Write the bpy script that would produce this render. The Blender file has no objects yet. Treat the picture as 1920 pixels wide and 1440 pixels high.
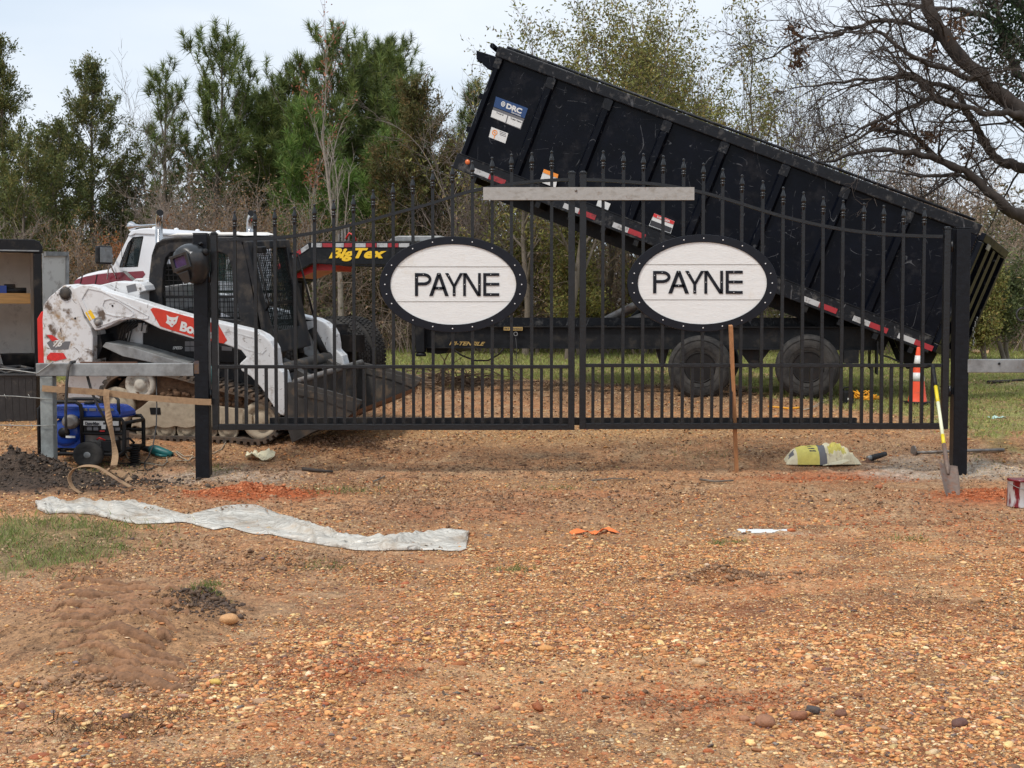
import bpy, bmesh, math, random
import numpy as np
from mathutils import Vector, Matrix, Euler
R_ = math.radians
scn = bpy.context.scene
C = scn.collection

# ------------------------------------------------------------------ camera
CAMZ, FPX, HZ = 1.525, 2600.0, 590.0
PITCH = math.atan((720 - HZ) / FPX)
cam_data = bpy.data.cameras.new("camera")
cam_data.sensor_width = 36.0
cam_data.lens = 36.0 * FPX / 1920.0
cam_data.clip_start = 0.1
cam_data.clip_end = 3000
cam = bpy.data.objects.new("camera", cam_data)
C.objects.link(cam)
cam.location = (0, 0, CAMZ)
cam.rotation_euler = (math.pi / 2 - PITCH, 0, 0)
scn.camera = cam
# ------------------------------------------------------------------ world
SUN_EL, SUN_AZ = 58.0, 222.0            # azimuth clockwise from +Y
world = bpy.data.worlds.new("World")
scn.world = world
world.use_nodes = True
wn, wl = world.node_tree.nodes, world.node_tree.links
wn.clear()
out = wn.new('ShaderNodeOutputWorld')
bg = wn.new('ShaderNodeBackground')
sky = wn.new('ShaderNodeTexSky')
sky.sky_type = 'NISHITA'
sky.sun_disc = False
sky.sun_elevation = R_(SUN_EL)
sky.sun_rotation = R_(SUN_AZ)
sky.air_density = 1.0
sky.dust_density = 3.0
tc = wn.new('ShaderNodeTexCoord')
mp = wn.new('ShaderNodeMapping')
mp.inputs['Scale'].default_value = (1.0, 1.0, 3.4)
nz = wn.new('ShaderNodeTexNoise')
nz.inputs['Scale'].default_value = 2.3
nz.inputs['Detail'].default_value = 5
nz.inputs['Roughness'].default_value = 0.5
cr = wn.new('ShaderNodeValToRGB')
cr.color_ramp.elements[0].position = 0.32
cr.color_ramp.elements[0].color = (5.1, 5.95, 6.95, 1)
cr.color_ramp.elements[1].position = 0.68
cr.color_ramp.elements[1].color = (6.9, 7.35, 7.9, 1)
mx = wn.new('ShaderNodeMix')
mx.data_type = 'RGBA'
mx.inputs[0].default_value = 0.90        # overcast: cloud over nearly all of the sky
wl.new(tc.outputs['Generated'], mp.inputs[0])
wl.new(mp.outputs[0], nz.inputs['Vector'])
wl.new(nz.outputs[0], cr.inputs[0])
wl.new(sky.outputs[0], mx.inputs[6])
wl.new(cr.outputs[0], mx.inputs[7])
wl.new(mx.outputs[2], bg.inputs[0])
bg.inputs[1].default_value = 0.092
wl.new(bg.outputs[0], out.inputs[0])
# ------------------------------------------------------------------ sun
sd = bpy.data.lights.new("sun", 'SUN')
sd.energy = 1.5
sd.angle = R_(10)
sd.color = (1.0, 0.94, 0.86)
sun = bpy.data.objects.new("sun", sd)
C.objects.link(sun)
az, el = R_(SUN_AZ), R_(SUN_EL)
sdir = Vector((math.sin(az) * math.cos(el), math.cos(az) * math.cos(el), math.sin(el)))
sun.rotation_euler = sdir.to_track_quat('Z', 'Y').to_euler()
sun.location = (0, 0, 30)
scn.view_settings.view_transform = 'Standard'
scn.view_settings.look = 'None'
scn.view_settings.exposure = 0.62
scn.view_settings.gamma = 1.0

# ------------------------------------------------------------------ pixel geometry (photo pixels, 1920x1440)
_f = Vector((0, math.cos(PITCH), -math.sin(PITCH)))
_u = Vector((0, math.sin(PITCH), math.cos(PITCH)))
def ray(px, py):
    return Vector((1, 0, 0)) * ((px - 960) / FPX) + _u * ((720 - py) / FPX) + _f
def at(px, py, d):
    r = ray(px, py)
    return Vector((0, 0, CAMZ)) + r * (d / r.y)
def proj(p):
    q = Vector(p) - Vector((0, 0, CAMZ))
    z = q.dot(_f)
    return 960 + FPX * q.x / z, 720 - FPX * q.dot(_u) / z

# ------------------------------------------------------------------ noise
def _hash(ix, iy, s):
    h = (ix.astype(np.int64) * 374761393 + iy.astype(np.int64) * 668265263 + s * 982451653) & 0x7fffffff
    h = ((h ^ (h >> 13)) * 1274126177) & 0x7fffffff
    h = h ^ (h >> 16)
    return (h & 0xffff) / 65535.0
def vnoise(x, y, s=0):
    x = np.asarray(x, float); y = np.asarray(y, float)
    ix, iy = np.floor(x), np.floor(y)
    fx, fy = x - ix, y - iy
    fx = fx * fx * (3 - 2 * fx); fy = fy * fy * (3 - 2 * fy)
    a = _hash(ix, iy, s); b = _hash(ix + 1, iy, s); c = _hash(ix, iy + 1, s); d = _hash(ix + 1, iy + 1, s)
    return (a + (b - a) * fx) * (1 - fy) + (c + (d - c) * fx) * fy - 0.5
def fbm(x, y, s=0, o=4, g=0.5):
    v, a, f = 0, 1.0, 1.0
    for i in range(o):
        v = v + a * vnoise(x * f + 13.7 * i, y * f - 7.1 * i, s + i); a *= g; f *= 2.03
    return v

# ------------------------------------------------------------------ ground height
_py = [0, 9, 12.9, 13.5, 14.3, 17.4, 30, 60, 2000]
_pz = [0, 0, 0.0, 0.08, 0.235, 0.47, 0.78, 0.85, 0.85]
def ell(x, y, cx, cy, rx, ry, p=2):
    q = ((x - cx) / rx) ** 2 + ((y - cy) / ry) ** 2
    return np.exp(-q ** (p / 2) * 1.2)
def flat_hit(px, py):
    d = 4.0
    while d < 60:
        p = at(px, py, d)
        if p.z <= np.interp(d, _py, _pz): return p
        d += 0.02
    return p
_fh = {}
def FH(px, py):
    if (px, py) not in _fh: _fh[(px, py)] = flat_hit(px, py)
    return _fh[(px, py)]
_soil = FH(95, 908); _clay = FH(475, 925); _tread = FH(235, 1180); _clay2 = FH(1865, 930)
_red3 = FH(640, 1260); _lumpA = FH(560, 1050); _lumpB = FH(1350, 1080)
def masks(x, y):
    m = {}
    n1 = fbm(x * 1.1, y * 1.1, 5, 4); n2 = fbm(x * 4, y * 4, 9, 3)
    w = 1 + 0.9 * n1 + 0.5 * n2
    m['soil'] = np.clip(ell(x, y, _soil.x - 0.15, _soil.y + 0.05, 1.05, 0.75, 4) * 1.5 * w, 0, 1)
    m['clay'] = np.clip(ell(x, y, _clay.x, _clay.y, 0.62, 0.42, 3) * 1.6 * w, 0, 1) \
        + np.clip(ell(x, y, _clay2.x + .1, _clay2.y - .1, 0.75, 0.5, 3) * 1.1 * w, 0, 1)
    for (px, py, rx, ry, k) in ((1560, 897, .8, .3, .55), (640, 1265, .38, .35, .6), (1330, 1320, .5, .3, .6),
                                (900, 960, 1.0, .5, .35), (1450, 1150, 1.3, .35, .4), (1250, 1100, .9, .4, .3),
                                (1050, 930, .8, .3, .35)):
        c = FH(px, py)
        m['clay'] = np.maximum(m['clay'], np.clip(ell(x, y, c.x, c.y, rx, ry) * k * 1.5 * w, 0, k))
    m['tread'] = np.clip(ell(x, y, _tread.x, _tread.y, 0.62, 0.85, 4) * 1.5 * w, 0, 1)
    g = FH(40, 1020)
    m['grassnear'] = np.clip(ell(x, y, g.x - .3, g.y, 0.95, 1.15, 4) * 1.6 * (1 + 1.2 * n1 + .5 * n2), 0, 1)
    m['dust'] = 0
    for (px, py, rx, ry, k) in ((440, 895, .75, .38, 1.0), (1790, 884, .75, .5, .95), (1400, 1000, .5, .12, .5),
                                (130, 1390, .5, .25, .12)):
        c = FH(px, py)
        m['dust'] = np.maximum(m['dust'], np.clip(ell(x, y, c.x, c.y, rx, ry) * k * 1.5 * w, 0, k))
    edge = 20.6 + 2.4 * fbm(x * .5, y * .5, 3, 3)
    edge = np.where(x > 3.2, np.minimum(edge, 13.9 + 4.5 * np.clip((5.0 - x) / 1.8, 0, 1) + 1.5 * fbm(x * 1.5, y * 1.5, 6, 3)), edge)
    m['lawn'] = np.clip((y - edge) * 0.9 + n1 * 1.4 + 0.3, 0, 1)
    b = FH(120, 1100)
    brown = np.clip((y - 8.8 + 0.55 * x * 0 + 2.6 * fbm(x * .45, y * .8, 21, 3)) * 0.55, 0, 1) * 0.75
    brown = np.maximum(brown, np.clip(ell(x, y, b.x + .4, b.y + .2, 1.7, 1.9, 4) * 1.4 * w, 0, 0.95))
    b = FH(330, 1045)
    brown = np.maximum(brown, np.clip(ell(x, y, b.x, b.y, 2.0, 1.1, 4) * 1.3 * w, 0, 0.95))
    m['brown'] = np.clip(brown, 0, 1)
    g2 = np.clip(ell(x, y, 0.0, 15.0, 3.4, .8, 3) * 1.3 * w, 0, 1) + np.clip(ell(x, y, -6.5, 14.9, 1.6, 1.0, 3) * 1.3, 0, 1)
    m['gravel2'] = np.clip(g2, 0, 1)
    m['mudband'] = np.clip((y - 16.2 + 1.5 * n1) * .8, 0, 1) * (1 - m['lawn']) * (.55 + n1)
    return m
def gheight(x, y):
    x = np.asarray(x, float); y = np.asarray(y, float)
    z = np.interp(y, _py, _pz)
    near = np.clip((40 - y) / 20, 0, 1)
    z = z + near * (0.05 * fbm(x * .35, y * .35, 1, 3) + 0.030 * fbm(x * 2.2, y * 2.2, 2, 4) + 0.022 * fbm(x * 9, y * 11, 4, 3)
                  + 0.03 * np.clip(fbm(x * .9, y * 1.6, 14, 3) + .15, 0, 1) * np.abs(fbm(x * 5, y * 8, 15, 4)))
    m1 = ell(x, y, _soil.x - .35, _soil.y - .02, 0.62, 0.42)
    z = z + m1 * (0.25 + 0.24 * fbm(x * 5, y * 5, 31, 4) + .09 * np.abs(fbm(x * 16, y * 16, 36, 3)))
    m2 = ell(x, y, _clay.x, _clay.y, 0.5, 0.32)
    z = z + m2 * (0.10 + 0.08 * fbm(x * 7, y * 7, 33, 4))
    m3 = ell(x, y, _clay2.x, _clay2.y, 0.5, 0.3)
    z = z + m3 * (0.04 + 0.04 * fbm(x * 7, y * 7, 34, 3))
    m4 = ell(x, y, _tread.x, _tread.y, 0.5, 0.75, 4)
    dx, dy = x - (_tread.x - .25), y - (_tread.y - 1.9)
    rr = np.sqrt(dx * dx * .55 + dy * dy)
    rid = 1 - np.mod(rr / 0.20 + .55 * fbm(x * 1.7, y * 1.7, 8, 2) + .16 * fbm(x * 8, y * 8, 18, 2), 1.0)
    z = z + m4 * (0.10 + 0.02 * (rid - .5) * (.9 + fbm(x * 3, y * 3, 77, 2) * 1.2) + 0.03 * fbm(x * 6, y * 6, 41, 4))
    c = (_lumpA, _lumpB)
    for (cc, rx, ry, h) in ((FH(500, 1050), .5, .25, .05), (FH(700, 1075), .35, .15, .04), (FH(1350, 1080), .3, .12, .05),
                            (FH(650, 1285), .35, .3, .03), (FH(230, 1370), .45, .16, .03), (FH(620, 838), .6, .25, .06),
                            (FH(380, 1150), .2, .2, .06), (FH(1400, 1340), .4, .12, .02)):
        z = z + ell(x, y, cc.x, cc.y, rx, ry) * (h + h * 1.2 * fbm(x * 9, y * 9, 55, 3))
    return z
def gz(x, y): return float(gheight(np.array([x]), np.array([y]))[0])
def ghit(px, py, d0=4.0):
    r = ray(px, py); lo, hi, st = d0, 60.0, .3
    for _ in range(3):
        ds = np.arange(lo, hi, st); k = ds / r.y; X, Z = r.x * k, CAMZ + r.z * k
        i = int(np.argmax(Z <= gheight(X, ds))); lo, hi, st = float(ds[max(i - 1, 0)]), float(ds[i]) + 1e-4, st / 15
    return Vector((float(X[i]), float(ds[i]), float(Z[i])))

# ------------------------------------------------------------------ materials
def mat(name, col, rough=0.6, metal=0.0, var=0.0, scale=8.0, col2=None, mix=(0.45, 0.62), bump=0.0, bscale=60.0,
        scr=0.0, scrcol=(.10, .10, .105), dirt=None, dscale=3.0, dmix=(0.5, 0.7), spec=0.5, attr=None, trans=0.0, streak=None, emit=None, alpha=None, sub=0):
    m = bpy.data.materials.new(name); m.use_nodes = True
    n, l = m.node_tree.nodes, m.node_tree.links
    b = n['Principled BSDF']
    b.inputs['Roughness'].default_value = rough
    b.inputs['Metallic'].default_value = metal
    b.inputs['Specular IOR Level'].default_value = spec
    tc = n.new('ShaderNodeTexCoord')
    src = tc.outputs['Object']
    if streak:
        mpn = n.new('ShaderNodeMapping'); mpn.inputs['Scale'].default_value = streak
        l.new(src, mpn.inputs[0]); ssrc = mpn.outputs[0]
    else: ssrc = src
    if attr:
        a = n.new('ShaderNodeAttribute'); a.attribute_name = attr; cur = a.outputs['Color']
    else:
        a = n.new('ShaderNodeRGB'); a.outputs[0].default_value = (*col, 1); cur = a.outputs[0]
    def noise(sc, det=5, s=None, rg=0.6):
        t = n.new('ShaderNodeTexNoise'); t.inputs['Scale'].default_value = sc; t.inputs['Detail'].default_value = det
        t.inputs['Roughness'].default_value = rg
        l.new(s or ssrc, t.inputs['Vector']); return t.outputs[0]
    def rng(v, a0, a1, b0=0.0, b1=1.0):
        t = n.new('ShaderNodeMapRange'); l.new(v, t.inputs[0])
        t.inputs[1].default_value, t.inputs[2].default_value, t.inputs[3].default_value, t.inputs[4].default_value = a0, a1, b0, b1
        return t.outputs[0]
    def mixc(f, c1, c2, mode='MIX'):
        t = n.new('ShaderNodeMix'); t.data_type = 'RGBA'; t.blend_type = mode
        if isinstance(f, float): t.inputs[0].default_value = f
        else: l.new(f, t.inputs[0])
        l.new(c1, t.inputs[6])
        if isinstance(c2, tuple): t.inputs[7].default_value = (*c2, 1)
        else: l.new(c2, t.inputs[7])
        return t.outputs[2]
    rsrc = None
    if col2: cur = mixc(rng(noise(scale), *mix), cur, col2)
    if var > 0:
        t = n.new('ShaderNodeMix'); t.data_type = 'RGBA'; t.blend_type = 'MULTIPLY'; t.inputs[0].default_value = 1.0
        v = rng(noise(scale * 2.3), 0.25, 0.75, 1 - var, 1 + var)
        cc = n.new('ShaderNodeCombineColor')
        for i in range(3): l.new(v, cc.inputs[i])
        l.new(cur, t.inputs[6]); l.new(cc.outputs[0], t.inputs[7]); cur = t.outputs[2]
    if dirt:
        f = rng(noise(dscale, 8, src, 0.7), *dmix)
        cur = mixc(f, cur, dirt)
        l.new(rng(f, 0, 1, rough, 0.9), b.inputs['Roughness'])
    if scr > 0:                                   # thin curved scratches: narrow level bands of stretched noise
        for (sc, stx, wd) in ((2.2, (1, 1, .35), .0016 * scr), (3.7, (.35, 1, 1), .0013 * scr), (7.0, (.6, 1, .5), .0014 * scr)):
            mm = n.new('ShaderNodeMapping'); mm.inputs['Scale'].default_value = stx; l.new(src, mm.inputs[0])
            v = noise(sc, 1, mm.outputs[0], .4)
            d1 = n.new('ShaderNodeMath'); d1.operation = 'COMPARE'; l.new(v, d1.inputs[0]); d1.inputs[1].default_value = .47 + .013 * sc; d1.inputs[2].default_value = wd
            d2 = n.new('ShaderNodeMath'); d2.operation = 'MULTIPLY'; l.new(d1.outputs[0], d2.inputs[0]); l.new(rng(noise(sc * 2.6, 3, src, .6), .52, .62), d2.inputs[1])
            cur = mixc(d2.outputs[0], cur, scrcol)
    l.new(cur, b.inputs['Base Color'])
    if bump > 0:
        bn = n.new('ShaderNodeBump'); bn.inputs['Strength'].default_value = bump; bn.inputs['Distance'].default_value = 0.01
        l.new(noise(bscale, 4, ssrc), bn.inputs['Height']); l.new(bn.outputs[0], b.inputs['Normal'])
    if trans > 0:
        tr = n.new('ShaderNodeBsdfTranslucent'); ms = n.new('ShaderNodeMixShader'); ms.inputs[0].default_value = trans
        l.new(cur, tr.inputs[0]); l.new(b.outputs[0], ms.inputs[1]); l.new(tr.outputs[0], ms.inputs[2])
        l.new(ms.outputs[0], n['Material Output'].inputs['Surface'])
    if alpha is not None:
        b.inputs['Alpha'].default_value = alpha
    return m
def glass(name, col, alpha):
    m = mat(name, col, 0.06, alpha=alpha, spec=0.6); return m

M = {}
M['gate'] = mat('gate_black_paint', (.007, .0075, .009), .30, var=.4, scale=5, bump=.25, bscale=40, dirt=(.05, .045, .042), dscale=14, dmix=(.62, .8), spec=.5)
M['post'] = mat('post_black_paint', (.006, .007, .010), .36, var=.4, scale=6, bump=.3, bscale=24, dirt=(.05, .043, .036), dscale=9, dmix=(.64, .8), spec=.25)
M['boxblk'] = mat('dump_box_paint', (.0022, .003, .0065), .32, var=.4, scale=2, bump=.35, bscale=5, dirt=(.026, .026, .030), dscale=3.4, dmix=(.54, .88), spec=.13, scr=1.6, scrcol=(.075, .078, .085))
M['boxrail'] = mat('dump_box_rail_paint', (.007, .008, .011), .40, var=.4, scale=4, bump=.3, bscale=20, dirt=(.11, .105, .10), dscale=7, dmix=(.54, .72), spec=.25, scr=2.5)
M['frameblk'] = mat('trailer_frame_paint', (.010, .011, .013), .5, var=.4, scale=4, bump=.2, bscale=20, dirt=(.055, .048, .04), dscale=5, dmix=(.52, .75), spec=.22)
M['blk'] = mat('black_plastic', (.010, .010, .011), .5, spec=.25, var=.3, scale=10, dirt=(.08, .065, .05), dscale=6, dmix=(.55, .75))
M['blkdusty'] = mat('black_steel_dusty', (.018, .019, .022), .5, spec=.28, var=.3, scale=5, dirt=(.11, .09, .07), dscale=5, dmix=(.48, .72))
M['white'] = mat('loader_white_paint', (.70, .705, .71), .36, var=.08, scale=3, scr=2.2, scrcol=(.12, .09, .07), dirt=(.20, .14, .09), dscale=6.5, dmix=(.54, .74))
M['whitemud'] = mat('loader_white_scraped', (.68, .685, .69), .42, scr=4, scrcol=(.10, .07, .05), col2=(.13, .09, .065), scale=7, mix=(.55, .66), dirt=(.33, .22, .12), dscale=7.5, dmix=(.51, .66))
M['twhite'] = mat('truck_white_paint', (.76, .77, .80), .22, var=.04, scale=3, dirt=(.4, .35, .28), dscale=5, dmix=(.62, .8))
M['tred'] = mat('truck_maroon_paint', (.19, .012, .03), .28, var=.2, scale=4, dirt=(.3, .1, .1), dscale=8, dmix=(.6, .8))
M['red'] = mat('red_plastic', (.62, .025, .02), .4, var=.15, scale=5)
M['orange'] = mat('orange_cone', (.85, .09, .03), .5, var=.12, scale=9, dirt=(.35, .12, .07), dscale=14, dmix=(.56, .75))
M['galv'] = mat('galvanised_steel', (.30, .31, .31), .5, .35, var=.25, scale=6, col2=(.19, .19, .185), mix=(.4, .66), dirt=(.17, .12, .08), dscale=5, dmix=(.58, .74))
M['galvpost'] = mat('galvanised_post', (.27, .29, .28), .6, .2, var=.25, scale=9, col2=(.2, .21, .2), dirt=(.14, .11, .08), dscale=4, dmix=(.58, .8))
M['bar'] = mat('mill_steel_bar', (.40, .385, .36), .5, .2, var=.12, scale=14, streak=(1, 1, 2), col2=(.27, .24, .20), mix=(.5, .8), dirt=(.16, .08, .05), dscale=16, dmix=(.62, .75))
M['chrome'] = mat('chrome', (.5, .5, .51), .22, 1.0, var=.3, scale=9)
M['steel'] = mat('worn_steel', (.24, .225, .21), .5, .5, var=.3, scale=7, dirt=(.15, .09, .06), dscale=6, dmix=(.5, .7))
M['bucket'] = mat('bucket_steel', (.075, .068, .062), .65, .1, col2=(.04, .036, .033), scale=3.2, mix=(.42, .6), dirt=(.17, .12, .08), dscale=6.0, dmix=(.52, .66), bump=.4, bscale=14)
M['edge'] = mat('cutting_edge', (.13, .06, .035), .6, .2, var=.3, scale=10)
M['tyre'] = mat('tyre_rubber', (.022, .021, .021), .75, var=.3, scale=8, spec=.3, dirt=(.085, .078, .07), dscale=5, dmix=(.42, .75), bump=.3, bscale=30)
M['tread'] = mat('rubber_track', (.05, .045, .04), .85, var=.3, scale=8, dirt=(.17, .11, .07), dscale=5, dmix=(.4, .62), bump=.4, bscale=20)
M['mudtan'] = mat('dried_mud_on_frame', (.40, .33, .24), .9, var=.2, scale=5, dirt=(.14, .08, .05), dscale=5, dmix=(.56, .72), bump=.5, bscale=25)
M['hub'] = mat('mud_hub', (.55, .50, .42), .8, var=.2, scale=7, dirt=(.15, .08, .05), dscale=8, dmix=(.5, .66))
M['mud'] = mat('clotted_mud', (.12, .065, .035), .95, var=.5, scale=9, bump=.9, bscale=25)
M['rim'] = mat('dark_wheel_rim', (.012, .011, .011), .5, .1, var=.3, dirt=(.035, .024, .02), dscale=8, dmix=(.52, .72), spec=.3)
M['signw'] = mat('white_sign_board', (.83, .83, .81), .55, var=.06, scale=3, streak=(1, 1, 14), bump=.5, bscale=22, dirt=(.66, .58, .45), dscale=2.6, dmix=(.58, .85))
M['signb'] = mat('sign_black', (.005, .006, .011), .30, spec=.3, var=.3, scale=8, bump=.1, bscale=20)
M['screw'] = mat('screw_white', (.8, .8, .8), .3)
M['seam'] = mat('board_seam', (.22, .19, .16), .8)
M['decw'] = mat('sticker_white', (.68, .68, .66), .4, var=.08, scale=20)
M['decb'] = mat('sticker_blue', (.012, .05, .16), .4, var=.1, scale=12)
M['deco'] = mat('sticker_orange', (.85, .28, .03), .4)
M['decr'] = mat('sticker_red', (.62, .03, .03), .35, var=.25, scale=15, dirt=(.3, .05, .03), dscale=14, dmix=(.6, .75))
M['decred2'] = mat('arm_red_decal', (.60, .045, .025), .35, var=.12, scale=9, dirt=(.12, .05, .04), dscale=7, dmix=(.63, .72))
M['tapew'] = mat('worn_tape_white', (.48, .48, .48), .45, dirt=(.10, .09, .08), dscale=11, dmix=(.5, .68))
M['taper'] = mat('worn_tape_red', (.36, .02, .028), .45, dirt=(.06, .03, .03), dscale=11, dmix=(.5, .7))
M['decg'] = mat('sticker_grey', (.14, .14, .15), .5)
M['decy'] = mat('lettering_yellow', (.9, .55, .02), .4, var=.08, scale=9)
M['gold'] = mat('lettering_gold', (.42, .28, .09), .45)
M['darktext'] = mat('lettering_dark', (.03, .03, .035), .5)
M['wood'] = mat('plywood_shelf', (.52, .28, .09), .6, var=.2, scale=3, streak=(1, 1, 8), dirt=(.25, .15, .06), dscale=6, dmix=(.55, .75))
M['stake'] = mat('stake_wood', (.42, .20, .085), .7, var=.25, scale=4, streak=(8, 8, 1), dirt=(.25, .13, .07), dscale=8, dmix=(.55, .75))
M['tank'] = mat('blue_enamel', (.01, .052, .31), .25, var=.12, scale=5, dirt=(.06, .08, .15), dscale=8, dmix=(.6, .8))
M['teal'] = mat('teal_tool', (.012, .13, .13), .4, var=.2, scale=12, dirt=(.15, .12, .08), dscale=20, dmix=(.58, .75))
M['strap'] = mat('tan_webbing', (.34, .215, .12), .85, var=.18, scale=14, dirt=(.15, .08, .05), dscale=7, dmix=(.52, .72), bump=.3, bscale=200)
M['cable'] = mat('black_cable', (.03, .03, .032), .55, dirt=(.12, .1, .08), dscale=10, dmix=(.5, .7))
M['wire'] = mat('grey_wire', (.33, .33, .31), .5, .3, var=.3)
M['cord'] = mat('pale_cord', (.36, .30, .22), .7)
M['yrope'] = mat('yellow_rope', (.80, .36, .02), .6, var=.2, scale=20)
M['plastic'] = mat('milky_plastic_sheet', (.82, .79, .72), .25, trans=.28, dirt=(.50, .37, .24), dscale=3.5, dmix=(.50, .74), bump=.5, bscale=9)
for _n in M['plastic'].node_tree.nodes:
    if _n.type == 'BUMP': _n.inputs['Distance'].default_value = .03
def _creases(m):
    n, l = m.node_tree.nodes, m.node_tree.links; b = n['Principled BSDF']
    tc = n.new('ShaderNodeTexCoord'); mp_ = n.new('ShaderNodeMapping'); mp_.inputs['Scale'].default_value = (.55, 1.3, 1); mp_.inputs['Rotation'].default_value = (0, 0, .25)
    nn = n.new('ShaderNodeTexNoise'); nn.inputs['Scale'].default_value = 3.0; nn.inputs['Detail'].default_value = 3
    ad = n.new('ShaderNodeVectorMath'); ad.operation = 'MULTIPLY_ADD'; ad.inputs[1].default_value = (.35, .35, .35)
    l.new(tc.outputs['Object'], mp_.inputs[0]); l.new(mp_.outputs[0], nn.inputs['Vector']); l.new(nn.outputs['Color'], ad.inputs[0]); l.new(mp_.outputs[0], ad.inputs[2])
    vo = n.new('ShaderNodeTexVoronoi'); vo.feature = 'DISTANCE_TO_EDGE'; vo.inputs['Scale'].default_value = 11.0; l.new(ad.outputs[0], vo.inputs['Vector'])
    bp = n.new('ShaderNodeBump'); bp.inputs['Strength'].default_value = .8; bp.inputs['Distance'].default_value = .045
    l.new(vo.outputs['Distance'], bp.inputs['Height'])
    for q in n:
        if q.type == 'BUMP' and q != bp: l.new(q.outputs[0], bp.inputs['Normal'])
    l.new(bp.outputs[0], b.inputs['Normal'])
    mr = n.new('ShaderNodeMapRange'); l.new(nn.outputs[0], mr.inputs[0])
    for i, v in enumerate((.38, .62, .66, 1.0)): mr.inputs[i + 1].default_value = v
    l.new(mr.outputs[0], b.inputs['Alpha'])
_creases(M['plastic'])
M['bag'] = mat('paper_bag', (.74, .67, .46), .65, var=.1, scale=8, dirt=(.3, .19, .1), dscale=9, dmix=(.56, .72), bump=.6, bscale=14)
M['bagy'] = mat('bag_yellow', (.66, .58, .13), .55, var=.12, scale=10, dirt=(.3, .2, .05), dscale=9, dmix=(.58, .75), bump=.5, bscale=14)
M['fgw'] = mat('handle_pale', (.78, .80, .55), .45, var=.1, scale=12)
M['fgy'] = mat('handle_yellow', (.80, .62, .02), .4, var=.1)
M['blade'] = mat('shovel_blade', (.17, .12, .095), .6, .3, var=.25, scale=14, dirt=(.22, .1, .06), dscale=14, dmix=(.5, .7))
M['can'] = mat('paint_can', (.50, .47, .46), .35, .3, col2=(.17, .008, .012), scale=9, mix=(.44, .5), streak=(1, 1, .25))
M['rag'] = mat('orange_rag', (.85, .20, .05), .8, var=.2, scale=12)
M['teri'] = mat('trailer_inner_white', (.78, .75, .70), .7, var=.1, scale=3, dirt=(.25, .22, .19), dscale=4, dmix=(.55, .8))
M['door'] = mat('weathered_white_door', (.55, .54, .50), .55, dirt=(.22, .19, .16), dscale=5, dmix=(.54, .7), streak=(1, 1, .3))
M['tote'] = mat('black_tote', (.03, .03, .032), .5, var=.3, dirt=(.12, .1, .08), dscale=8, dmix=(.55, .75))
M['stone'] = mat('stone_tan', (.5, .3, .14), .7, attr='Col', var=.25, scale=30, bump=.5, bscale=70)
M['peb'] = mat('gravel_pebbles', (.5, .3, .14), .68, attr='Col', var=.28, scale=45, bump=.4, bscale=120, spec=.35)
M['rutmud'] = mat('rutted_mud', (.2, .12, .06), .9, attr='Col', var=.45, scale=14, bump=1.0, bscale=45)
M['leafbed'] = mat('dry_leaf_litter', (.2, .12, .06), .9, attr='Col')
M['grass'] = mat('grass_blades', (.1, .2, .04), .7, attr='Col', trans=.35)
M['leaf'] = mat('foliage', (.1, .2, .04), .65, attr='Col', trans=.35, spec=.3)
M['needle'] = mat('pine_needles', (.05, .1, .03), .6, attr='Col', trans=.2, spec=.3)
M['bark'] = mat('bark_grey', (.17, .14, .11), .95, var=.35, scale=6, streak=(1, 1, .25), bump=.6, bscale=30)
M['barkdark'] = mat('bark_dark', (.05, .04, .034), .95, var=.4, scale=5, streak=(1, 1, .3), bump=.9, bscale=22)
M['barkpale'] = mat('bark_pale', (.30, .26, .22), .95, var=.3, scale=7, bump=.4)
M['twig'] = mat('twigs', (.13, .095, .072), .95, attr='Col')
M['sglass'] = glass('tinted_glass', (.05, .10, .09), .16)
M['tglass'] = glass('truck_glass', (.03, .045, .05), .35)
M['amber'] = mat('amber_lens', (.7, .16, .04), .25)
M['helmet'] = mat('helmet_plastic', (.022, .023, .025), .32, var=.3, scale=12, dirt=(.08, .07, .06), dscale=12, dmix=(.55, .78))
M['lens'] = mat('helmet_lens', (.05, .03, .10), .12, var=.3, scale=9)
M['heat'] = mat('heat_tinted_steel', (.16, .09, .045), .5, .3, col2=(.05, .06, .09), scale=9, mix=(.4, .6))

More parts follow.
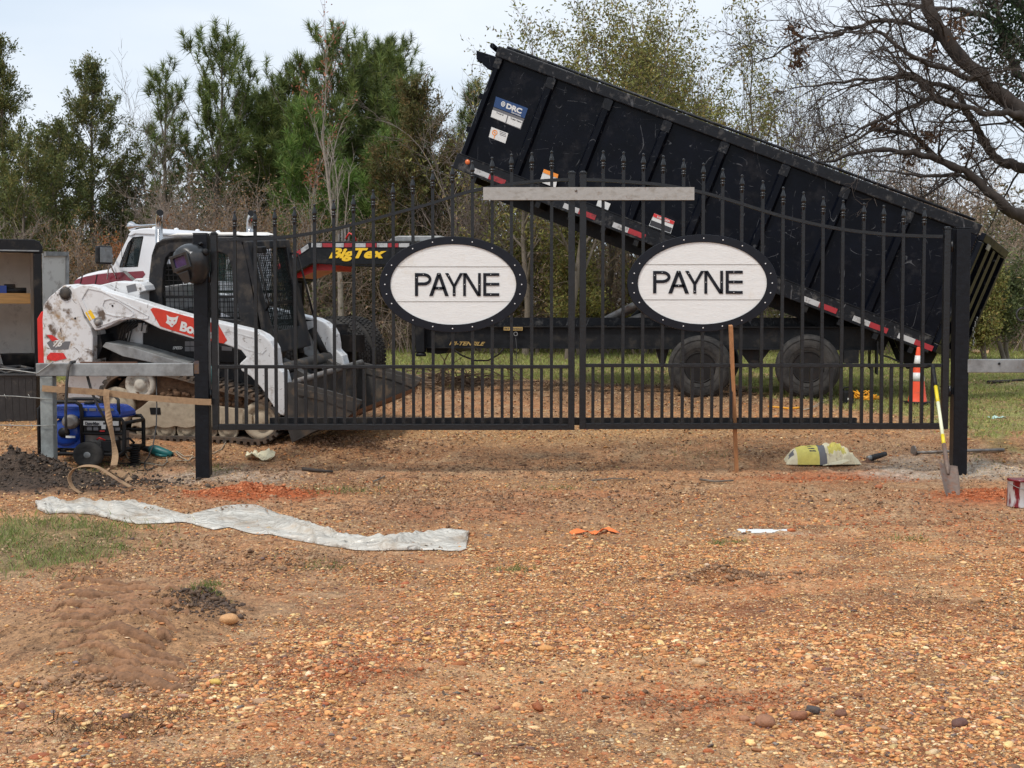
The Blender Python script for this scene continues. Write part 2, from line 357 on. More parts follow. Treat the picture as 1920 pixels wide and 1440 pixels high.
# ------------------------------------------------------------------ mesh builder
def newmesh(name, V, Fs, smooth=False):
    me = bpy.data.meshes.new(name)
    me.from_pydata(V, [], Fs); return me
class MB:
    def __init__(s): s.v = []; s.f = []; s.m = []; s.sm = []
    def add(s, vs, fs, mi=0, sm=False):
        o = len(s.v); s.v += [tuple(p) for p in vs]
        for f in fs: s.f.append(tuple(i + o for i in f)); s.m.append(mi); s.sm.append(sm)
        return s
    def hexa(s, a, mi=0):
        return s.add(a, [(0, 1, 2, 3), (7, 6, 5, 4), (0, 4, 5, 1), (1, 5, 6, 2), (2, 6, 7, 3), (3, 7, 4, 0)], mi)
    def box(s, x0, x1, y0, y1, z0, z1, mi=0):
        return s.hexa([(x0, y0, z0), (x1, y0, z0), (x1, y1, z0), (x0, y1, z0), (x0, y0, z1), (x1, y0, z1), (x1, y1, z1), (x0, y1, z1)], mi)
    def bar(s, p0, p1, w, h, up=(0, 0, 1), mi=0):
        p0, p1 = Vector(p0), Vector(p1); d = (p1 - p0).normalized(); up = Vector(up)
        if abs(d.dot(up)) > .98: up = Vector((0, 1, 0))
        a = d.cross(up).normalized() * (w / 2); b = a.cross(d).normalized() * (h / 2)
        q = [p + i * a + j * b for p in (p0, p1) for (i, j) in ((-1, -1), (1, -1), (1, 1), (-1, 1))]
        return s.hexa(q, mi)
    def prism(s, poly, off, mi=0):
        off = Vector(off); n = len(poly); a = [Vector(p) for p in poly]; b = [p + off for p in a]
        fs = [tuple(range(n)), tuple(range(2 * n - 1, n - 1, -1))] + [(i, i + n, (i + 1) % n + n, (i + 1) % n) for i in range(n)]
        return s.add(a + b, fs, mi)
    def ring(s, outer, inner, off, mi=0, closed=True):
        off = Vector(off); n = len(outer)
        O = [Vector(p) for p in outer]; I = [Vector(p) for p in inner]
        vs = O + I + [p + off for p in O] + [p + off for p in I]
        fs = []
        for i in range(n if closed else n - 1):
            j = (i + 1) % n
            fs += [(i, j, n + j, n + i), (2 * n + i, 3 * n + i, 3 * n + j, 2 * n + j), (i, 2 * n + i, 2 * n + j, j), (n + i, n + j, 3 * n + j, 3 * n + i)]
        if not closed: fs += [(0, n, 3 * n, 2 * n), (n - 1, 3 * n - 1, 4 * n - 1, 2 * n - 1)]
        return s.add(vs, fs, mi)
    def tube(s, pts, r, n=8, mi=0, cap=True, sm=True):
        pts = [Vector(p) for p in pts]; k = len(pts)
        rs = r if isinstance(r, (list, tuple)) else [r] * k
        vs, fs = [], []; prev = None
        for i, p in enumerate(pts):
            d = (pts[min(i + 1, k - 1)] - pts[max(i - 1, 0)])
            if d.length < 1e-9: d = Vector((0, 0, 1))
            d.normalize()
            if prev is None:
                ref = Vector((0, 0, 1)) if abs(d.z) < .9 else Vector((1, 0, 0)); a = d.cross(ref).normalized()
            else:
                a = prev - d * prev.dot(d)
                a = a.normalized() if a.length > 1e-6 else d.cross(Vector((0.3, 1, .2))).normalized()
            prev = a; b = d.cross(a)
            for j in range(n):
                t = 2 * math.pi * j / n; vs.append(p + (a * math.cos(t) + b * math.sin(t)) * rs[i])
        for i in range(k - 1):
            for j in range(n): fs.append((i * n + j, i * n + (j + 1) % n, (i + 1) * n + (j + 1) % n, (i + 1) * n + j))
        s.add(vs, fs, mi, sm)
        if cap: s.add(vs[:n], [tuple(range(n))], mi); s.add(vs[-n:], [tuple(range(n))], mi)
        return s
    def lathe(s, prof, org, axis=(0, 0, 1), n=24, mi=0, sm=True, a0=0, ref=None):
        org = Vector(org); ax = Vector(axis).normalized()
        rf = Vector(ref) if ref else (Vector((1, 0, 0)) if abs(ax.x) < .9 else Vector((0, 0, 1)))
        a = (rf - ax * rf.dot(ax)).normalized(); b = ax.cross(a); vs = []
        for (r, h) in prof:
            for j in range(n):
                t = a0 + 2 * math.pi * j / n; vs.append(org + ax * h + (a * math.cos(t) + b * math.sin(t)) * max(r, 1e-4))
        k = len(prof); fs = [(i * n + j, i * n + (j + 1) % n, (i + 1) * n + (j + 1) % n, (i + 1) * n + j) for i in range(k - 1) for j in range(n)]
        s.add(vs, fs, mi, sm); s.add(vs[:n], [tuple(range(n))], mi); s.add(vs[-n:], [tuple(range(n))], mi)
        return s
    def ball(s, c, rx, ry, rz, n=12, mi=0):
        c = Vector(c); vs, fs = [], []; k = n // 2
        for i in range(k + 1):
            for j in range(n):
                p, t = math.pi * i / k, 2 * math.pi * j / n
                vs.append((c.x + rx * math.sin(p) * math.cos(t), c.y + ry * math.sin(p) * math.sin(t), c.z + rz * math.cos(p)))
        fs = [(i * n + j, i * n + (j + 1) % n, (i + 1) * n + (j + 1) % n, (i + 1) * n + j) for i in range(k) for j in range(n)]
        return s.add(vs, fs, mi, True)
    def build(s, name, mats, parent=None, bevel=0, org=None):
        if not isinstance(mats, (list, tuple)): mats = [mats]
        o0 = Vector(org) if org is not None else Vector((0, 0, 0))
        me = bpy.data.meshes.new(name)
        me.from_pydata([tuple(Vector(p) - o0) for p in s.v], [], s.f)
        for m_ in mats: me.materials.append(m_)
        me.polygons.foreach_set('material_index', s.m); me.polygons.foreach_set('use_smooth', s.sm)
        bm = bmesh.new(); bm.from_mesh(me)
        bmesh.ops.remove_doubles(bm, verts=bm.verts, dist=1e-5)
        bmesh.ops.recalc_face_normals(bm, faces=bm.faces)
        bm.to_mesh(me); bm.free(); me.update()
        o = bpy.data.objects.new(name, me); C.objects.link(o)
        if parent: o.parent = parent
        o.location = o0
        if bevel:
            b = o.modifiers.new('bevel', 'BEVEL'); b.width = bevel; b.segments = 2; b.limit_method = 'ANGLE'; b.angle_limit = R_(40)
        return o
def tag(o, label=None, cat=None, group=None, kind=None):
    if label: o['label'] = label
    if cat: o['category'] = cat
    if group: o['group'] = group
    if kind: o['kind'] = kind
    return o
def empty(name, loc, rot=(0, 0, 0), label=None, cat=None, group=None):
    o = bpy.data.objects.new(name, None); C.objects.link(o); o.location = loc; o.rotation_euler = rot
    o.empty_display_size = .2
    return tag(o, label, cat, group)
class Frame:
    """local axes of a thing; p() finds the point of the local plane y=v that the photo shows at a pixel"""
    def __init__(s, org, yaw=0, roll=0, pitch=0):
        s.org = Vector(org); s.rot = Euler((R_(roll), R_(pitch), R_(yaw)))
        s.M = Matrix.Translation(s.org) @ s.rot.to_matrix().to_4x4(); s.I = s.M.inverted()
    def root(s, name, label, cat, group=None): return empty(name, s.org, s.rot, label, cat, group)
    def p(s, px, py, v=0.0):
        o = s.I @ Vector((0, 0, CAMZ)); d = s.I.to_3x3() @ ray(px, py)
        t = (v - o.y) / d.y; return o + d * t
    def L(s, pts, v=0.0): return [s.p(a, b, v) for a, b in pts]
    def w(s, p): return s.M @ Vector(p)
def text_geo(txt, shear=0.0, bold=0.0, extrude=0.0):
    cu = bpy.data.curves.new('t', 'FONT'); cu.body = txt; cu.size = 1; cu.shear = shear; cu.offset = bold
    cu.extrude = extrude; cu.resolution_u = 3
    ob = bpy.data.objects.new('t', cu); C.objects.link(ob)
    dg = bpy.context.evaluated_depsgraph_get()
    me = bpy.data.meshes.new_from_object(ob.evaluated_get(dg))
    vs = [tuple(v.co) for v in me.vertices]; fs = [tuple(p.vertices) for p in me.polygons]
    bpy.data.objects.remove(ob); bpy.data.curves.remove(cu); bpy.data.meshes.remove(me)
    return vs, fs
def text_on(mb, txt, quad, thick, shear=0, bold=0.0, mi=0):
    """quad: TL, TR, BR, BL points; thick: vector out of the surface"""
    vs, fs = text_geo(txt, shear, bold, 0.01)
    A = np.array(vs); x0, x1 = A[:, 0].min(), A[:, 0].max(); y0, y1 = A[:, 1].min(), A[:, 1].max(); z0, z1 = A[:, 2].min(), A[:, 2].max()
    tl, tr, br, bl = [Vector(q) for q in quad]; th = Vector(thick); o = []
    for (x, y, z) in vs:
        u = (x - x0) / (x1 - x0); w = (y - y0) / (y1 - y0); t = (z - z0) / (z1 - z0)
        o.append((bl * (1 - u) + br * u) * (1 - w) + (tl * (1 - u) + tr * u) * w + th * t)
    mb.add(o, fs, mi)
def sub_quad(q, u0, u1, w0, w1):
    """part of a TL,TR,BR,BL quad; u from left, w from the top"""
    tl, tr, br, bl = [Vector(p) for p in q]
    f = lambda u, w: (tl * (1 - u) + tr * u) * (1 - w) + (bl * (1 - u) + br * u) * w
    return [f(u0, w0), f(u1, w0), f(u1, w1), f(u0, w1)]
rnd = random.Random(7)
nr = np.random.default_rng(11)
def raw_mesh(name, V, F4, cols=None, mats=None, smooth=False, parent=None, n=4):
    """V (N,3), F4 (K,n) index array, cols (N,3) point colours"""
    V = np.ascontiguousarray(V, dtype=np.float32); F4 = np.ascontiguousarray(F4, dtype=np.int32)
    me = bpy.data.meshes.new(name); me.vertices.add(len(V)); me.vertices.foreach_set('co', V.ravel())
    K = len(F4); me.loops.add(K * n); me.loops.foreach_set('vertex_index', F4.ravel())
    me.polygons.add(K); me.polygons.foreach_set('loop_start', np.arange(0, K * n, n, dtype=np.int32))
    if smooth: me.polygons.foreach_set('use_smooth', np.ones(K, dtype=bool))
    if cols is not None:
        a = me.color_attributes.new('Col', 'FLOAT_COLOR', 'POINT')
        c4 = np.ones((len(V), 4), dtype=np.float32); c4[:, :3] = cols; a.data.foreach_set('color', c4.ravel())
    me.update(calc_edges=True); me.validate()
    for m_ in (mats or []): me.materials.append(m_)
    o = bpy.data.objects.new(name, me); C.objects.link(o)
    if parent: o.parent = parent
    return o
# ================================================================== GROUND
def axis_pts(segs):
    a = []
    for (x0, x1, st) in segs: a += list(np.arange(x0, x1, st))
    a.append(segs[-1][1]); return np.array(a)
gx = axis_pts([(-900, -100, 80), (-100, -30, 7), (-30, -10, .8), (-10, -5.5, .12), (-5.5, 5.5, .03), (5.5, 10, .12), (10, 30, .8), (30, 100, 7), (100, 900, 80)])
gy = axis_pts([(-60, 0, 6), (0, 3.6, .4), (3.6, 9, .024), (9, 14.6, .036), (14.6, 19, .08), (19, 34, .3), (34, 60, 1.5), (60, 200, 14), (200, 1500, 100)])
GX, GY = np.meshgrid(gx, gy); fx, fy = GX.ravel(), GY.ravel()
GZ = gheight(fx, fy); mk = masks(fx, fy)
def cmix(a, b, f): return a * (1 - f)[:, None] + np.array(b)[None, :] * f[:, None]
nA = fbm(fx * .9, fy * .9, 61, 4); nB = fbm(fx * 5, fy * 5, 62, 4)
col = np.tile(np.array([[.62, .29, .125]]), (len(fx), 1))
col = cmix(col, (.50, .19, .075), np.clip(.25 + nA * 1.2, 0, 1))
col = cmix(col, (.20, .085, .038), np.clip((fbm(fx * 1.3, fy * 2.2, 64, 4) - .06) * 4, 0, .85))
col = cmix(col, (.17, .085, .045), np.clip((fbm(fx * 3.2, fy * 7.5, 65, 4) - .08) * 4, 0, .75))
col = cmix(col, (.70, .44, .23), np.clip(nB * 1.5, 0, .6))
col = cmix(col, (.33, .17, .09), mk['brown'] * .75)
col = cmix(col, (.42, .27, .16), np.clip(mk['brown'] * (nB * 2.2), 0, .6))
col = cmix(col, (.42, .24, .10), mk['gravel2'] * .9)
col = cmix(col, (.24, .135, .07), mk['tread'] * .85)
col = cmix(col, (.46, .25, .12), np.clip(mk['tread'] * (nA * 2.5 + .1), 0, .6))
col = cmix(col, (.42, .105, .032), np.clip(mk['clay'], 0, 1) * .92)
col = cmix(col, (.055, .04, .03), mk['soil'] * .95)
col = cmix(col, (.42, .38, .32), np.clip(mk['dust'] * (1.0 + nB * 1.6), 0, .85))
col = cmix(col, (.17, .11, .065), np.clip(mk['mudband'], 0, .85))
col = cmix(col, (.28, .27, .09), mk['lawn'] * np.clip(.75 + nB, .2, 1))
col = cmix(col, (.22, .17, .08), mk['grassnear'] * .8)
_pg = np.clip(1 - mk['soil'] - np.clip(mk['clay'], 0, 1) - mk['tread'] - mk['lawn'] - mk['brown'] * .8 - mk['grassnear'] - np.clip((fbm(fx * .9, fy * .9, 91, 4) - .02) * 4, 0, 1), 0, 1)
col = cmix(col, (.25, .11, .045), _pg * .75)  # darker base where gravel is dense: shade of the gaps between stones, painted in
V = np.stack([fx, fy, GZ], 1); ny, nx_ = GX.shape
ii = np.arange(ny * nx_).reshape(ny, nx_)
F4 = np.stack([ii[:-1, :-1], ii[:-1, 1:], ii[1:, 1:], ii[1:, :-1]], -1).reshape(-1, 4)
pebf = np.clip(1 - mk['soil'] - np.clip(mk['clay'], 0, 1) * .75 - mk['tread'] * .8 - mk['lawn'] - mk['brown'] * .55 - mk['grassnear'], 0, 1)
pebf = np.maximum(pebf, mk['gravel2'] * (1 - mk['lawn']))
m = bpy.data.materials.new('ground_earth'); m.use_nodes = True
n, l = m.node_tree.nodes, m.node_tree.links; b = n['Principled BSDF']; b.inputs['Roughness'].default_value = .85
b.inputs['Specular IOR Level'].default_value = .3
a1 = n.new('ShaderNodeAttribute'); a1.attribute_name = 'Col'; a2 = n.new('ShaderNodeAttribute'); a2.attribute_name = 'peb'
tc = n.new('ShaderNodeTexCoord')
def nd(t, **k):
    q = n.new(t)
    for a, v in k.items(): q.inputs[a].default_value = v
    return q
nz1 = nd('ShaderNodeTexNoise', Scale=17.0, Detail=8.0, Roughness=.72); l.new(tc.outputs['Object'], nz1.inputs['Vector'])
nz2 = nd('ShaderNodeTexNoise', Scale=75.0, Detail=4.0, Roughness=.7); l.new(tc.outputs['Object'], nz2.inputs['Vector'])
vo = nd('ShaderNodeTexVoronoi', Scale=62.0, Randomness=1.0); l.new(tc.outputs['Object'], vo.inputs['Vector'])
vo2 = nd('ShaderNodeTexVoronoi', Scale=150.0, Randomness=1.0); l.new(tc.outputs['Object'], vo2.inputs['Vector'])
def ramp(src, stops):
    r = n.new('ShaderNodeValToRGB'); e = r.color_ramp.elements
    while len(e) < len(stops): e.new(.5)
    for i, (p, c) in enumerate(stops): e[i].position = p; e[i].color = (*c, 1)
    l.new(src, r.inputs[0]); return r.outputs[0]
def mixn(f, c1, c2, mode='MIX'):
    t = n.new('ShaderNodeMix'); t.data_type = 'RGBA'; t.blend_type = mode
    if isinstance(f, float): t.inputs[0].default_value = f
    else: l.new(f, t.inputs[0])
    l.new(c1, t.inputs[6])
    if isinstance(c2, tuple): t.inputs[7].default_value = (*c2, 1)
    else: l.new(c2, t.inputs[7])
    return t.outputs[2]
def mth(op, a, b_):
    t = n.new('ShaderNodeMath'); t.operation = op
    for i, q in enumerate((a, b_)):
        if isinstance(q, (int, float)): t.inputs[i].default_value = q
        else: l.new(q, t.inputs[i])
    return t.outputs[0]
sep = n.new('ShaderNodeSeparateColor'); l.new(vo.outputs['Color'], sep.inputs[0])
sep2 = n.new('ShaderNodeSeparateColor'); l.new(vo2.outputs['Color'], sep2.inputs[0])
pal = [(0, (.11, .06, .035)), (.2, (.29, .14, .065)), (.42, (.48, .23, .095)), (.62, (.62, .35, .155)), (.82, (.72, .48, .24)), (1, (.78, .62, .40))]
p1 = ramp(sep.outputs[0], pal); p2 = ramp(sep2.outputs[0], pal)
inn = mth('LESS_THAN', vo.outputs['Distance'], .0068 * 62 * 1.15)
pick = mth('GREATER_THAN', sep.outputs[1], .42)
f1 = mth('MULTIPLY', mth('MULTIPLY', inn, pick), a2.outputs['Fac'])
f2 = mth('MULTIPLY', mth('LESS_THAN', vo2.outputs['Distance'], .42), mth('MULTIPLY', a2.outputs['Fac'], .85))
vcc = n.new('ShaderNodeMapRange'); l.new(nz1.outputs[0], vcc.inputs[0])
for i, v in enumerate((.30, .70, .34, 1.62)): vcc.inputs[i + 1].default_value = v
v2 = n.new('ShaderNodeMapRange'); l.new(nz2.outputs[0], v2.inputs[0])
for i, v in enumerate((.28, .72, .5, 1.5)): v2.inputs[i + 1].default_value = v
vm = mth('MULTIPLY', vcc.outputs[0], v2.outputs[0])
cc = n.new('ShaderNodeCombineColor')
for i in range(3): l.new(vm, cc.inputs[i])
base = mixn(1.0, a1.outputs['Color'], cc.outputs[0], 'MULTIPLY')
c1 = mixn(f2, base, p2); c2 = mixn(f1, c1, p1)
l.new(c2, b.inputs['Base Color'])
hs = mth('ADD', mth('MULTIPLY', mth('SUBTRACT', .45, vo.outputs['Distance']), mth('MULTIPLY', f1, .9)), mth('MULTIPLY', mth('SUBTRACT', .5, vo2.outputs['Distance']), mth('MULTIPLY', f2, .35)))
hs = mth('ADD', hs, mth('ADD', mth('MULTIPLY', nz1.outputs[0], 1.3), mth('MULTIPLY', nz2.outputs[0], .5)))
bp = n.new('ShaderNodeBump'); bp.inputs['Strength'].default_value = .9; bp.inputs['Distance'].default_value = .022
l.new(hs, bp.inputs['Height']); l.new(bp.outputs[0], b.inputs['Normal'])
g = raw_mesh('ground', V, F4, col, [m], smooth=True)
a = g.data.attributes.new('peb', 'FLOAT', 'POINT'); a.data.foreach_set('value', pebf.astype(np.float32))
tag(g, kind='structure')

# ------------------------------------------------------------------ gravel
def ico():
    bm = bmesh.new(); bmesh.ops.create_icosphere(bm, subdivisions=1, radius=1)
    v = np.array([q.co[:] for q in bm.verts]); f = np.array([[q.index for q in p.verts] for p in bm.faces]); bm.free(); return v, f
def ico2():
    bm = bmesh.new(); bmesh.ops.create_icosphere(bm, subdivisions=2, radius=1)
    v = np.array([q.co[:] for q in bm.verts]); f = np.array([[q.index for q in p.verts] for p in bm.faces]); bm.free(); return v, f
PAL = np.array([1.08, 1.0, .98]) * np.array([(.60, .34, .14), (.56, .27, .10), (.66, .47, .22), (.46, .21, .08), (.26, .12, .055), (.72, .58, .36), (.34, .115, .045),
                (.18, .10, .07), (.19, .155, .13), (.60, .41, .2), (.40, .25, .16), (.11, .08, .07)])
PW = np.array([.18, .17, .12, .14, .10, .035, .08, .05, .02, .06, .03, .015]); PW = PW / PW.sum()
def pebbles(xy, size, base, jit=.15, flat=(.25, .55)):
    N = len(xy); bv, bf = base; k = len(bv)
    var = [bv * (1 + nr.normal(0, jit, (k, 1))) for _ in range(14)]
    v = np.stack(var)[nr.integers(0, 14, N)]
    s = np.stack([size * nr.uniform(.8, 1.5, N), size * nr.uniform(.5, .95, N), size * nr.uniform(flat[0], flat[1], N)], 1)
    v = v * s[:, None, :]
    t = nr.uniform(0, 6.283, N); tx = nr.normal(0, .25, N)
    c, s_ = np.cos(tx)[:, None], np.sin(tx)[:, None]
    y, z = v[:, :, 1] * c - v[:, :, 2] * s_, v[:, :, 1] * s_ + v[:, :, 2] * c
    c, s_ = np.cos(t)[:, None], np.sin(t)[:, None]
    X, Y = v[:, :, 0] * c - y * s_, v[:, :, 0] * s_ + y * c
    zc = gheight(xy[:, 0], xy[:, 1]) + s[:, 2] * nr.uniform(.05, .55, N)
    P = np.stack([X + xy[:, 0:1], Y + xy[:, 1:2], z + zc[:, None]], -1).reshape(-1, 3)
    F = (bf[None] + (np.arange(N) * k)[:, None, None]).reshape(-1, bf.shape[1])
    cid = nr.choice(len(PAL), N, p=PW); cc = PAL[cid] * nr.uniform(.75, 1.32, (N, 1)) * nr.uniform(.93, 1.07, (N, 3))
    cc = np.repeat(cc, k, 0); return P, F, cc
def region(y0, y1, dens, margin=1.28):
    A = []
    for ya in np.arange(y0, y1, .25):
        w = ya * .37 * margin + .25; nn = int(dens * 2 * w * .25)
        A.append(np.stack([nr.uniform(-w, w, nn), nr.uniform(ya, ya + .25, nn)], 1))
    A = np.concatenate(A); mm = masks(A[:, 0], A[:, 1])
    bare = np.clip((fbm(A[:, 0] * .9, A[:, 1] * .9, 91, 4) - .02) * 4, 0, 1)
    f = 1 - mm['soil'] * .97 - np.clip(mm['clay'], 0, 1) * .72 - mm['tread'] * .9 - mm['brown'] * .8 - mm['grassnear'] * .85 - mm['dust'] * .5 - bare * .8
    f = np.maximum(f, mm['gravel2'] * .9) * (1 - mm['lawn'])
    return A[nr.random(len(A)) < np.clip(f, .02, 1)]
I1, I2 = ico(), ico2()
parts = []
def lognorm(N, med, sg, lo, hi): return np.clip(med * np.exp(nr.normal(0, sg, N)), lo, hi)
for (y0, y1, dens, med, sg, lo, hi, base) in ((4.1, 6.4, 8500, .0054, .33, .004, .013, I1), (4.1, 6.4, 1100, .0100, .34, .01, .034, I2),
                                        (6.4, 9, 4600, .0060, .33, .005, .014, I1), (6.4, 9, 480, .0105, .34, .01, .034, I1),
                                        (9, 13.6, 620, .0092, .36, .007, .03, I1), (13.6, 17, 330, .011, .35, .009, .03, I1)):
    A = region(y0, y1, dens); parts.append(pebbles(A, lognorm(len(A), med, sg, lo, hi), base))
off = 0; PV, PF, PC = [], [], []
for (P, F, c) in parts: PV.append(P); PF.append(F + off); PC.append(c); off += len(P)
tag(raw_mesh('gravel', np.concatenate(PV), np.concatenate(PF), np.concatenate(PC), [M['peb']], smooth=False, n=3), kind='stuff',
    label='loose orange and tan gravel covering the driveway', cat='gravel')
# crumbly clods on the heaps and ruts
def clods(px, py, rx, ry, n_, med, pal, hi=.05):
    c = FH(px, py); A = np.stack([nr.normal(c.x, rx * .55, n_), nr.normal(c.y, ry * .55, n_)], 1)
    P, F, q = pebbles(A, lognorm(n_, med, .5, .004, hi), I1, jit=.3, flat=(.45, .9)); cc = np.repeat(np.array(pal)[nr.integers(0, len(pal), n_)] * nr.uniform(.7, 1.3, (n_, 1)), len(I1[0]), 0); return P, F, cc
SO = [(.060, .042, .030), (.085, .06, .042), (.04, .03, .024)]; CL = [(.44, .13, .045), (.36, .10, .035), (.52, .19, .08)]; BR = [(.26, .145, .08), (.19, .105, .058), (.34, .20, .115)]
Lc = [clods(95, 905, 1.0, .6, 4200, .0075, SO, .035), clods(230, 900, .35, .3, 600, .008, SO, .03), clods(475, 925, .5, .3, 2200, .006, CL, .022), clods(1865, 930, .5, .3, 1200, .006, CL, .022), clods(1560, 900, .7, .25, 500, .006, CL, .02),
      clods(235, 1180, .55, .8, 1300, .0038, BR, .012), clods(230, 1290, .5, .12, 900, .006, BR, .018), clods(380, 1160, .16, .2, 900, .006, [(.09, .06, .045), (.13, .08, .05)], .02), clods(500, 1060, .9, .35, 1600, .0055, BR, .018),
      clods(640, 1265, .35, .3, 1200, .0045, CL + BR, .014), clods(1330, 1320, .5, .25, 1200, .0045, CL + BR, .014), clods(1370, 1080, .5, .15, 900, .006, BR, .02), clods(200, 1030, .8, .5, 1000, .005, BR, .02), clods(620, 838, .8, .3, 1600, .008, BR, .035),
      clods(1250, 940, 2.5, .8, 3200, .0055, BR, .02), clods(700, 950, 1.5, .9, 2600, .0055, BR, .02), clods(1700, 980, 1.3, .9, 1800, .0055, BR + CL, .02), clods(900, 880, 2.5, .6, 2600, .006, BR, .025)]
off = 0; PV, PF, PC = [], [], []
for (P, F, c) in Lc: PV.append(P); PF.append(F + off); PC.append(c); off += len(P)
tag(raw_mesh('dirt_clods', np.concatenate(PV), np.concatenate(PF), np.concatenate(PC), [M['peb']], smooth=False, n=3), 'crumbled clods of dark soil and red clay on the heaps and ruts', 'dirt', kind='stuff')
# ridges a tyre pressed into the soft mud at lower left
def ruts():
    rg = np.random.default_rng(41); VS, FS, CS, o_ = [], [], [], 0
    for k in range(17):
        y0 = 1084 + k * 12.2; xa = 70 + 30 * abs(math.sin(k * 1.3)) + (k > 10) * (k - 10) * 14; xb = 345 + 25 * math.sin(k * 2.1) + (k < 4) * (-60 + 15 * k); xs = np.arange(xa, xb, 7.0)
        on = fbm(xs * .013 + k * 3.1, xs * 0 + k, 44, 2) > -.33; run = []
        for i, x in enumerate(xs):
            yy = y0 + .00055 * (x - 175) ** 2 + 3.5 * math.sin(x * .035 + k * .9) + rg.normal(0, .9)
            if on[i]: run.append((x, yy))
            if (not on[i] or i == len(xs) - 1) and len(run) > 4:
                P = np.array([list(flat_hit(a, b_)) for a, b_ in run]); P[:, 2] = gheight(P[:, 0], P[:, 1]); n_ = len(P); q = np.linspace(0, 1, n_)
                R = .034 * np.sin(np.pi * q) ** .35 * (1 + .35 * fbm(q * n_ * .5, q * 0 + k, 45, 2)); an = np.linspace(0, 2 * math.pi, 9)[:-1]
                jit = 1 + rg.normal(0, .10, (n_, 8)); V = np.stack([P[:, 0:1] + 0 * an[None], P[:, 1:2] + R[:, None] * np.cos(an)[None] * jit * 1.5, P[:, 2:3] - .012 + R[:, None] * np.sin(an)[None] * jit * 1.05], -1).reshape(-1, 3)
                idx = np.arange(n_ * 8).reshape(n_, 8); a, b2 = idx[:-1], idx[1:]; F = np.stack([a, np.roll(a, -1, 1), np.roll(b2, -1, 1), b2], -1).reshape(-1, 4)
                VS.append(V); FS.append(F + o_); o_ += len(V); CS.append(np.tile(np.array([[.27, .135, .066]]) * rg.uniform(.75, 1.15), (len(V), 1)))
            if not on[i]: run = []
    tag(raw_mesh('tyre_ruts', np.concatenate(VS), np.concatenate(FS), np.concatenate(CS), [M['rutmud']], smooth=True), 'curved ridges pressed by a tyre into the brown mud at lower left', 'mud', kind='stuff')
ruts()
# larger stones one can count
def stone(px, py, wpx, colr, label, h=.6, seed=0):
    p = ghit(px, py); s = wpx / FPX * p.y / 2
    bm = bmesh.new(); bmesh.ops.create_icosphere(bm, subdivisions=3, radius=1)
    vs = np.array([q.co[:] for q in bm.verts]); fs = np.array([[q.index for q in f.verts] for f in bm.faces]); bm.free()
    r_ = 1 + .28 * fbm(vs[:, 0] * 1.1 + seed * 7, vs[:, 1] * 1.1 + vs[:, 2] * 1.7, seed, 3)
    vs = vs * r_[:, None]; vs = np.sign(vs) * np.abs(vs) ** .85
    vs = vs * np.array([s, s * .8, s * h])
    o = raw_mesh('stone', vs, fs, np.tile(np.array(colr), (len(vs), 1)), [M['stone']], smooth=True, n=3)
    o.location = (p.x, p.y, p.z + s * h * .45); o.rotation_euler = (rnd.uniform(-.2, .2), rnd.uniform(-.2, .2), rnd.uniform(-.5, .5))
    tag(o, label, 'stone', 'larger stones lying in the gravel')
for i, a in enumerate([(428, 1166, 36, (.56, .30, .13), 'smooth orange oval stone beside a tuft of torn turf'),
    (404, 1282, 22, (.62, .42, .10), 'small yellow square stone on the gravel in front of the tyre ruts'),
    (1434, 1358, 40, (.30, .14, .075), 'big reddish brown stone in the red patch of gravel'),
    (1497, 1347, 34, (.27, .11, .055), 'angular red stone leaning against a dark grey one'),
    (1524, 1335, 28, (.07, .055, .05), 'dark grey wet-looking stone behind the angular red stone'),
    (1576, 1341, 26, (.19, .085, .05), 'flat dark brown stone between the gravel at lower right'),
    (1800, 1360, 32, (.13, .06, .045), 'smooth dark purple flat stone at the lower right corner'),
    (96, 1278, 24, (.40, .22, .11), 'brown stone at the foot of the tyre rutted mud'),
    (1648, 915, 15, (.40, .14, .06), 'small red clay lump in front of the cement bag'),
    (579, 1052, 18, (.40, .24, .13), 'tan stone just below the plastic sheet'),
    (505, 1018, 16, (.38, .2, .1), 'small brown stone at the near edge of the plastic sheet'),
    (1830, 1130, 22, (.36, .2, .1), 'flat tan stone in the gravel at the right edge'),
    (1395, 1350, 20, (.36, .17, .09), 'small orange stone left of the big reddish brown one'),
    (1310, 1245, 26, (.55, .36, .2), 'pale tan flat stone in the middle of the gravel')]): stone(*a, seed=i + 3)

# ------------------------------------------------------------------ litter: dead leaves, straw; grass
def cards(cen, ln, wd, nrm, axis, colr, fold=True):
    """leaf-shaped quads: cen (N,3), ln, wd (N,), nrm (N,3) facing, axis (N,3) along the leaf"""
    nrm = nrm / (np.linalg.norm(nrm, axis=1, keepdims=True) + 1e-9)
    axis = axis - nrm * (axis * nrm).sum(1, keepdims=True); axis /= (np.linalg.norm(axis, axis=1, keepdims=True) + 1e-9)
    b_ = np.cross(nrm, axis); L, W = ln[:, None] / 2, wd[:, None] / 2
    P = np.stack([cen - axis * L, cen + b_ * W - axis * L * .1, cen + axis * L, cen - b_ * W - axis * L * .1], 1)
    N = len(cen); F = np.arange(N * 4).reshape(N, 4)
    return P.reshape(-1, 3), F, np.repeat(colr, 4, 0)
def rv(N, sd=1): return nr.normal(0, sd, (N, 3))
def scatter(y0, y1, dens, keep):
    A = []
    for ya in np.arange(y0, y1, .5):
        w = ya * .37 * 1.15 + .4; nn = int(dens * w)
        A.append(np.stack([nr.uniform(-w, w, nn), nr.uniform(ya, ya + .5, nn)], 1))
    A = np.concatenate(A); mm = masks(A[:, 0], A[:, 1]); return A[nr.random(len(A)) < np.clip(keep(mm, A), 0, 1)]
LP = np.array([(.28, .16, .08), (.38, .23, .12), (.19, .105, .06), (.48, .33, .19), (.12, .075, .05), (.34, .22, .13)])
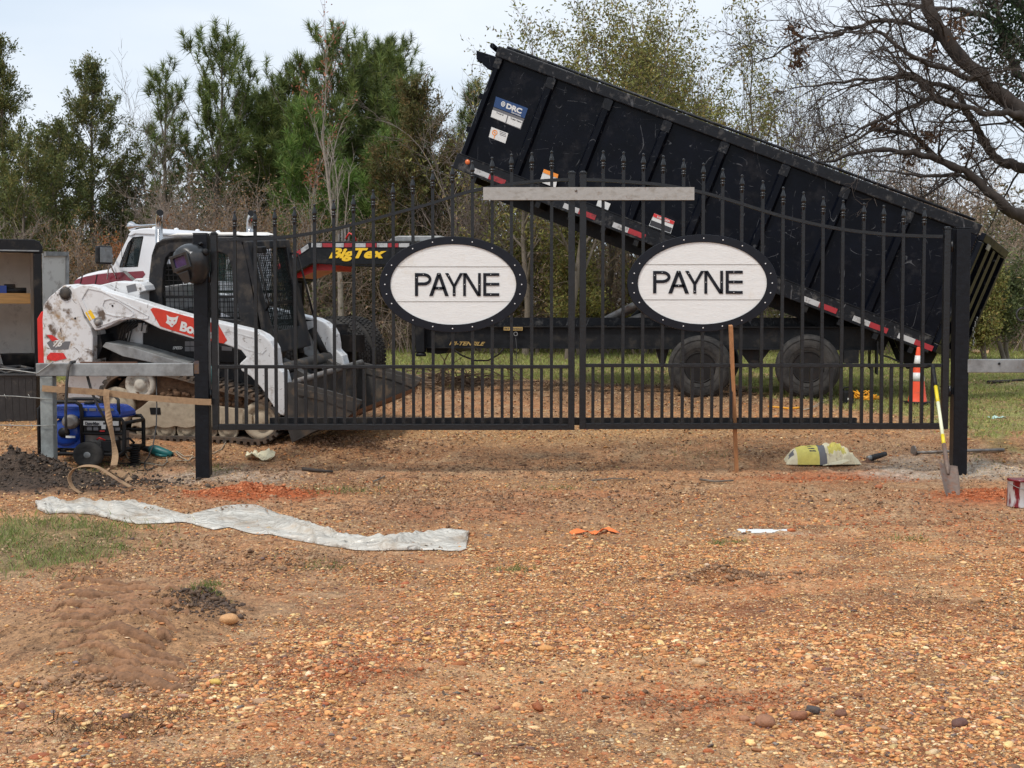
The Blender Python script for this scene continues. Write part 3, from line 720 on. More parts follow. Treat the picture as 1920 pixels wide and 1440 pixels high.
A = np.concatenate([scatter(8.6, 14.5, 900, lambda m_, q: m_['brown'] * .7 * np.clip(.5 + 2 * fbm(q[:, 0] * 1.6, q[:, 1] * 1.6, 71, 3), 0, 1)),
                    scatter(4.2, 8.6, 420, lambda m_, q: np.clip(fbm(q[:, 0] * 1.1, q[:, 1] * 1.1, 72, 3) * 1.6 - .1, 0, .5) + m_['tread'] * .15 + m_['soil'] * .6),
                    scatter(14.5, 24, 420, lambda m_, q: .35 + .5 * np.clip(m_['mudband'], 0, 1))])
N = len(A); z = gheight(A[:, 0], A[:, 1]) + nr.uniform(.003, .02, N)
nn = rv(N, .55); nn[:, 2] = 1
P, F, c = cards(np.column_stack([A, z]), nr.uniform(.012, .04, N) * (.6 + A[:, 1] / 22), nr.uniform(.004, .02, N) * (.6 + A[:, 1] / 22), nn, rv(N), LP[nr.integers(0, 6, N)] * nr.uniform(.7, 1.3, (N, 1)))
tag(raw_mesh('leaf_litter', P, F, c, [M['leafbed']]), 'dry brown leaves and straw strewn over the dirt', 'leaf litter', kind='stuff')
def blades(A, h0, h1, w, pal, lean=.5):
    N = len(A); z = gheight(A[:, 0], A[:, 1]) - .005; B = np.column_stack([A, z]); h = nr.uniform(h0, h1, N)
    d = rv(N, lean); d[:, 2] = 1; d /= np.linalg.norm(d, axis=1, keepdims=True)
    s = rv(N); s[:, 2] = 0; s /= np.linalg.norm(s, axis=1, keepdims=True) + 1e-9
    tip = B + d * h[:, None] + s * 0; mid = B + d * (h * .5)[:, None] * np.array([.6, .6, 1])
    P = np.stack([B - s * w / 2, B + s * w / 2, mid + s * w * .4, tip, mid - s * w * .4], 1).reshape(-1, 3)
    F = np.arange(N * 5).reshape(N, 5)
    return P, F, np.repeat(pal[nr.integers(0, len(pal), N)] * nr.uniform(.75, 1.25, (N, 1)), 5, 0)
GP = np.array([(.26, .34, .09), (.33, .38, .12), (.19, .26, .07), (.38, .36, .15), (.38, .32, .18)])
A = scatter(5.6, 12, 3200, lambda m_, q: m_['grassnear'] * np.clip(.55 + 1.8 * fbm(q[:, 0] * 2.5, q[:, 1] * 2.5, 81, 3), .1, 1))
P, F, c = blades(A, .03, .085, .005, GP, .7)
# tufts of grass in the dirt
T = []
for (px, py, r_, k) in ((960, 1062, .12, 160), (640, 920, .35, 500), (400, 880, .2, 200), (190, 1000, .15, 260), (400, 1090, .08, 90), (1370, 1018, .1, 90), (1345, 1025, .05, 60),
                        (380, 1150, .10, 260), (600, 1060, .2, 150), (175, 880, .35, 420), (1700, 1010, .12, 100), (1860, 870, .4, 160), (1050, 920, .3, 150), (1300, 855, .4, 160)):
    p = FH(px, py); T.append(np.column_stack([nr.normal(p.x, r_ * .6, k), nr.normal(p.y, r_ * .5, k)]))
P2, F2, c2 = blades(np.concatenate(T), .02, .06, .005, GP * .8, .8)
# dead grass clumps
T = []
for (px, py, r_, k) in ((240, 1375, .14, 420), (330, 1350, .1, 200), (110, 1380, .1, 160), (470, 1105, .15, 160), (350, 1160, .14, 300), (180, 1075, .25, 420), (1180, 1235, .2, 120), (1700, 1120, .3, 160), (600, 1040, .3, 260)):
    p = FH(px, py); T.append(np.column_stack([nr.normal(p.x, r_ * .8, k), nr.normal(p.y, r_ * .6, k)]))
P3, F3, c3 = blades(np.concatenate(T), .02, .06, .004, LP * .8, 1.6)
def cat(*L):
    o = 0; V, F, c = [], [], []
    for (p, f, q) in L: V.append(p); F.append(f + o); c.append(q); o += len(p)
    return np.concatenate(V), np.concatenate(F), np.concatenate(c)
P, F, c = cat((P, F, c), (P2, F2, c2), (P3, F3, c3))
tag(raw_mesh('grass', P, F, c, [M['grass']], n=5), 'patchy green grass and dead tufts on the near ground', 'grass', kind='stuff')
A = scatter(14.2, 23, 2600, lambda m_, q: m_['lawn'] * np.clip(.5 + 1.2 * fbm(q[:, 0] * 1.2, q[:, 1] * 1.2, 82, 3), .05, 1) * .8)
A2 = scatter(23, 34, 700, lambda m_, q: m_['lawn'] * .7)
GP2 = np.array([(.34, .40, .11), (.40, .45, .13), (.27, .32, .09), (.44, .42, .17), (.33, .28, .15)])
P, F, c = blades(A, .03, .075, .009, GP2, .7); P2, F2, c2 = blades(A2, .05, .10, .02, GP2, .7)
P, F, c = cat((P, F, c), (P2, F2, c2))
tag(raw_mesh('lawn', P, F, c, [M['grass']], n=5), 'green grass field behind the gate and trailer', 'grass', kind='stuff')

# ================================================================== GATE
GF = Frame((0, 13.0, 0))
OFFY = Vector((0, 1, 0))
def fin_lathe(mb, x, y, ztip, k=.0052):
    # profile in photo pixels below the tip (k metres a pixel)
    pr = [(0.3, 0), (2.2, 1), (2.6, 2.6), (1.6, 4.6), (2.2, 8), (3.4, 12), (4.5, 16.5), (4.4, 18), (3.0, 20.5), (3.0, 22), (4.3, 22.8), (4.3, 24), (3.3, 24.8), (3.3, 26.6), (4.2, 27.4), (4.2, 28.6), (3.4, 29.2), (3.4, 33)]
    mb.lathe([(a * k, -b_ * k) for a, b_ in pr], (x, y, ztip), n=10)
def interp(tab, x): return float(np.interp(x, [t[0] for t in tab], [t[1] for t in tab]))
railL = [(403, 450), (442, 448.5), (480, 447), (517, 446), (554, 442.5), (590, 436.5), (627, 429), (664, 421), (701, 411), (738, 400), (775, 390), (812, 382), (849, 367), (885, 357), (923, 350), (959, 344.5), (997, 340), (1034, 337), (1072, 336)]
railR = [(1092, 336), (1130, 337.5), (1168, 340), (1205, 342.5), (1242, 346), (1280, 352), (1317, 360), (1353, 370), (1389, 381), (1428, 394), (1466, 405.5), (1504, 414.5), (1541, 423), (1578, 430), (1617, 435), (1654, 438.5), (1691, 441), (1730, 442.5), (1773, 443.5)]
tipL = [(442, 395), (480, 394), (517, 391), (554, 387), (591, 382), (627, 374), (664, 365.5), (701, 355), (738, 343), (775, 330), (812, 319), (849, 309), (886, 301), (923, 294), (959, 288), (997, 285), (1034, 282.5)]
tipR = [(1130, 282), (1168, 284), (1205, 287), (1242, 291), (1280, 297), (1317, 305), (1353, 315), (1389, 327), (1428, 338), (1466, 350), (1504, 359), (1541, 368), (1578, 375), (1617, 380), (1654, 384), (1691, 387), (1730, 388)]
W = .030
def gate_leaf(side):
    L = side == 'L'
    xs0, xs1 = ((403, 1071.5) if L else (1092.5, 1773))
    root = GF.p(xs0 if L else xs1, 799); base = Vector((root.x, 13.0, gz(root.x, 13.0)))
    r = empty('gate_leaf', base, (0, 0, 0), 'left leaf of the black iron driveway gate, hung beside the post with the welding helmet' if L
              else 'right leaf of the black iron driveway gate, hung on the post by the shovel', 'gate', 'leaves of the driveway gate')
    G = M['gate']
    def bld(mb, name, mm=G, parent=r, bevel=0):
        o = mb.build(name, mm, parent, bevel); o.location = -base if parent is r else Vector((0, 0, 0)); return o
    yb, ym = (800, 687.5) if L else (798.5, 685)
    def X(px, py=620): return GF.p(px, py).x
    def Z(px, py): return GF.p(px, py).z
    # stiles
    for (xx, yt, nm) in ((xs0, 440 if L else 326, 0), (xs1, 326 if L else 430, 1)):
        zt = Z(xx, yt); zb = Z(xx, yb) - .03; x = X(xx)
        mb = MB(); mb.box(x - .03, x + .03, 12.97, 13.03, zb, zt)
        st = bld(mb, 'stile', bevel=.004)
        mb = MB(); mb.box(x - .034, x + .034, 12.966, 13.034, zt, zt + .012)
        mb.lathe([(.03, 0), (.028, .008), (.018, .014), (.001, .016)], (x, 13, zt + .012), n=12); bld(mb, 'stile_cap', parent=st)
    x0, x1 = X(xs0) + .03, X(xs1) - .03
    mb = MB(); mb.box(x0, x1, 12.972, 13.028, Z(700, yb) - .030, Z(700, yb) + .026); bld(mb, 'bottom_rail', bevel=.003)
    zm = Z(700, ym); mb = MB(); mb.box(x0, x1, 12.978, 13.022, zm - .017, zm + .016); bld(mb, 'middle_rail', bevel=.003)
    tab = railL if L else railR; pts = []
    xx = np.linspace(xs0 + 5, xs1 - 5, 60)
    ys = np.array([interp(tab, q) for q in xx]); ys = np.convolve(np.pad(ys, 3, mode='edge'), np.ones(7) / 7, 'valid')
    a = [GF.p(q, y_ - 2.9, -.022) for q, y_ in zip(xx, ys)]; b_ = [GF.p(q, y_ + 2.9, -.022) for q, y_ in zip(xx, ys)]
    w2 = lambda P: [Vector((p.x, 13.0 - .022, p.z)) for p in P]
    mb = MB(); mb.ring(w2(a), w2(b_), (0, .044, 0), closed=False); bld(mb, 'arched_top_rail')
    zlo = Z(700, yb) + .027
    for (px, ty) in (tipL if L else tipR):
        x = X(px); zt = Z(px, ty); mb = MB(); mb.box(x - .0145, x + .0145, 12.9855, 13.0145, zlo, zm - .018); mb.box(x - .0145, x + .0145, 12.9855, 13.0145, zm + .017, zt - .15)
        pk = bld(mb, 'picket'); f_ = MB(); fin_lathe(f_, x, 13.0, zt); bld(f_, 'finial', parent=pk)
    shorts = [(q[0] + 18.4) for q in (tipL if L else tipR)][:-1] + ([423.5, 1052] if L else [1112, 1750])
    for px in shorts:
        x = X(px); mb = MB(); mb.box(x - .0145, x + .0145, 12.9855, 13.0145, zlo, zm - .018); bld(mb, 'short_picket')
    # oval name panel
    cx, cy, rx, ry, ix, iy = (850, 533.5, 138, 89.5, 117.5, 75) if L else (1316.5, 531, 140.5, 90.5, 120.5, 76.5)
    c_ = GF.p(cx, cy, -.03); sc = c_.y + 13; sc = (13 - .03) / FPX
    def el(ax, ay, dy, nseg=72): return [Vector((c_.x + ax * sc * math.cos(t), dy, c_.z + ay * sc * math.sin(t))) for t in np.linspace(0, 2 * math.pi, nseg, endpoint=False)]
    mb = MB(); mb.prism(el(ix + 1, iy + 1, 12.962), (0, .022, 0)); pn = bld(mb, 'name_panel', M['signw'])
    pn['label'] = 'white oval board lettered PAYNE in a black bolted rim'
    mb = MB(); mb.ring(el(rx, ry, 12.952), el(ix, iy, 12.952), (0, .032, 0)); bld(mb, 'panel_rim', M['signb'], pn, bevel=.003)
    mb = MB()
    for yy, dx in ((500, 0), (565.5, 0)) if L else ((496, 0), (562, 0)):
        z = GF.p(cx, yy, -.04).z; hw = sc * ix * math.sqrt(max(0, 1 - ((yy - cy) / iy) ** 2)); mb.box(c_.x - hw + .004, c_.x + hw - .004, 12.9595, 12.963, z - .002, z + .002)
    bld(mb, 'board_joint', M['seam'], pn)
    tq = ((778, 512), (936, 512), (936, 555), (778, 555)) if L else ((1224.5, 508), (1392.5, 507.5), (1392.5, 551), (1224.5, 550))
    q = [GF.p(a_, b2, -.042) for a_, b2 in tq]; q = [Vector((v.x, 12.961, v.z)) for v in q]
    # hand-cut letters P A Y N E as strokes on a grid of the text box
    mb = MB(); tl, tr, br, bl = q
    def g2(u, w_): return (tl * (1 - u) + tr * u) * (1 - w_) + (bl * (1 - u) + br * u) * w_
    T = .036; H = .135
    def poly(pp): mb.prism([g2(u, w_) for u, w_ in pp], (0, -.005, 0))
    poly([(0, 0), (T, 0), (T, 1), (0, 1)])                                            # P stem
    arc = [(T, 0), (.105, 0)] + [(.105 + .09 * math.sin(t), .27 - .27 * math.cos(t)) for t in np.linspace(.15, math.pi - .15, 12)] + [(.105, .54), (T, .54)]
    arci = [(T, H), (.100, H)] + [(.100 + .062 * math.sin(t), .27 - (.27 - H) * math.cos(t)) for t in np.linspace(.15, math.pi - .15, 12)] + [(.100, .54 - H), (T, .54 - H)]
    mb.ring([g2(*p_) for p_ in arc], [g2(*p_) for p_ in arci], (0, -.005, 0), closed=False)
    ax = .285
    poly([(ax - .116, 1), (ax - .020, 0), (ax + .02, 0), (ax - .072, 1)]); poly([(ax - .02, 0.0), (ax + .020, 0), (ax + .116, 1), (ax + .072, 1)])
    poly([(ax - .06, .60), (ax + .06, .60), (ax + .072, .72), (ax - .072, .72)])
    yx = .465
    poly([(yx - .108, 0), (yx - .068, 0), (yx + .001, .48), (yx - .016, .60)]); poly([(yx + .068, 0), (yx + .108, 0), (yx + .016, .60), (yx - .001, .48)])
    poly([(yx - .016, .50), (yx + .016, .50), (yx + .016, 1), (yx - .016, 1)])
    poly([(.572, 0), (.604, 0), (.604, 1), (.572, 1)]); poly([(.749, 0), (.781, 0), (.781, 1), (.749, 1)]); poly([(.572, 0), (.614, 0), (.781, 1), (.739, 1)])
    poly([(.81, 0), (.845, 0), (.845, 1), (.81, 1)])
    for w0 in (0, .425, .875): poly([(.845, w0), (1, w0), (1, w0 + .125), (.845, w0 + .125)])
    bld(mb, 'lettering', M['signb'], pn)
    def screw(x, y, z, k=1.0):
        mb = MB(); mb.lathe([(.0062 * k, 0), (.0062 * k, -.004), (.001, -.006)], (x, y, z), axis=(0, 1, 0), n=8); bld(mb, 'screw', M['screw'], pn)
    for px in [p_[0] for p_ in (tipL if L else tipR)]:
        if abs(px - cx) < rx - 4:
            for s_ in (-1, 1):
                hy = math.sqrt(1 - ((px - cx) / rx) ** 2); hy = (ry * .5 + iy * .5) * math.sqrt(max(0, 1 - ((px - cx) / (rx * .5 + ix * .5)) ** 2))
                if hy > 44: screw(X(px), 12.9515, c_.z + s_ * hy * sc)
    for t in (.0, .22, -.22, .45, -.45, 3.1416, 2.92, 3.36, 2.69, 3.59):
        screw(c_.x + (rx + ix) / 2 * sc * math.cos(t), 12.9515, c_.z + (ry + iy) / 2 * sc * math.sin(t))
    for (u, w_) in ((.016, .2), (.1, .06), (.285, .66), (.285, .05), (.465, .9), (.4, .12), (.588, .5), (.765, .5), (.9, .06), (.9, .49), (.9, .94)):
        p_ = g2(u, w_); screw(p_.x, 12.9528, p_.z, .6)
    # hinges at the post side
    for py in ((520, 740) if L else (462, 733)):
        hx, ox = (X(xs0), -1) if L else (X(xs1), 1); z = Z(xs0 if L else xs1, py)
        mb = MB(); mb.lathe([(.016, -.05), (.016, .05)], (hx + ox * .045, 12.985, z), n=12); mb.box(min(hx + ox * .03, hx + ox * .075), max(hx + ox * .03, hx + ox * .075), 12.98, 12.992, z - .03, z + .03); bld(mb, 'hinge')
    return r
gate_leaf('L'); gate_leaf('R')
def gpost(px_t, py_t, px_b, py_b, label):
    b_ = ghit(px_b, py_b, 12); t_ = GF.p(px_t, py_t); wv = .066; x = (GF.p(px_b, 650).x + GF.p(px_t, 650).x) / 2
    b_ = Vector((GF.p(px_b, py_b - 4).x, 13.0, gz(GF.p(px_b, 880).x, 13.0)))
    r = empty('gate_post', b_, (0, 0, 0), label, 'post', 'square black gate posts')
    mb = MB(); mb.box(-wv, wv, -wv, wv, -.25, t_.z - b_.z); mb.build('shaft', M['post'], r, bevel=.008)
    mb = MB(); mb.box(-wv - .002, wv + .002, -wv - .002, wv + .002, t_.z - b_.z, t_.z - b_.z + .008); mb.build('post_cap', M['post'], r, bevel=.003)
    return r, b_, t_
pl, plb, plt = gpost(378, 439, 382.5, 903, 'black square gate post with a welding helmet hung on its top')
# burnt paint near the weld of the brace
z = GF.p(380, 690).z
mb = MB(); mb.box(-.0672, -.02, -.0675, -.06, z - plb.z - .05, z - plb.z + .07); mb.build('weld_burn', M['heat'], pl)
mb = MB(); mb.box(-.078, -.067, -.045, .045, z - plb.z - .06, z - plb.z + .055); mb.build('weld_plate', M['steel'], pl, bevel=.004)
pr_, prb, prt = gpost(1799, 429, 1796, 891, 'black square gate post at the right end of the gate, shovel leaning beside it')

# clamp bar across the top
a, b_ = GF.p(906, 364, -.06), GF.p(1301.5, 363.5, -.06)
mb = MB(); mb.box(a.x, b_.x, 12.925, 12.931, a.z - .055, a.z + .063); mb.box(a.x, b_.x, 12.931, 12.965, a.z - .055, a.z - .049)
bar = mb.build('steel_angle_bar', M['bar'], None, org=((a.x + b_.x) / 2, 12.945, a.z))
tag(bar, 'bare grey steel bar clamped across the top of both gate leaves', 'steel bar')
mb = MB()
for px in (1078, 1286, 935):
    p = GF.p(px, 361, -.07)
for px in (1080,):
    p = GF.p(px, 357, -.08); mb.lathe([(.012, 0), (.012, -.008), (.002, -.012)], (p.x, 12.924, p.z), axis=(0, 1, 0), n=6)
o = mb.build('bolt_head', M['steel'], bar); o.location = -bar.location
# steel tube behind the bottom rails
a, b_ = GF.p(506, 790, .07), GF.p(1606, 790, .07)
mb = MB(); mb.box(a.x, b_.x, 13.05, 13.10, a.z - .035, a.z + .035)
tag(mb.build('steel_tube', M['blkdusty'], None, bevel=.004, org=((a.x + b_.x) / 2, 13.075, a.z)), 'dark steel tube fastened behind the bottom rails of the gate', 'steel tube')
# ================================================================== SKID LOADER (tracked)
o_ = at(340, 827, 14.2)
LF = Frame((o_.x, o_.y, o_.z), yaw=-14, roll=4.0)
lr = LF.root('track_loader', 'white tracked skid loader with red arm decals and dirty steel bucket behind the left post', 'loader')
def PL(pts, v): return LF.L(pts, v)
def LB(mb, name, m_, parent=None, bevel=0): return mb.build(name, m_, parent or lr, bevel)
# undercarriage: track belts, frames, rollers
def track(v0, v1, name):
    path = [(182, 752), (190, 722), (206, 703), (228, 695), (275, 692), (330, 702), (400, 722), (462, 738), (500, 750), (520, 768), (527, 792), (519, 815), (500, 829), (478, 833), (440, 829), (380, 827), (300, 826), (250, 824), (215, 812), (192, 785)]
    c = PL(path, 0); c = [Vector((p.x, 0, p.z)) for p in c]
    # resample to even steps
    P_ = c + [c[0]]; seg = [(P_[i + 1] - P_[i]).length for i in range(len(c))]; T_ = sum(seg); N_ = 64; out_ = []
    for k in range(N_):
        s = T_ * k / N_; i = 0
        while s > seg[i]: s -= seg[i]; i += 1
        out_.append(P_[i].lerp(P_[i + 1], s / seg[i]))
    cen = sum(out_, Vector()) / N_
    inner = []
    for k in range(N_):
        t = (out_[(k + 1) % N_] - out_[k - 1]).normalized(); nrm = Vector((-t.z, 0, t.x))
        if nrm.dot(cen - out_[k]) < 0: nrm = -nrm
        inner.append((out_[k] + nrm * .045, nrm, t))
    mb = MB(); A_ = [Vector((p.x, v0, p.z)) for p in [q + i_[1] * .018 for q, i_ in zip(out_, inner)]]; B_ = [Vector((i_[0].x, v0, i_[0].z)) for i_ in inner]
    mb.ring(A_, B_, (0, v1 - v0, 0))
    b_ = LB(mb, 'track_belt', M['tread'])
    mb = MB()
    for k in range(N_):
        if k % 1 == 0:
            q, (i_, nrm, t) = out_[k], inner[k]; w_ = T_ / N_ * .26
            for (a0, a1, sh) in ((v0 - .004, (v0 + v1) / 2 - .01, 0), ((v0 + v1) / 2 + .01, v1 + .004, .5)):
                qq = q + t * (T_ / N_ * sh)
                r4 = [qq - t * w_ - nrm * .012, qq + t * w_ - nrm * .012, qq + t * w_ + nrm * .02, qq - t * w_ + nrm * .02]
                mb.prism([Vector((p.x, a0, p.z)) for p in r4], (0, a1 - a0, 0))
    LB(mb, 'track_lugs', M['tread'], b_)
    # side frame (tan, caked with mud)
    f = [(243, 803), (246, 775), (262, 764), (275, 753), (330, 750), (368, 757), (420, 765), (452, 768), (470, 780), (470, 803)]
    xs = np.linspace(470, 243, 40); sc_ = [(x, 803 - 5.5 * abs(math.sin((x - 250) / 38.5 * math.pi)) ** .6 * -1 - 5) for x in xs]
    mb = MB(); poly = [Vector((p.x, v0 + .03, p.z)) for p in PL(f[1:-1] + [(470, 803)] + [(x, y_) for x, y_ in sc_[1:-1]] + [(243, 803)], 0)]
    mb.prism(poly, (0, v1 - v0 - .06, 0)); LB(mb, 'track_frame', M['mudtan'], bevel=.006)
    mb = MB(); h = [Vector((p.x, v0 + .026, p.z)) for p in PL([(278, 765), (298, 765), (299, 778), (280, 778)], 0)]; mb.prism(h, (0, .006, 0)); LB(mb, 'frame_slot', M['blk'])
    for px in (268, 306, 345, 384, 423):
        mb = MB(); p = LF.p(px, 809, 0); R0 = .105
        mb.lathe([(.02, 0), (.05, 0), (.06, .02), (R0 - .02, .02), (R0, 0), (R0, .05), (R0 - .03, .06), (R0 - .03, v1 - v0 - .14)], (p.x, v0 + .05, p.z), axis=(0, 1, 0), n=24)
        LB(mb, 'track_roller', M['mudtan'])
    for (px, py, R0, nm, m_) in ((486, 790, .20, 'front_idler', 'mudtan'), (215, 762, .20, 'rear_idler', 'mudtan'), (259, 722, .165, 'drive_sprocket', 'hub')):
        mb = MB(); p = LF.p(px, py, 0)
        mb.lathe([(.015, -.005), (R0 * .35, -.005), (R0 * .4, .02), (R0 * .62, .03), (R0 * .72, 0), (R0, 0), (R0, .06), (R0 * .8, .07), (R0 * .8, v1 - v0 - .1)], (p.x, v0 + .03, p.z), axis=(0, 1, 0), n=28)
        LB(mb, nm, M[m_])
    mb = MB(); mu = [(262, 700), (300, 704), (350, 716), (420, 735), (480, 752), (490, 775), (455, 772), (368, 762), (330, 755), (275, 758), (225, 790), (205, 765), (205, 735), (225, 712)]
    mb.prism([Vector((p.x, v0 + .09, p.z)) for p in PL(mu, 0)], (0, v1 - v0 - .18, 0)); LB(mb, 'packed_mud', M['mud'])
    rg = random.Random(5); mb = MB()
    for i in range(90):
        px = rg.uniform(215, 480); py = 716 + (px - 215) * .17 + rg.uniform(-6, 30); p = LF.p(px, py, 0); s = rg.uniform(.012, .035)
        mb.ball((p.x, v0 + .08, p.z), s * 1.5, s, s, 6)
    mb.build('mud_clods', M['mud'], lr)['kind'] = 'stuff'
track(0.0, .40, 'near'); track(1.50, 1.90, 'far')
# chassis between the tracks
mb = MB(); mb.prism([LF.p(a, b_, .40) for a, b_ in [(180, 610), (265, 600), (455, 648), (462, 668), (455, 690), (520, 720), (520, 790), (470, 805), (205, 795), (180, 700)]], (0, 1.1, 0)); LB(mb, 'chassis', M['blkdusty'], bevel=.01)
# black side panel with SPEED lettering
sp = [(268, 612), (300, 612), (362, 640), (445, 655), (462, 672), (450, 681), (268, 672)]
mb = MB(); mb.prism(PL(sp, .33), (0, .06, 0)); pn = LB(mb, 'side_panel', M['blk'], bevel=.006)
mb = MB(); text_on(mb, 'SPEED', PL([(324, 649.5), (342, 649.5), (342, 655), (324, 655)], .33), (0, -.003, 0), shear=.3, bold=.02); LB(mb, 'speed_lettering', M['decw'], pn)
for (a, b_) in ((347, 640), (357, 640), (347, 650), (357, 650)):
    mb = MB(); mb.prism(PL([(a, b_), (a + 9, b_), (a + 9, b_ + 8.5), (a, b_ + 8.5)], .33), (0, -.003, 0)); LB(mb, 'warning_sticker', M['decg'], pn)
mb = MB(); mb.prism(PL([(416, 649), (435, 651), (435, 658), (416, 657)], .33), (0, -.003, 0)); LB(mb, 'warning_sticker', M['decg'], pn)
mb = MB(); mb.prism(PL([(232, 628), (268, 605), (268, 655), (246, 652)], .36), (0, .2, 0)); LB(mb, 'inner_panel', M['white'], bevel=.01)
for i in range(5):
    mb = MB(); mb.tube([LF.p(218 + i * 5, 655, .3), LF.p(228 + i * 5, 615, .3), LF.p(240 + i * 6, 600, .33)], .008, 6); LB(mb, 'hydraulic_hose', M['cable'])
# fender plate (galvanised looking step plates)
mb = MB(); mb.prism(PL([(192, 650), (198, 642), (250, 652), (325, 675), (352, 681), (300, 683), (230, 668)], .02), (0, .30, .0)); LB(mb, 'track_guard', M['galv'], bevel=.004)
mb = MB(); mb.prism(PL([(172, 628), (188, 628), (192, 650), (180, 678), (172, 678)], .15), (0, .25, 0)); LB(mb, 'rear_gusset', M['blkdusty'])
# rear upright / tail box
rp = [(82, 690), (80, 640), (79, 600), (81, 572), (92, 557), (112, 540), (120, 534), (134, 536), (142, 542), (150, 570), (158, 597), (170, 615), (174, 632), (173, 692)]
for v0, nm in ((.06, 1), (1.55, 0)):
    mb = MB(); mb.prism(PL(rp, 0 if v0 < 1 else 0) if False else [Vector((p.x, v0, p.z)) for p in PL(rp, .06)], (0, .28, 0)); up = LB(mb, 'rear_upright', M['whitemud'], bevel=.012)
    if v0 < 1:
        p = LF.p(123, 551, .06); mb = MB(); mb.lathe([(.005, -.02), (.055, -.02), (.06, 0), (.075, 0)], (p.x, .06, p.z), axis=(0, 1, 0), n=18); LB(mb, 'pivot_pin', M['blkdusty'], up)
        p = LF.p(141, 597, .06); mb = MB(); mb.lathe([(.005, -.002), (.012, -.002), (.012, .01)], (p.x, .06, p.z), axis=(0, 1, 0), n=10); LB(mb, 'bolt_hole', M['blk'], up)
        mb = MB(); text_on(mb, '76', PL([(100, 637), (118, 637), (117, 650), (99, 650)], .058), (0, -.003, 0), shear=.35, bold=.03); LB(mb, 'model_number', M['decw'], up)
        mb = MB(); mb.prism(PL([(88, 628), (97, 628), (110, 637), (98, 640)], .058), (0, -.003, 0)); LB(mb, 'red_stripe', M['decr'], up); mb = MB(); mb.prism(PL([(88, 668), (95, 661), (119, 662), (125, 672), (104, 677), (88, 674)], .058), (0, -.003, 0)); LB(mb, 'red_stripe', M['decr'], up)
        mb = MB(); mb.prism(PL([(88, 643), (97, 636), (104, 652), (122, 640), (132, 640), (128, 655), (96, 656)], .0592), (0, -.0015, 0)); LB(mb, 'grey_stripe', M['decg'], up)
mb = MB(); mb.prism([Vector((p.x, .34, p.z)) for p in PL([(84, 690), (82, 600), (110, 555), (150, 560), (172, 600), (172, 690)], .06)], (0, 1.2, 0)); LB(mb, 'engine_bay', M['blkdusty'], bevel=.01)
mb = MB(); mb.prism([Vector((p.x, .09, p.z)) for p in PL([(71, 682), (69, 598), (77, 584), (83, 584), (83, 682)], .09)], (0, .24, 0)); LB(mb, 'tail_lamp_guard', M['red'], bevel=.01)
mb = MB(); mb.prism([Vector((p.x, .36, p.z)) for p in PL([(98, 704), (172, 704), (172, 760), (98, 760)], .06)], (0, .04, 0)); LB(mb, 'lower_side_plate', M['white'], bevel=.01)
# upper engine hood and link
mb = MB(); mb.prism(PL([(148, 540), (190, 534), (215, 528), (245, 530), (262, 530), (270, 536), (274, 545), (262, 548), (262, 570), (200, 560), (150, 556)], .2), (0, .22, 0)); LB(mb, 'upper_link', M['white'], bevel=.01)
mb = MB(); mb.prism(PL([(237, 536), (254, 532), (257, 545), (240, 549)], .2), (0, -.003, 0)); LB(mb, 'serial_sticker', M['decg'])
p = LF.p(263, 541, .2); mb = MB(); mb.lathe([(.012, -.012), (.012, 0)], (p.x, .2, p.z), axis=(0, 1, 0), n=12); LB(mb, 'link_pin', M['steel'])
mb = MB(); mb.prism([Vector((p.x, .45, p.z)) for p in PL([(150, 560), (158, 545), (275, 540), (275, 610), (170, 610)], .2)], (0, 1.0, 0)); LB(mb, 'engine_hood', M['white'], bevel=.02)
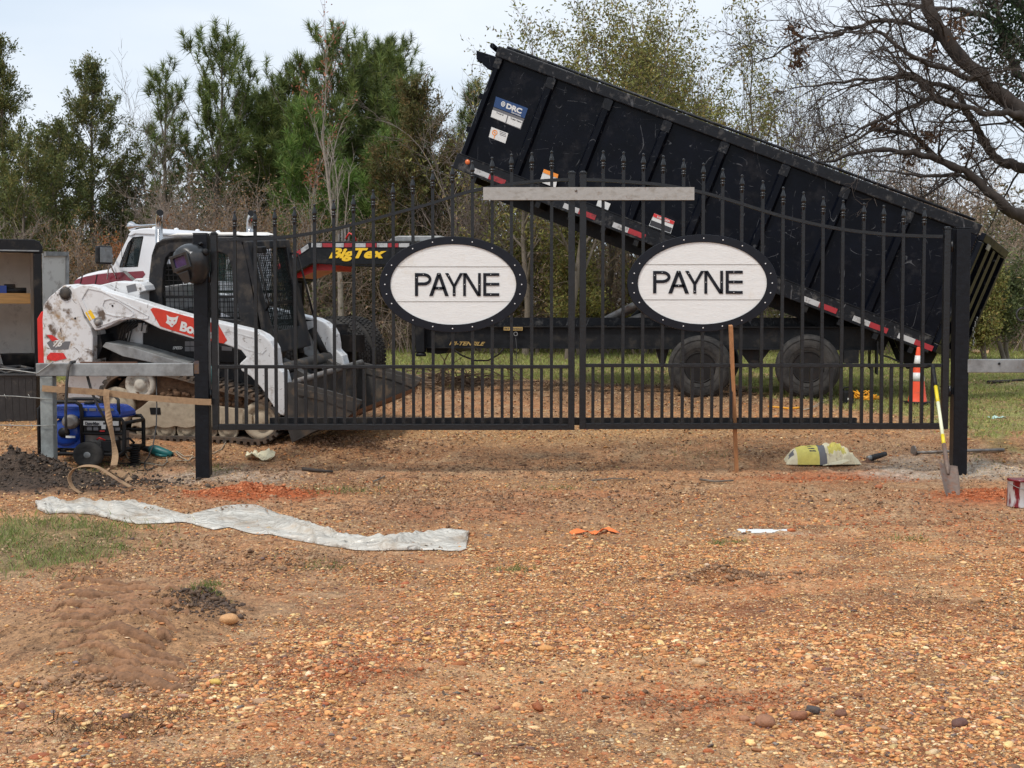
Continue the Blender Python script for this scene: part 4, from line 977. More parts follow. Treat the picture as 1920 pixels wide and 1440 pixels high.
# lift arms
arm = [(136, 541), (150, 535), (160, 534), (180, 537), (198, 546), (250, 561), (300, 577), (366, 595), (410, 605), (440, 612), (478, 621), (494, 629), (506, 640), (514, 654), (517, 672), (518, 686), (530, 698), (536, 722), (537, 768), (532, 780), (521, 776), (506, 752), (490, 728), (470, 706), (452, 695), (449, 682), (462, 670), (452, 657), (430, 649), (411, 642), (364, 636), (300, 617), (268, 601), (250, 597), (222, 602), (206, 611), (186, 619), (178, 620), (172, 611), (158, 590), (147, 566)]
for v0 in (.0, 1.66):
    A_ = [Vector((p.x, v0, p.z)) for p in PL(arm, 0)]
    mb = MB(); mb.prism(A_, (0, .17, 0)); am = LB(mb, 'lift_arm', M['white'], bevel=.012)
    if v0 == 0:
        # raised pressings
        def press(pts, h=.006, m_='white'):
            o1 = PL(pts, 0); c_ = sum(o1, Vector()) / len(o1); i1 = [p + (c_ - p).normalized() * .012 for p in o1]
            mb = MB(); mb.ring([Vector((p.x, -.001, p.z)) for p in o1], [Vector((p.x, -.001, p.z)) for p in i1], (0, -h, 0)); LB(mb, 'arm_pressing', M[m_], am)
        press([(191, 573), (195, 562), (206, 559), (222, 563), (250, 584), (252, 590), (244, 595), (215, 593), (198, 588)])
        press([(164, 540), (190, 545), (225, 562), (262, 583), (279, 592), (278, 597), (268, 598), (236, 594), (226, 598), (205, 606), (180, 614), (166, 590), (152, 560)])
        press([(420, 622), (430, 620), (478, 634), (492, 640), (500, 655), (492, 664), (460, 655), (440, 642)], .003)
        p = LF.p(211, 573.5, 0); mb = MB(); mb.lathe([(.011, -.004), (.011, .003)], (p.x, 0, p.z), axis=(0, 1, 0), n=10); LB(mb, 'arm_hole', M['blk'], am)
        p = LF.p(184, 605, 0); mb = MB(); mb.lathe([(.004, -.03), (.028, -.03), (.034, 0), (.055, 0), (.055, .01)], (p.x, 0, p.z), axis=(0, 1, 0), n=16); LB(mb, 'arm_pin', M['steel'], am)
        mb = MB(); mb.prism(PL([(160, 586), (170, 581), (179, 596), (168, 601)], 0), (0, -.004, 0)); LB(mb, 'yellow_sticker', M['decy'], am)
        d = [(282, 580), (287, 577), (296, 578), (366, 597), (410, 609), (426, 638), (420, 644), (413, 643), (370, 634), (309, 615), (300, 611)]
        mb = MB(); mb.prism(PL(d, 0), (0, -.003, 0)); dc = LB(mb, 'red_decal', M['decred2'], am)
        mb = MB(); q = PL([(339, 602), (404, 617.5), (404, 639), (337, 620)], 0)
        text_on(mb, 'Bobcat', [Vector((p.x, -.003, p.z)) for p in q], (0, -.003, 0), shear=.1, bold=.045); LB(mb, 'arm_lettering', M['decw'], dc)
        # cat-head emblem
        hd = [(313, 590), (318, 594), (324, 595), (329, 595), (335, 592), (333, 600), (331, 606), (326, 610), (324, 613), (321, 613), (318, 609), (311, 605), (314, 600)]
        mb = MB(); mb.prism([Vector((p.x, -.003, p.z)) for p in PL(hd, 0)], (0, -.003, 0)); LB(mb, 'emblem', M['decw'], dc)
        mb = MB()
        for e in ([(317, 599), (321, 601), (319.5, 602.5)], [(330, 599.5), (326, 601), (327, 602.7)], [(321.5, 607), (325.5, 607.5), (323.5, 610)]):
            mb.prism([Vector((p.x, -.006, p.z)) for p in PL(e, 0)], (0, -.002, 0))
        LB(mb, 'emblem_eyes', M['decred2'], dc)
        for (px, py) in ((262, 613), (271, 616)):
            mb = MB(); mb.prism(PL([(px - 3, py - 7), (px + 4, py - 7), (px + 2, py + 8), (px - 4, py + 8)], .1), (0, .03, 0)); LB(mb, 'hose_bracket', M['galv'])
# cross tube between arms, tilt cylinders
pa, pb_ = LF.p(500, 700, 0), LF.p(500, 700, 0)
mb = MB(); mb.tube([(pa.x, .1, pa.z), (pa.x, 1.75, pa.z)], .06, 14); LB(mb, 'cross_tube', M['bucket'])
for v0 in (.25, 1.6):
    a_, b2 = LF.p(470, 640, 0), LF.p(498, 694, 0)
    mb = MB(); mb.tube([(a_.x, v0, a_.z), (b2.x, v0, b2.z)], .045, 14); mb.tube([(b2.x, v0, b2.z), (b2.x + .06, v0, b2.z - .14)], .025, 10, mi=1); LB(mb, 'tilt_cylinder', [M['blk'], M['chrome']])
# cab
def cabside(v0):
    outer = [(276, 620), (279, 520), (284, 478), (291, 458), (304, 450), (330, 446), (380, 446), (435, 447), (452, 451), (461, 480), (473, 548), (486, 625)]
    inner = [(307, 590), (303, 548), (306, 505), (310, 484), (320, 473), (345, 469), (375, 469), (405, 470), (426, 478), (434, 500), (441, 548), (450, 600)]
    if v0 > 1: inner = [(290, 608), (291, 530), (295, 488), (302, 470), (315, 462), (345, 459), (375, 459), (405, 460), (438, 462), (447, 490), (458, 548), (472, 612)]
    mb = MB(); mb.ring([Vector((p.x, v0, p.z)) for p in PL(outer, .40)], [Vector((p.x, v0, p.z)) for p in PL(inner, .40)], (0, .07, 0)); c_ = LB(mb, 'cab_side', M['blkdusty'], cab, bevel=.008)
    mb = MB()
    a_ = [Vector((p.x, v0 + .03, p.z)) for p in PL(inner, .40)]; xs = [p.x for p in a_]; zs = [p.z for p in a_]
    x0, x1, z0, z1 = min(xs), max(xs), min(zs), max(zs)
    def inside(x, z):
        r_ = False; n_ = len(a_); j = n_ - 1
        for i in range(n_):
            if (a_[i].z > z) != (a_[j].z > z) and x < (a_[j].x - a_[i].x) * (z - a_[i].z) / (a_[j].z - a_[i].z) + a_[i].x: r_ = not r_
            j = i
        return r_
    def spans(fix, lo, hi, hor):
        t = np.linspace(lo, hi, 160); ins = [inside(q, fix) if hor else inside(fix, q) for q in t]; s = None; o = []
        for q, k in zip(t, ins):
            if k and s is None: s = q
            if not k and s is not None: o.append((s, q)); s = None
        if s is not None: o.append((s, hi))
        return o
    for z in np.arange(z0 + .02, z1, .056):
        for (s, e) in spans(z, x0, x1, True): mb.box(s - .01, e + .01, v0 + .03, v0 + .035, z - .003, z + .003)
    for x in np.arange(x0 + .02, x1, .052):
        for (s, e) in spans(x, z0, z1, False): mb.box(x - .003, x + .003, v0 + .0355, v0 + .0405, s - .01, e + .01)
    LB(mb, 'window_mesh', M['blk'], c_)
    mb = MB(); mb.prism([Vector((p.x, v0 + .052, p.z)) for p in PL([(345, 560), (345, 469), (375, 469), (405, 470), (426, 478), (434, 500), (441, 548), (443, 560)], .40)], (0, .005, 0)); LB(mb, 'window_glass', M['sglass'], c_)
    mb = MB(); z = LF.p(360, 557, .4).z; mb.box(x0 + .02, x1 - .03, v0 + .02, v0 + .05, z - .015, z + .015)
    z = LF.p(360, 545, .4).z; mb.box(x0 + .0, x1 - .05, v0 + .045, v0 + .05, z - .04, z + .06) if False else None
    LB(mb, 'window_rail', M['blk'], c_)
co = LF.p(370, 620, .9)
cab = bpy.data.objects.new('cab', None); C.objects.link(cab); cab.parent = lr
cabside(.40); cabside(1.43)
rt = PL([(284, 478), (291, 458), (304, 450), (330, 446), (380, 446), (435, 447), (456, 451), (460, 458), (380, 457), (320, 460), (300, 468), (291, 490)], .40)
mb = MB(); mb.prism([Vector((p.x, .40, p.z + .012)) for p in rt], (0, 1.10, 0)); LB(mb, 'cab_roof', M['blkdusty'], cab, bevel=.015)
mb = MB(); mb.prism([Vector((p.x, .55, p.z + .03)) for p in PL([(300, 448), (320, 443), (430, 443), (448, 448)], .40)], (0, .8, 0)); LB(mb, 'roof_panel', M['teri'], cab, bevel=.01)
# cab front: door frame, mesh, glass
fa, fb = LF.p(455, 455, .40), LF.p(500, 668, .40)
def FP(t, v, off=0): q = fa.lerp(fb, t); return Vector((q.x + off, v, q.z))
mb = MB(); dx = .02
mb.ring([FP(0, .40), FP(0, 1.50), FP(1.0, 1.50), FP(1.0, .40)], [FP(.07, .50), FP(.07, 1.39), FP(.80, 1.30), FP(.80, .58)], (.05, 0, 0.012)); LB(mb, 'front_door', M['blkdusty'], cab, bevel=.01)
mb = MB()
for k in range(1, 17):
    t = .07 + .73 * k / 17; mb.bar(FP(t, .5, .03), FP(t, 1.38, .03), .006, .006)
for k in range(1, 19):
    v = .5 + .88 * k / 19; mb.bar(FP(.07, v, .036), FP(.80, v, .036), .006, .006)
LB(mb, 'door_mesh', M['blk'], cab)
mb = MB(); mb.prism([FP(.07, .5), FP(.07, 1.39), FP(.8, 1.30), FP(.8, .58)], (.006, 0, 0)); LB(mb, 'door_glass', M['sglass'], cab)
mb = MB(); mb.bar(FP(.56, .5, .03), FP(.56, 1.38, .03), .03, .03); LB(mb, 'door_rail', M['blk'], cab)
mb = MB(); mb.tube([FP(.12, 1.44, .06), FP(.12, 1.44, .14), FP(.75, 1.48, .16), FP(.75, 1.48, .06)], .012, 8); LB(mb, 'grab_rail', M['blk'], cab)
mb = MB(); mb.tube([FP(.12, .5, .06), FP(.12, .46, .11), FP(.55, .46, .12), FP(.6, .5, .06)], .010, 8); LB(mb, 'grab_rail', M['blk'], cab)
p = FP(.03, .9, .04); mb = MB(); mb.box(p.x, p.x + .12, .5, .62, p.z - .08, p.z - .01); LB(mb, 'work_lamp', M['blk'], cab, bevel=.01)
# seat inside
p = LF.p(352, 590, .9); mb = MB(); mb.box(p.x - .22, p.x + .25, .7, 1.2, p.z - .05, p.z + .06); mb.box(p.x - .30, p.x - .18, .7, 1.2, p.z, p.z + .55); LB(mb, 'seat', M['blk'], cab, bevel=.03)
mb = MB(); mb.tube([(p.x + .4, .75, p.z - .05), (p.x + .42, .75, p.z + .28)], .02, 8); mb.ball((p.x + .42, .75, p.z + .3), .035, .035, .04); LB(mb, 'joystick', M['blk'], cab)
# bucket
def BP(px, py, v): q = LF.p(px, py, 0); return Vector((q.x, v, q.z))
bk = MB(); W0, W1 = 0.0, 1.92
prof = [(550, 717), (543, 735), (538, 770), (541, 805), (549, 828), (592, 809), (655, 781)]
inn = [(552, 721), (548, 738), (544, 770), (547, 800), (553, 821), (592, 805), (655, 781.5)]
bk.ring([BP(a, b_, W0) for a, b_ in prof], [BP(a, b_, W0) for a, b_ in inn], (0, W1 - W0, 0), closed=False)
bucket = LB(bk, 'bucket', M['bucket'])
for v in (W0 - .02, W1):
    mb = MB(); mb.prism([BP(a, b_, v) for a, b_ in [(537, 722), (542, 716), (552, 716), (612, 730), (680, 750), (673, 766), (652, 783), (592, 808), (549, 830), (541, 805), (536, 770)]], (0, .02, 0)); LB(mb, 'bucket_side', M['bucket'], bucket, bevel=.004)
    mb = MB(); mb.prism([BP(a, b_, v - .012) for a, b_ in [(560, 728), (612, 738), (678, 757), (665, 772), (612, 752), (560, 740)]], (0, .044, 0)); LB(mb, 'wear_plate', M['bucket'], bucket, bevel=.003)
mb = MB(); mb.prism([BP(a, b_, W0) for a, b_ in [(640, 787), (668, 772), (672, 768), (668, 777), (642, 791)]], (0, W1, 0)); LB(mb, 'cutting_edge', M['edge'], bucket)
mb = MB(); mb.tube([BP(553, 716, W0), BP(553, 716, W1)], .03, 12); LB(mb, 'bucket_lip_tube', M['steel'], bucket)
for v in (.45, 1.35):
    mb = MB(); mb.prism([BP(a, b_, v) for a, b_ in [(520, 700), (545, 715), (543, 770), (525, 780), (512, 745)]], (0, .12, 0)); LB(mb, 'quick_coupler', M['bucket'])

# ================================================================== DUMP TRAILER
o_ = at(1515, 748, 17.1)
TF = Frame((o_.x, o_.y, gz(o_.x, o_.y)), yaw=-11.6)
tr = TF.root('dump_trailer', 'black gooseneck dump trailer with its high-sided box tipped up behind the gate', 'trailer')
def TB(mb, name, m_, parent=None, bevel=0): return mb.build(name, m_, parent or tr, bevel)
def TP(px, py, v=0.0, vv=None):
    q = TF.p(px, py, v); return Vector((q.x, v if vv is None else vv, q.z))
# box frame: u along from the raised front, w square to it
b0, b1 = TF.p(861, 288, 0), TF.p(1752, 633, 0)
eu = (b1 - b0).normalized(); ew = Vector((-eu.z, 0, eu.x)) * (1 if eu.x > 0 else -1); Lb = (b1 - b0).length; ev = Vector((0, 1, 0))
def BX(u, v, w): return b0 + eu * u + ev * v + ew * w
def topx(px, py): q = TF.p(px, py, 0) - b0; return q.dot(eu), q.dot(ew)
Hb = topx(1000, 132)[1]; WB = 2.45
def bbox(mb, u0, u1, v0, v1, w0, w1, mi=0): return mb.hexa([BX(u0, v0, w0), BX(u1, v0, w0), BX(u1, v1, w0), BX(u0, v1, w0), BX(u0, v0, w1), BX(u1, v0, w1), BX(u1, v1, w1), BX(u0, v1, w1)], mi)
box = MB(); bbox(box, .02, Lb, .06, .075, -.02, Hb); bbox(box, .02, Lb, WB - .075, WB - .06, -.02, Hb); bbox(box, 0.02, .05, .075, WB - .075, -.02, Hb + .0); bbox(box, .05, Lb, .075, WB - .075, -.02, .0)
bd = TB(box, 'dump_box', M['boxblk'])
for v0, v1 in ((0.0, .12), (WB - .12, WB)):
    mb = MB(); bbox(mb, -.02, Lb, v0, v1, Hb, Hb + .14); TB(mb, 'top_rail', M['boxrail'], bd, bevel=.012)
    mb = MB(); bbox(mb, -.02, Lb, v0 - .012, v1, -.20, 0.0); TB(mb, 'bottom_rail', M['boxrail'], bd, bevel=.006)
    mb = MB(); bbox(mb, 0, Lb, v0 - .02, v0 + .03, .0, .012); TB(mb, 'rail_flange', M['boxrail'], bd)
ribs = [topx(x, y_)[0] for x, y_ in ((936, 132), (1030, 160), (1136, 202), (1246, 245), (1353, 286), (1467, 329), (1580, 370), (1700, 412))]
ribs[0] = .05
for i, u in enumerate(ribs):
    for (va, vb) in ((.0, .06), (WB - .06, WB)):
        hw = .065 if i else .05
        mb = MB(); mb.add([BX(u - hw, vb if va == 0 else va, .012), BX(u - hw * .55, va if va == 0 else vb, .012), BX(u + hw * .55, va if va == 0 else vb, .012), BX(u + hw, vb if va == 0 else va, .012),
                           BX(u - hw, vb if va == 0 else va, Hb), BX(u - hw * .55, va if va == 0 else vb, Hb), BX(u + hw * .55, va if va == 0 else vb, Hb), BX(u + hw, vb if va == 0 else va, Hb)],
                          [(0, 1, 5, 4), (1, 2, 6, 5), (2, 3, 7, 6), (3, 0, 4, 7), (0, 3, 2, 1), (4, 5, 6, 7)])
        rb = TB(mb, 'side_rib', M['boxblk'], bd)
        if va == 0:
            mb = MB(); bbox(mb, u - hw * .9, u + hw * .9, -.004, .0, Hb - .14, Hb - .01); TB(mb, 'rib_cap', M['boxrail'], rb, bevel=.003)
# rear gusset + post
mb = MB(); bbox(mb, Lb - .16, Lb, -.01, .06, .0, Hb); TB(mb, 'rear_post', M['boxblk'], bd, bevel=.01)
mb = MB(); mb.prism([BX(Lb - .75, -.012, .012), BX(Lb - .16, -.012, .012), BX(Lb - .16, -.012, .5), BX(Lb - .38, -.012, .28)], (0, .02, 0)); TB(mb, 'rear_gusset', M['boxblk'], bd, bevel=.004)
mb = MB(); mb.prism([TP(a, b_, .0) for a, b_ in [(893, 94), (921, 103), (936, 108), (934, 118), (929, 128), (926, 133), (913, 128), (906, 122), (903, 116), (898, 117), (893, 110)]], (0, .10, 0)); TB(mb, 'tarp_bracket', M['boxblk'], bd, bevel=.008)
mb = MB(); mb.tube([BX(-.12, .1, Hb + .12), BX(-.12, WB - .1, Hb + .12)], .035, 12); TB(mb, 'tarp_roller', M['boxblk'], bd)
mb = MB(); mb.tube([BX(.08, .06, Hb + .165), BX(Lb * .5, .05, Hb + .17), BX(Lb - .1, .06, Hb + .17)], .018, 8); TB(mb, 'tarp_arm', M['boxrail'], bd)
mb = MB(); bbox(mb, .05, 1.0, .12, WB - .12, Hb + .15, Hb + .16); TB(mb, 'tarp', mat('mesh_tarp', (.35, .36, .37), .8), bd)
# front wall stiffeners
for w in (.3, .75):
    mb = MB(); bbox(mb, -.05, .02, .08, WB - .08, w, w + .07); TB(mb, 'front_stiffener', M['boxblk'], bd)
# stickers on the box
def quadW(pts, v=.0): return [TP(a, b_, v) for a, b_ in pts]
def plate(pts, v, m_, name, parent=bd, t=.004):
    mb = MB(); mb.prism(quadW(pts, v), (0, -t, 0)); return TB(mb, name, M[m_], parent)
Q = [(931, 182), (990, 205), (978, 242), (922, 208)]
Q = [(930, 181), (990, 203), (976, 242), (920, 219)]
dp = plate([(930, 181), (990, 203), (983.5, 222), (925.5, 200)], .058, 'decb', 'company_plate')
plate([(925.3, 201), (983.3, 223), (976.2, 243), (920, 220)], .058, 'decg', 'plate_lower', dp)
plate([(923.5, 206), (951.5, 216.5), (947.5, 230), (920.3, 219)], .0545, 'decw', 'plate_field', dp)
plate([(953.5, 217.2), (980, 227.2), (975.6, 241), (949.5, 231)], .0545, 'decw', 'plate_field', dp)
mb = MB(); q = [TP(a, b_, .0535) for a, b_ in [(951, 193.2), (980, 204.2), (977, 214), (948.5, 203)]]; text_on(mb, 'DRC', q, (0, -.003, 0), bold=.05)
c_ = TP(943.5, 195, .0535); mb.ring([c_ + Vector((.028 * math.cos(t), 0, .034 * math.sin(t))) for t in np.linspace(0, 6.283, 16, endpoint=False)], [c_ + Vector((.019 * math.cos(t), 0, .024 * math.sin(t))) for t in np.linspace(0, 6.283, 16, endpoint=False)], (0, -.003, 0))
for t in (.5, 1.55, 2.6, 3.7, 4.7, 5.7): mb.bar(c_, c_ + Vector((.02 * math.cos(t), 0, .024 * math.sin(t))), .006, .006, up=(0, 1, 0))
mb2 = [TP(a, b_, .0535) for a, b_ in [(959.5, 208.5), (977, 215.3), (976, 218.2), (958.5, 211.5)]]; text_on(mb, 'Services', mb2, (0, -.002, 0), bold=.02)
TB(mb, 'company_lettering', M['decw'], dp)
mb = MB(); text_on(mb, 'Truck #', [TP(a, b_, .05) for a, b_ in [(931, 209.6), (944.5, 214.5), (943.7, 217.5), (930.2, 212.6)]], (0, -.002, 0), bold=.01)
text_on(mb, 'Trailer Name', [TP(a, b_, .05) for a, b_ in [(957.5, 219.8), (978.2, 227.6), (977.3, 230.6), (956.6, 222.8)]], (0, -.002, 0), bold=.01); TB(mb, 'field_lettering', M['darktext'], dp)
p2 = plate([(921.5, 238), (953, 250), (947.5, 269), (916.5, 257)], .058, 'decw', 'notice_sticker')
c_ = TP(927.5, 248.5, .052); mb = MB()
mb.ring([c_ + Vector((.035 * math.cos(t), 0, .035 * math.sin(t))) for t in np.linspace(0, 6.283, 18, endpoint=False)], [c_ + Vector((.025 * math.cos(t), 0, .025 * math.sin(t))) for t in np.linspace(0, 6.283, 18, endpoint=False)], (0, -.002, 0)); mb.lathe([(.012, 0), (.012, .002)], c_, axis=(0, -1, 0), n=10)
mb.bar(c_ + Vector((0, 0, -.035)), c_ + Vector((-.01, 0, -.075)), .010, .003, up=(0, 1, 0)); TB(mb, 'notice_mark', M['deco'], p2)
mb = MB()
for i in range(3): mb.prism([TP(a, b_, .053) for a, b_ in [(937, 245.5 + i * 3), (949, 250 + i * 3), (948.7, 251 + i * 3), (936.7, 246.5 + i * 3)]], (0, -.001, 0))
TB(mb, 'notice_print', M['decg'], p2)
w1 = plate([(1020, 317), (1047, 327), (1042, 352), (1012, 341)], .0, 'decw', 'warning_sticker', t=.006); plate([(1020, 317), (1047, 327), (1045.5, 334), (1018, 323.5)], -.007, 'deco', 'warning_header', w1)
plate([(1122, 373), (1145, 382), (1140, 394), (1118, 386)], .04, 'decw', 'warning_sticker')
w2 = plate([(1227, 400), (1265, 415), (1257.5, 438), (1216.5, 423)], .05, 'decw', 'danger_sticker'); plate([(1226.5, 400), (1264.8, 415.2), (1262.5, 421), (1224.5, 406)], .0445, 'decr', 'danger_header', w2); plate([(1221.5, 412.5), (1260, 427.5), (1256.5, 436), (1218, 421.5)], .0445, 'darktext', 'danger_print', w2)
mb = MB(); text_on(mb, 'DANGER', [TP(a, b_, .04) for a, b_ in [(1233, 404.3), (1257, 413.8), (1255.8, 417.4), (1231.8, 408)]], (0, -.002, 0), bold=.03); TB(mb, 'danger_lettering', M['decw'], w2)
# reflective tape: white + red pairs along the bottom rail
def tape(u0, n1=.21, n2=.23, w0=-.165, w1=-.10):
    mb = MB(); bbox(mb, u0, u0 + n1, -.0165, -.012, w0, w1); t1 = TB(mb, 'reflector_tape', M['tapew'], bd); mb = MB(); bbox(mb, u0 + n1, u0 + n1 + n2, -.0165, -.012, w0, w1); TB(mb, 'reflector_red', M['taper'], t1)
for px, py in ((890, 318), (1059, 380), (1151, 417), (1508, 553), (1602, 590), (1686, 623)): tape(topx(px, py)[0])
u, w = topx(877, 304); mb = MB(); mb.lathe([(.001, .012), (.018, .010), (.028, .004), (.034, 0)], BX(u, -.012, w), axis=(0, -1, 0), n=18); TB(mb, 'marker_lamp', M['amber'], bd)
# sub-frame under the box
for v in (.55, 1.80):
    mb = MB(); bbox(mb, .45, Lb - .45, v, v + .12, -.38, -.20); TB(mb, 'subframe_beam', M['frameblk'], bd)
for k in range(14):
    mb = MB(); u = .3 + k * (Lb - .5) / 13; bbox(mb, u - .03, u + .03, .0, WB, -.28, -.20); TB(mb, 'cross_member', M['frameblk'], bd)
# rear door, swung partly open away from the camera
hu, hv = Lb + .02, .0
dd = (eu * math.cos(R_(68)) + ev * math.sin(R_(68))); dn = (ev * math.cos(R_(68)) - eu * math.sin(R_(68)))
def DP(s, t, w): return BX(hu, hv, 0) + dd * s + dn * t + ew * w
DW = 1.22
def dbox(mb, s0, s1, t0, t1, w0, w1): return mb.hexa([DP(s0, t0, w0), DP(s1, t0, w0), DP(s1, t1, w0), DP(s0, t1, w0), DP(s0, t0, w1), DP(s1, t0, w1), DP(s1, t1, w1), DP(s0, t1, w1)])
mb = MB(); dbox(mb, 0, DW, 0, .02, -.12, Hb + .02); dr = TB(mb, 'rear_door', M['boxblk'], bd)
for (s0, s1, w0, w1) in ((0, DW, Hb - .04, Hb + .06), (0, DW, -.16, -.06), (0, .08, -.05, Hb - .05), (DW - .08, DW, -.05, Hb - .05)):
    mb = MB(); dbox(mb, s0, s1, -.06, -.001, w0, w1); TB(mb, 'door_frame', M['boxblk'], dr, bevel=.006)
for s in (.32, .58, .86):
    mb = MB(); dbox(mb, s, s + .12, -.05, -.001, -.05, Hb - .05); TB(mb, 'door_rib', M['boxblk'], dr)
mb = MB(); dbox(mb, .2, .34, -.075, -.062, Hb - .10, Hb - .03); TB(mb, 'latch_plate', M['galv'], dr, bevel=.003)
mb = MB(); rg = random.Random(3); c0 = DP(.85, -.08, .42)
for i in range(14): mb.ball(c0 + Vector((rg.uniform(-.012, .012) + .05 * math.exp(-i / 3), 0, -.026 * i)), .010, .010, .017, 6)
TB(mb, 'latch_chain', M['wire'], dr)
# horizontal chassis
def tb(mb, x0, x1, v0, v1, z0, z1): return mb.box(x0, x1, v0, v1, z0, z1)
zt, zb = TF.p(1300, 612, .25).z, TF.p(1300, 655, .25).z
xF, xR = TF.p(783, 630, .25).x, TF.p(1650, 630, .25).x
for v in (.25, 2.05):
    mb = MB(); tb(mb, xF, xR, v - .06, v + .06, zt - .014, zt); tb(mb, xF, xR, v - .008, v + .008, zb + .014, zt - .014); tb(mb, xF, xR, v - .06, v + .06, zb, zb + .014); TB(mb, 'main_beam', M['frameblk'])
for k in range(10):
    mb = MB(); x = xF + .15 + k * (xR - xF - .3) / 9; tb(mb, x - .03, x + .03, .26, 2.04, zb + .05, zt - .05); TB(mb, 'chassis_cross_member', M['frameblk'])
zt2 = TF.p(1200, 597, .9).z; xa, xb = TF.p(925, 600, .9).x, TF.p(1640, 600, .9).x
for v in (.85, 1.45):
    mb = MB(); tb(mb, xa, xb, v, v + .09, zt + .002, zt2 + .01); TB(mb, 'inner_rail', M['boxrail'])
mb = MB(); text_on(mb, 'HI-TENSILE', [TP(a, b_, .24) for a, b_ in [(843, 640), (910, 641), (908.5, 648.3), (842, 647.3)]], (0, -.003, 0), shear=.3, bold=.03); TB(mb, 'frame_lettering', M['gold'])
pt = plate([(944.5, 613), (980, 613.2), (980, 619.8), (944.5, 619.6)], .18, 'gold', 'length_sticker', tr)
mb = MB(); text_on(mb, 'FRT HANDLE', [TP(a, b_, .175) for a, b_ in [(946, 614.6), (978.5, 614.8), (978.5, 618.4), (946, 618.2)]], (0, -.001, 0), bold=.02); TB(mb, 'sticker_print', M['darktext'], pt)
mb = MB(); q = TP(967, 626, .16); mb.ring([q + Vector((.028 * math.cos(t), 0, .028 * math.sin(t))) for t in np.linspace(0, 6.283, 14, endpoint=False)], [q + Vector((.02 * math.cos(t), 0, .02 * math.sin(t))) for t in np.linspace(0, 6.283, 14, endpoint=False)], (0, -.01, 0)); TB(mb, 'tie_ring', M['galv'])
mb = MB(); mb.tube([TP(a, b_, .5) for a, b_ in [(845, 652), (865, 666), (890, 676), (915, 676), (935, 665), (945, 652)]], .012, 6); TB(mb, 'brake_hose', M['cable'])
mb = MB(); mb.tube([TP(a, b_, .15) for a, b_ in [(967, 633), (969, 655), (968, 675), (974, 690)]], .005, 5); TB(mb, 'safety_wire', M['cable'])
# landing leg at the front
x = TF.p(790, 640, .2).x; z0 = TF.p(790, 668, .2).z; z1 = TF.p(790, 560, .2).z
for v in (.12, 2.1):
    mb = MB(); tb(mb, x - .06, x + .06, v, v + .12, z0 + .05, z1); lg = TB(mb, 'landing_leg', M['frameblk'], bevel=.008); mb = MB(); mb.lathe([(.07, 0), (.07, .03), (.05, .05)], (x, v + .06, z0), n=16); TB(mb, 'leg_foot', M['frameblk'], lg)
mb = MB(); mb.prism(quadW([(800, 650), (845, 650), (836, 662), (822, 664), (800, 661)], .3), (0, 1.6, 0)); TB(mb, 'front_step', M['frameblk'])
mb = MB(); mb.prism(quadW([(783, 660), (771, 656), (771, 664), (774, 664)], .3), (0, .03, 0)); TB(mb, 'leg_crank', M['frameblk'])
# gooseneck: riser (behind the oval panel) and neck
def neck(v0, v1):
    pts = [(776, 650), (776, 500), (745, 497), (585, 494), (552, 512), (522, 530), (515, 505), (528, 489), (550, 475), (578, 455), (610, 453), (800, 453), (838, 453), (838, 612), (832, 650)]
    A_ = [TP(a, b_, .55, v0) for a, b_ in pts]; mb = MB(); mb.prism(A_, (0, v1 - v0, 0)); return TB(mb, 'gooseneck_beam', M['frameblk'], bevel=.006)
nk = neck(.55, .67); neck(1.63, 1.75)
mb = MB(); mb.box(TF.p(530, 500, .6).x, TF.p(545, 500, .6).x, .67, 1.63, TF.p(530, 525, .6).z, TF.p(530, 500, .6).z); TB(mb, 'neck_cross_beam', M['frameblk'])
x = TF.p(560, 505, 1.1).x; zz = TF.p(560, 500, 1.1).z; mb = MB(); mb.lathe([(.06, -.55), (.06, .0), (.09, .02)], (x, 1.15, zz), n=14); TB(mb, 'coupler', M['frameblk'])
for i in range(9):                                                    # alternating tape on the neck
    xa_, xb_ = 584 + i * 20.5, 584 + (i + 1) * 20.5
    if xb_ > 770: break
    plate([(xa_, 456), (xb_ - 1, 456), (xb_ - 1, 463.5), (xa_, 463.5)], .543, 'taper' if i % 2 else 'tapew', 'reflector_tape', nk)
for i in range(4):
    f = lambda t: (520 + (578 - 520) * t, 497 + (457 - 497) * t)
    a_, c_ = f(i / 4), f((i + .96) / 4); plate([a_, c_, (c_[0] + 2, c_[1] + 8), (a_[0] + 2, a_[1] + 8)], .543, 'tapew' if i % 2 else 'taper', 'reflector_tape', nk)
mb = MB(); text_on(mb, 'BigTex', [TP(a, b_, .544) for a, b_ in [(619, 465), (725, 465), (723, 490), (616, 490)]], (0, -.004, 0), shear=.28, bold=.045); TB(mb, 'neck_lettering', M['decy'], nk)
mb = MB(); mb.prism([TP(a, b_, .55, .68) for a, b_ in [(722, 452), (730, 444), (742, 441), (822, 441), (832, 446), (836, 452)]], (0, .9, 0)); TB(mb, 'pump_box_lid', M['galv'], bevel=.012)
mb = MB(); mb.prism([TP(a, b_, .7, .75) for a, b_ in [(540, 519), (556, 503), (592, 494), (628, 497), (626, 507), (592, 507), (558, 521)]], (0, .7, 0)); TB(mb, 'red_hose_tray', M['red'])
for i, px in enumerate((634, 640, 646, 652)):
    mb = MB(); mb.box(TF.p(px, 440, .9).x, TF.p(px, 440, .9).x + .018, .9, .95, TF.p(px, 452, .9).z, TF.p(px, 432 - i * 2, .9).z); TB(mb, 'stake_rod', M['steel'])
mb = MB(); mb.tube([TP(a, b_, .9) for a, b_ in [(648, 448), (655, 437), (664, 442), (668, 452)]], .014, 7); TB(mb, 'air_hose', M['red'])
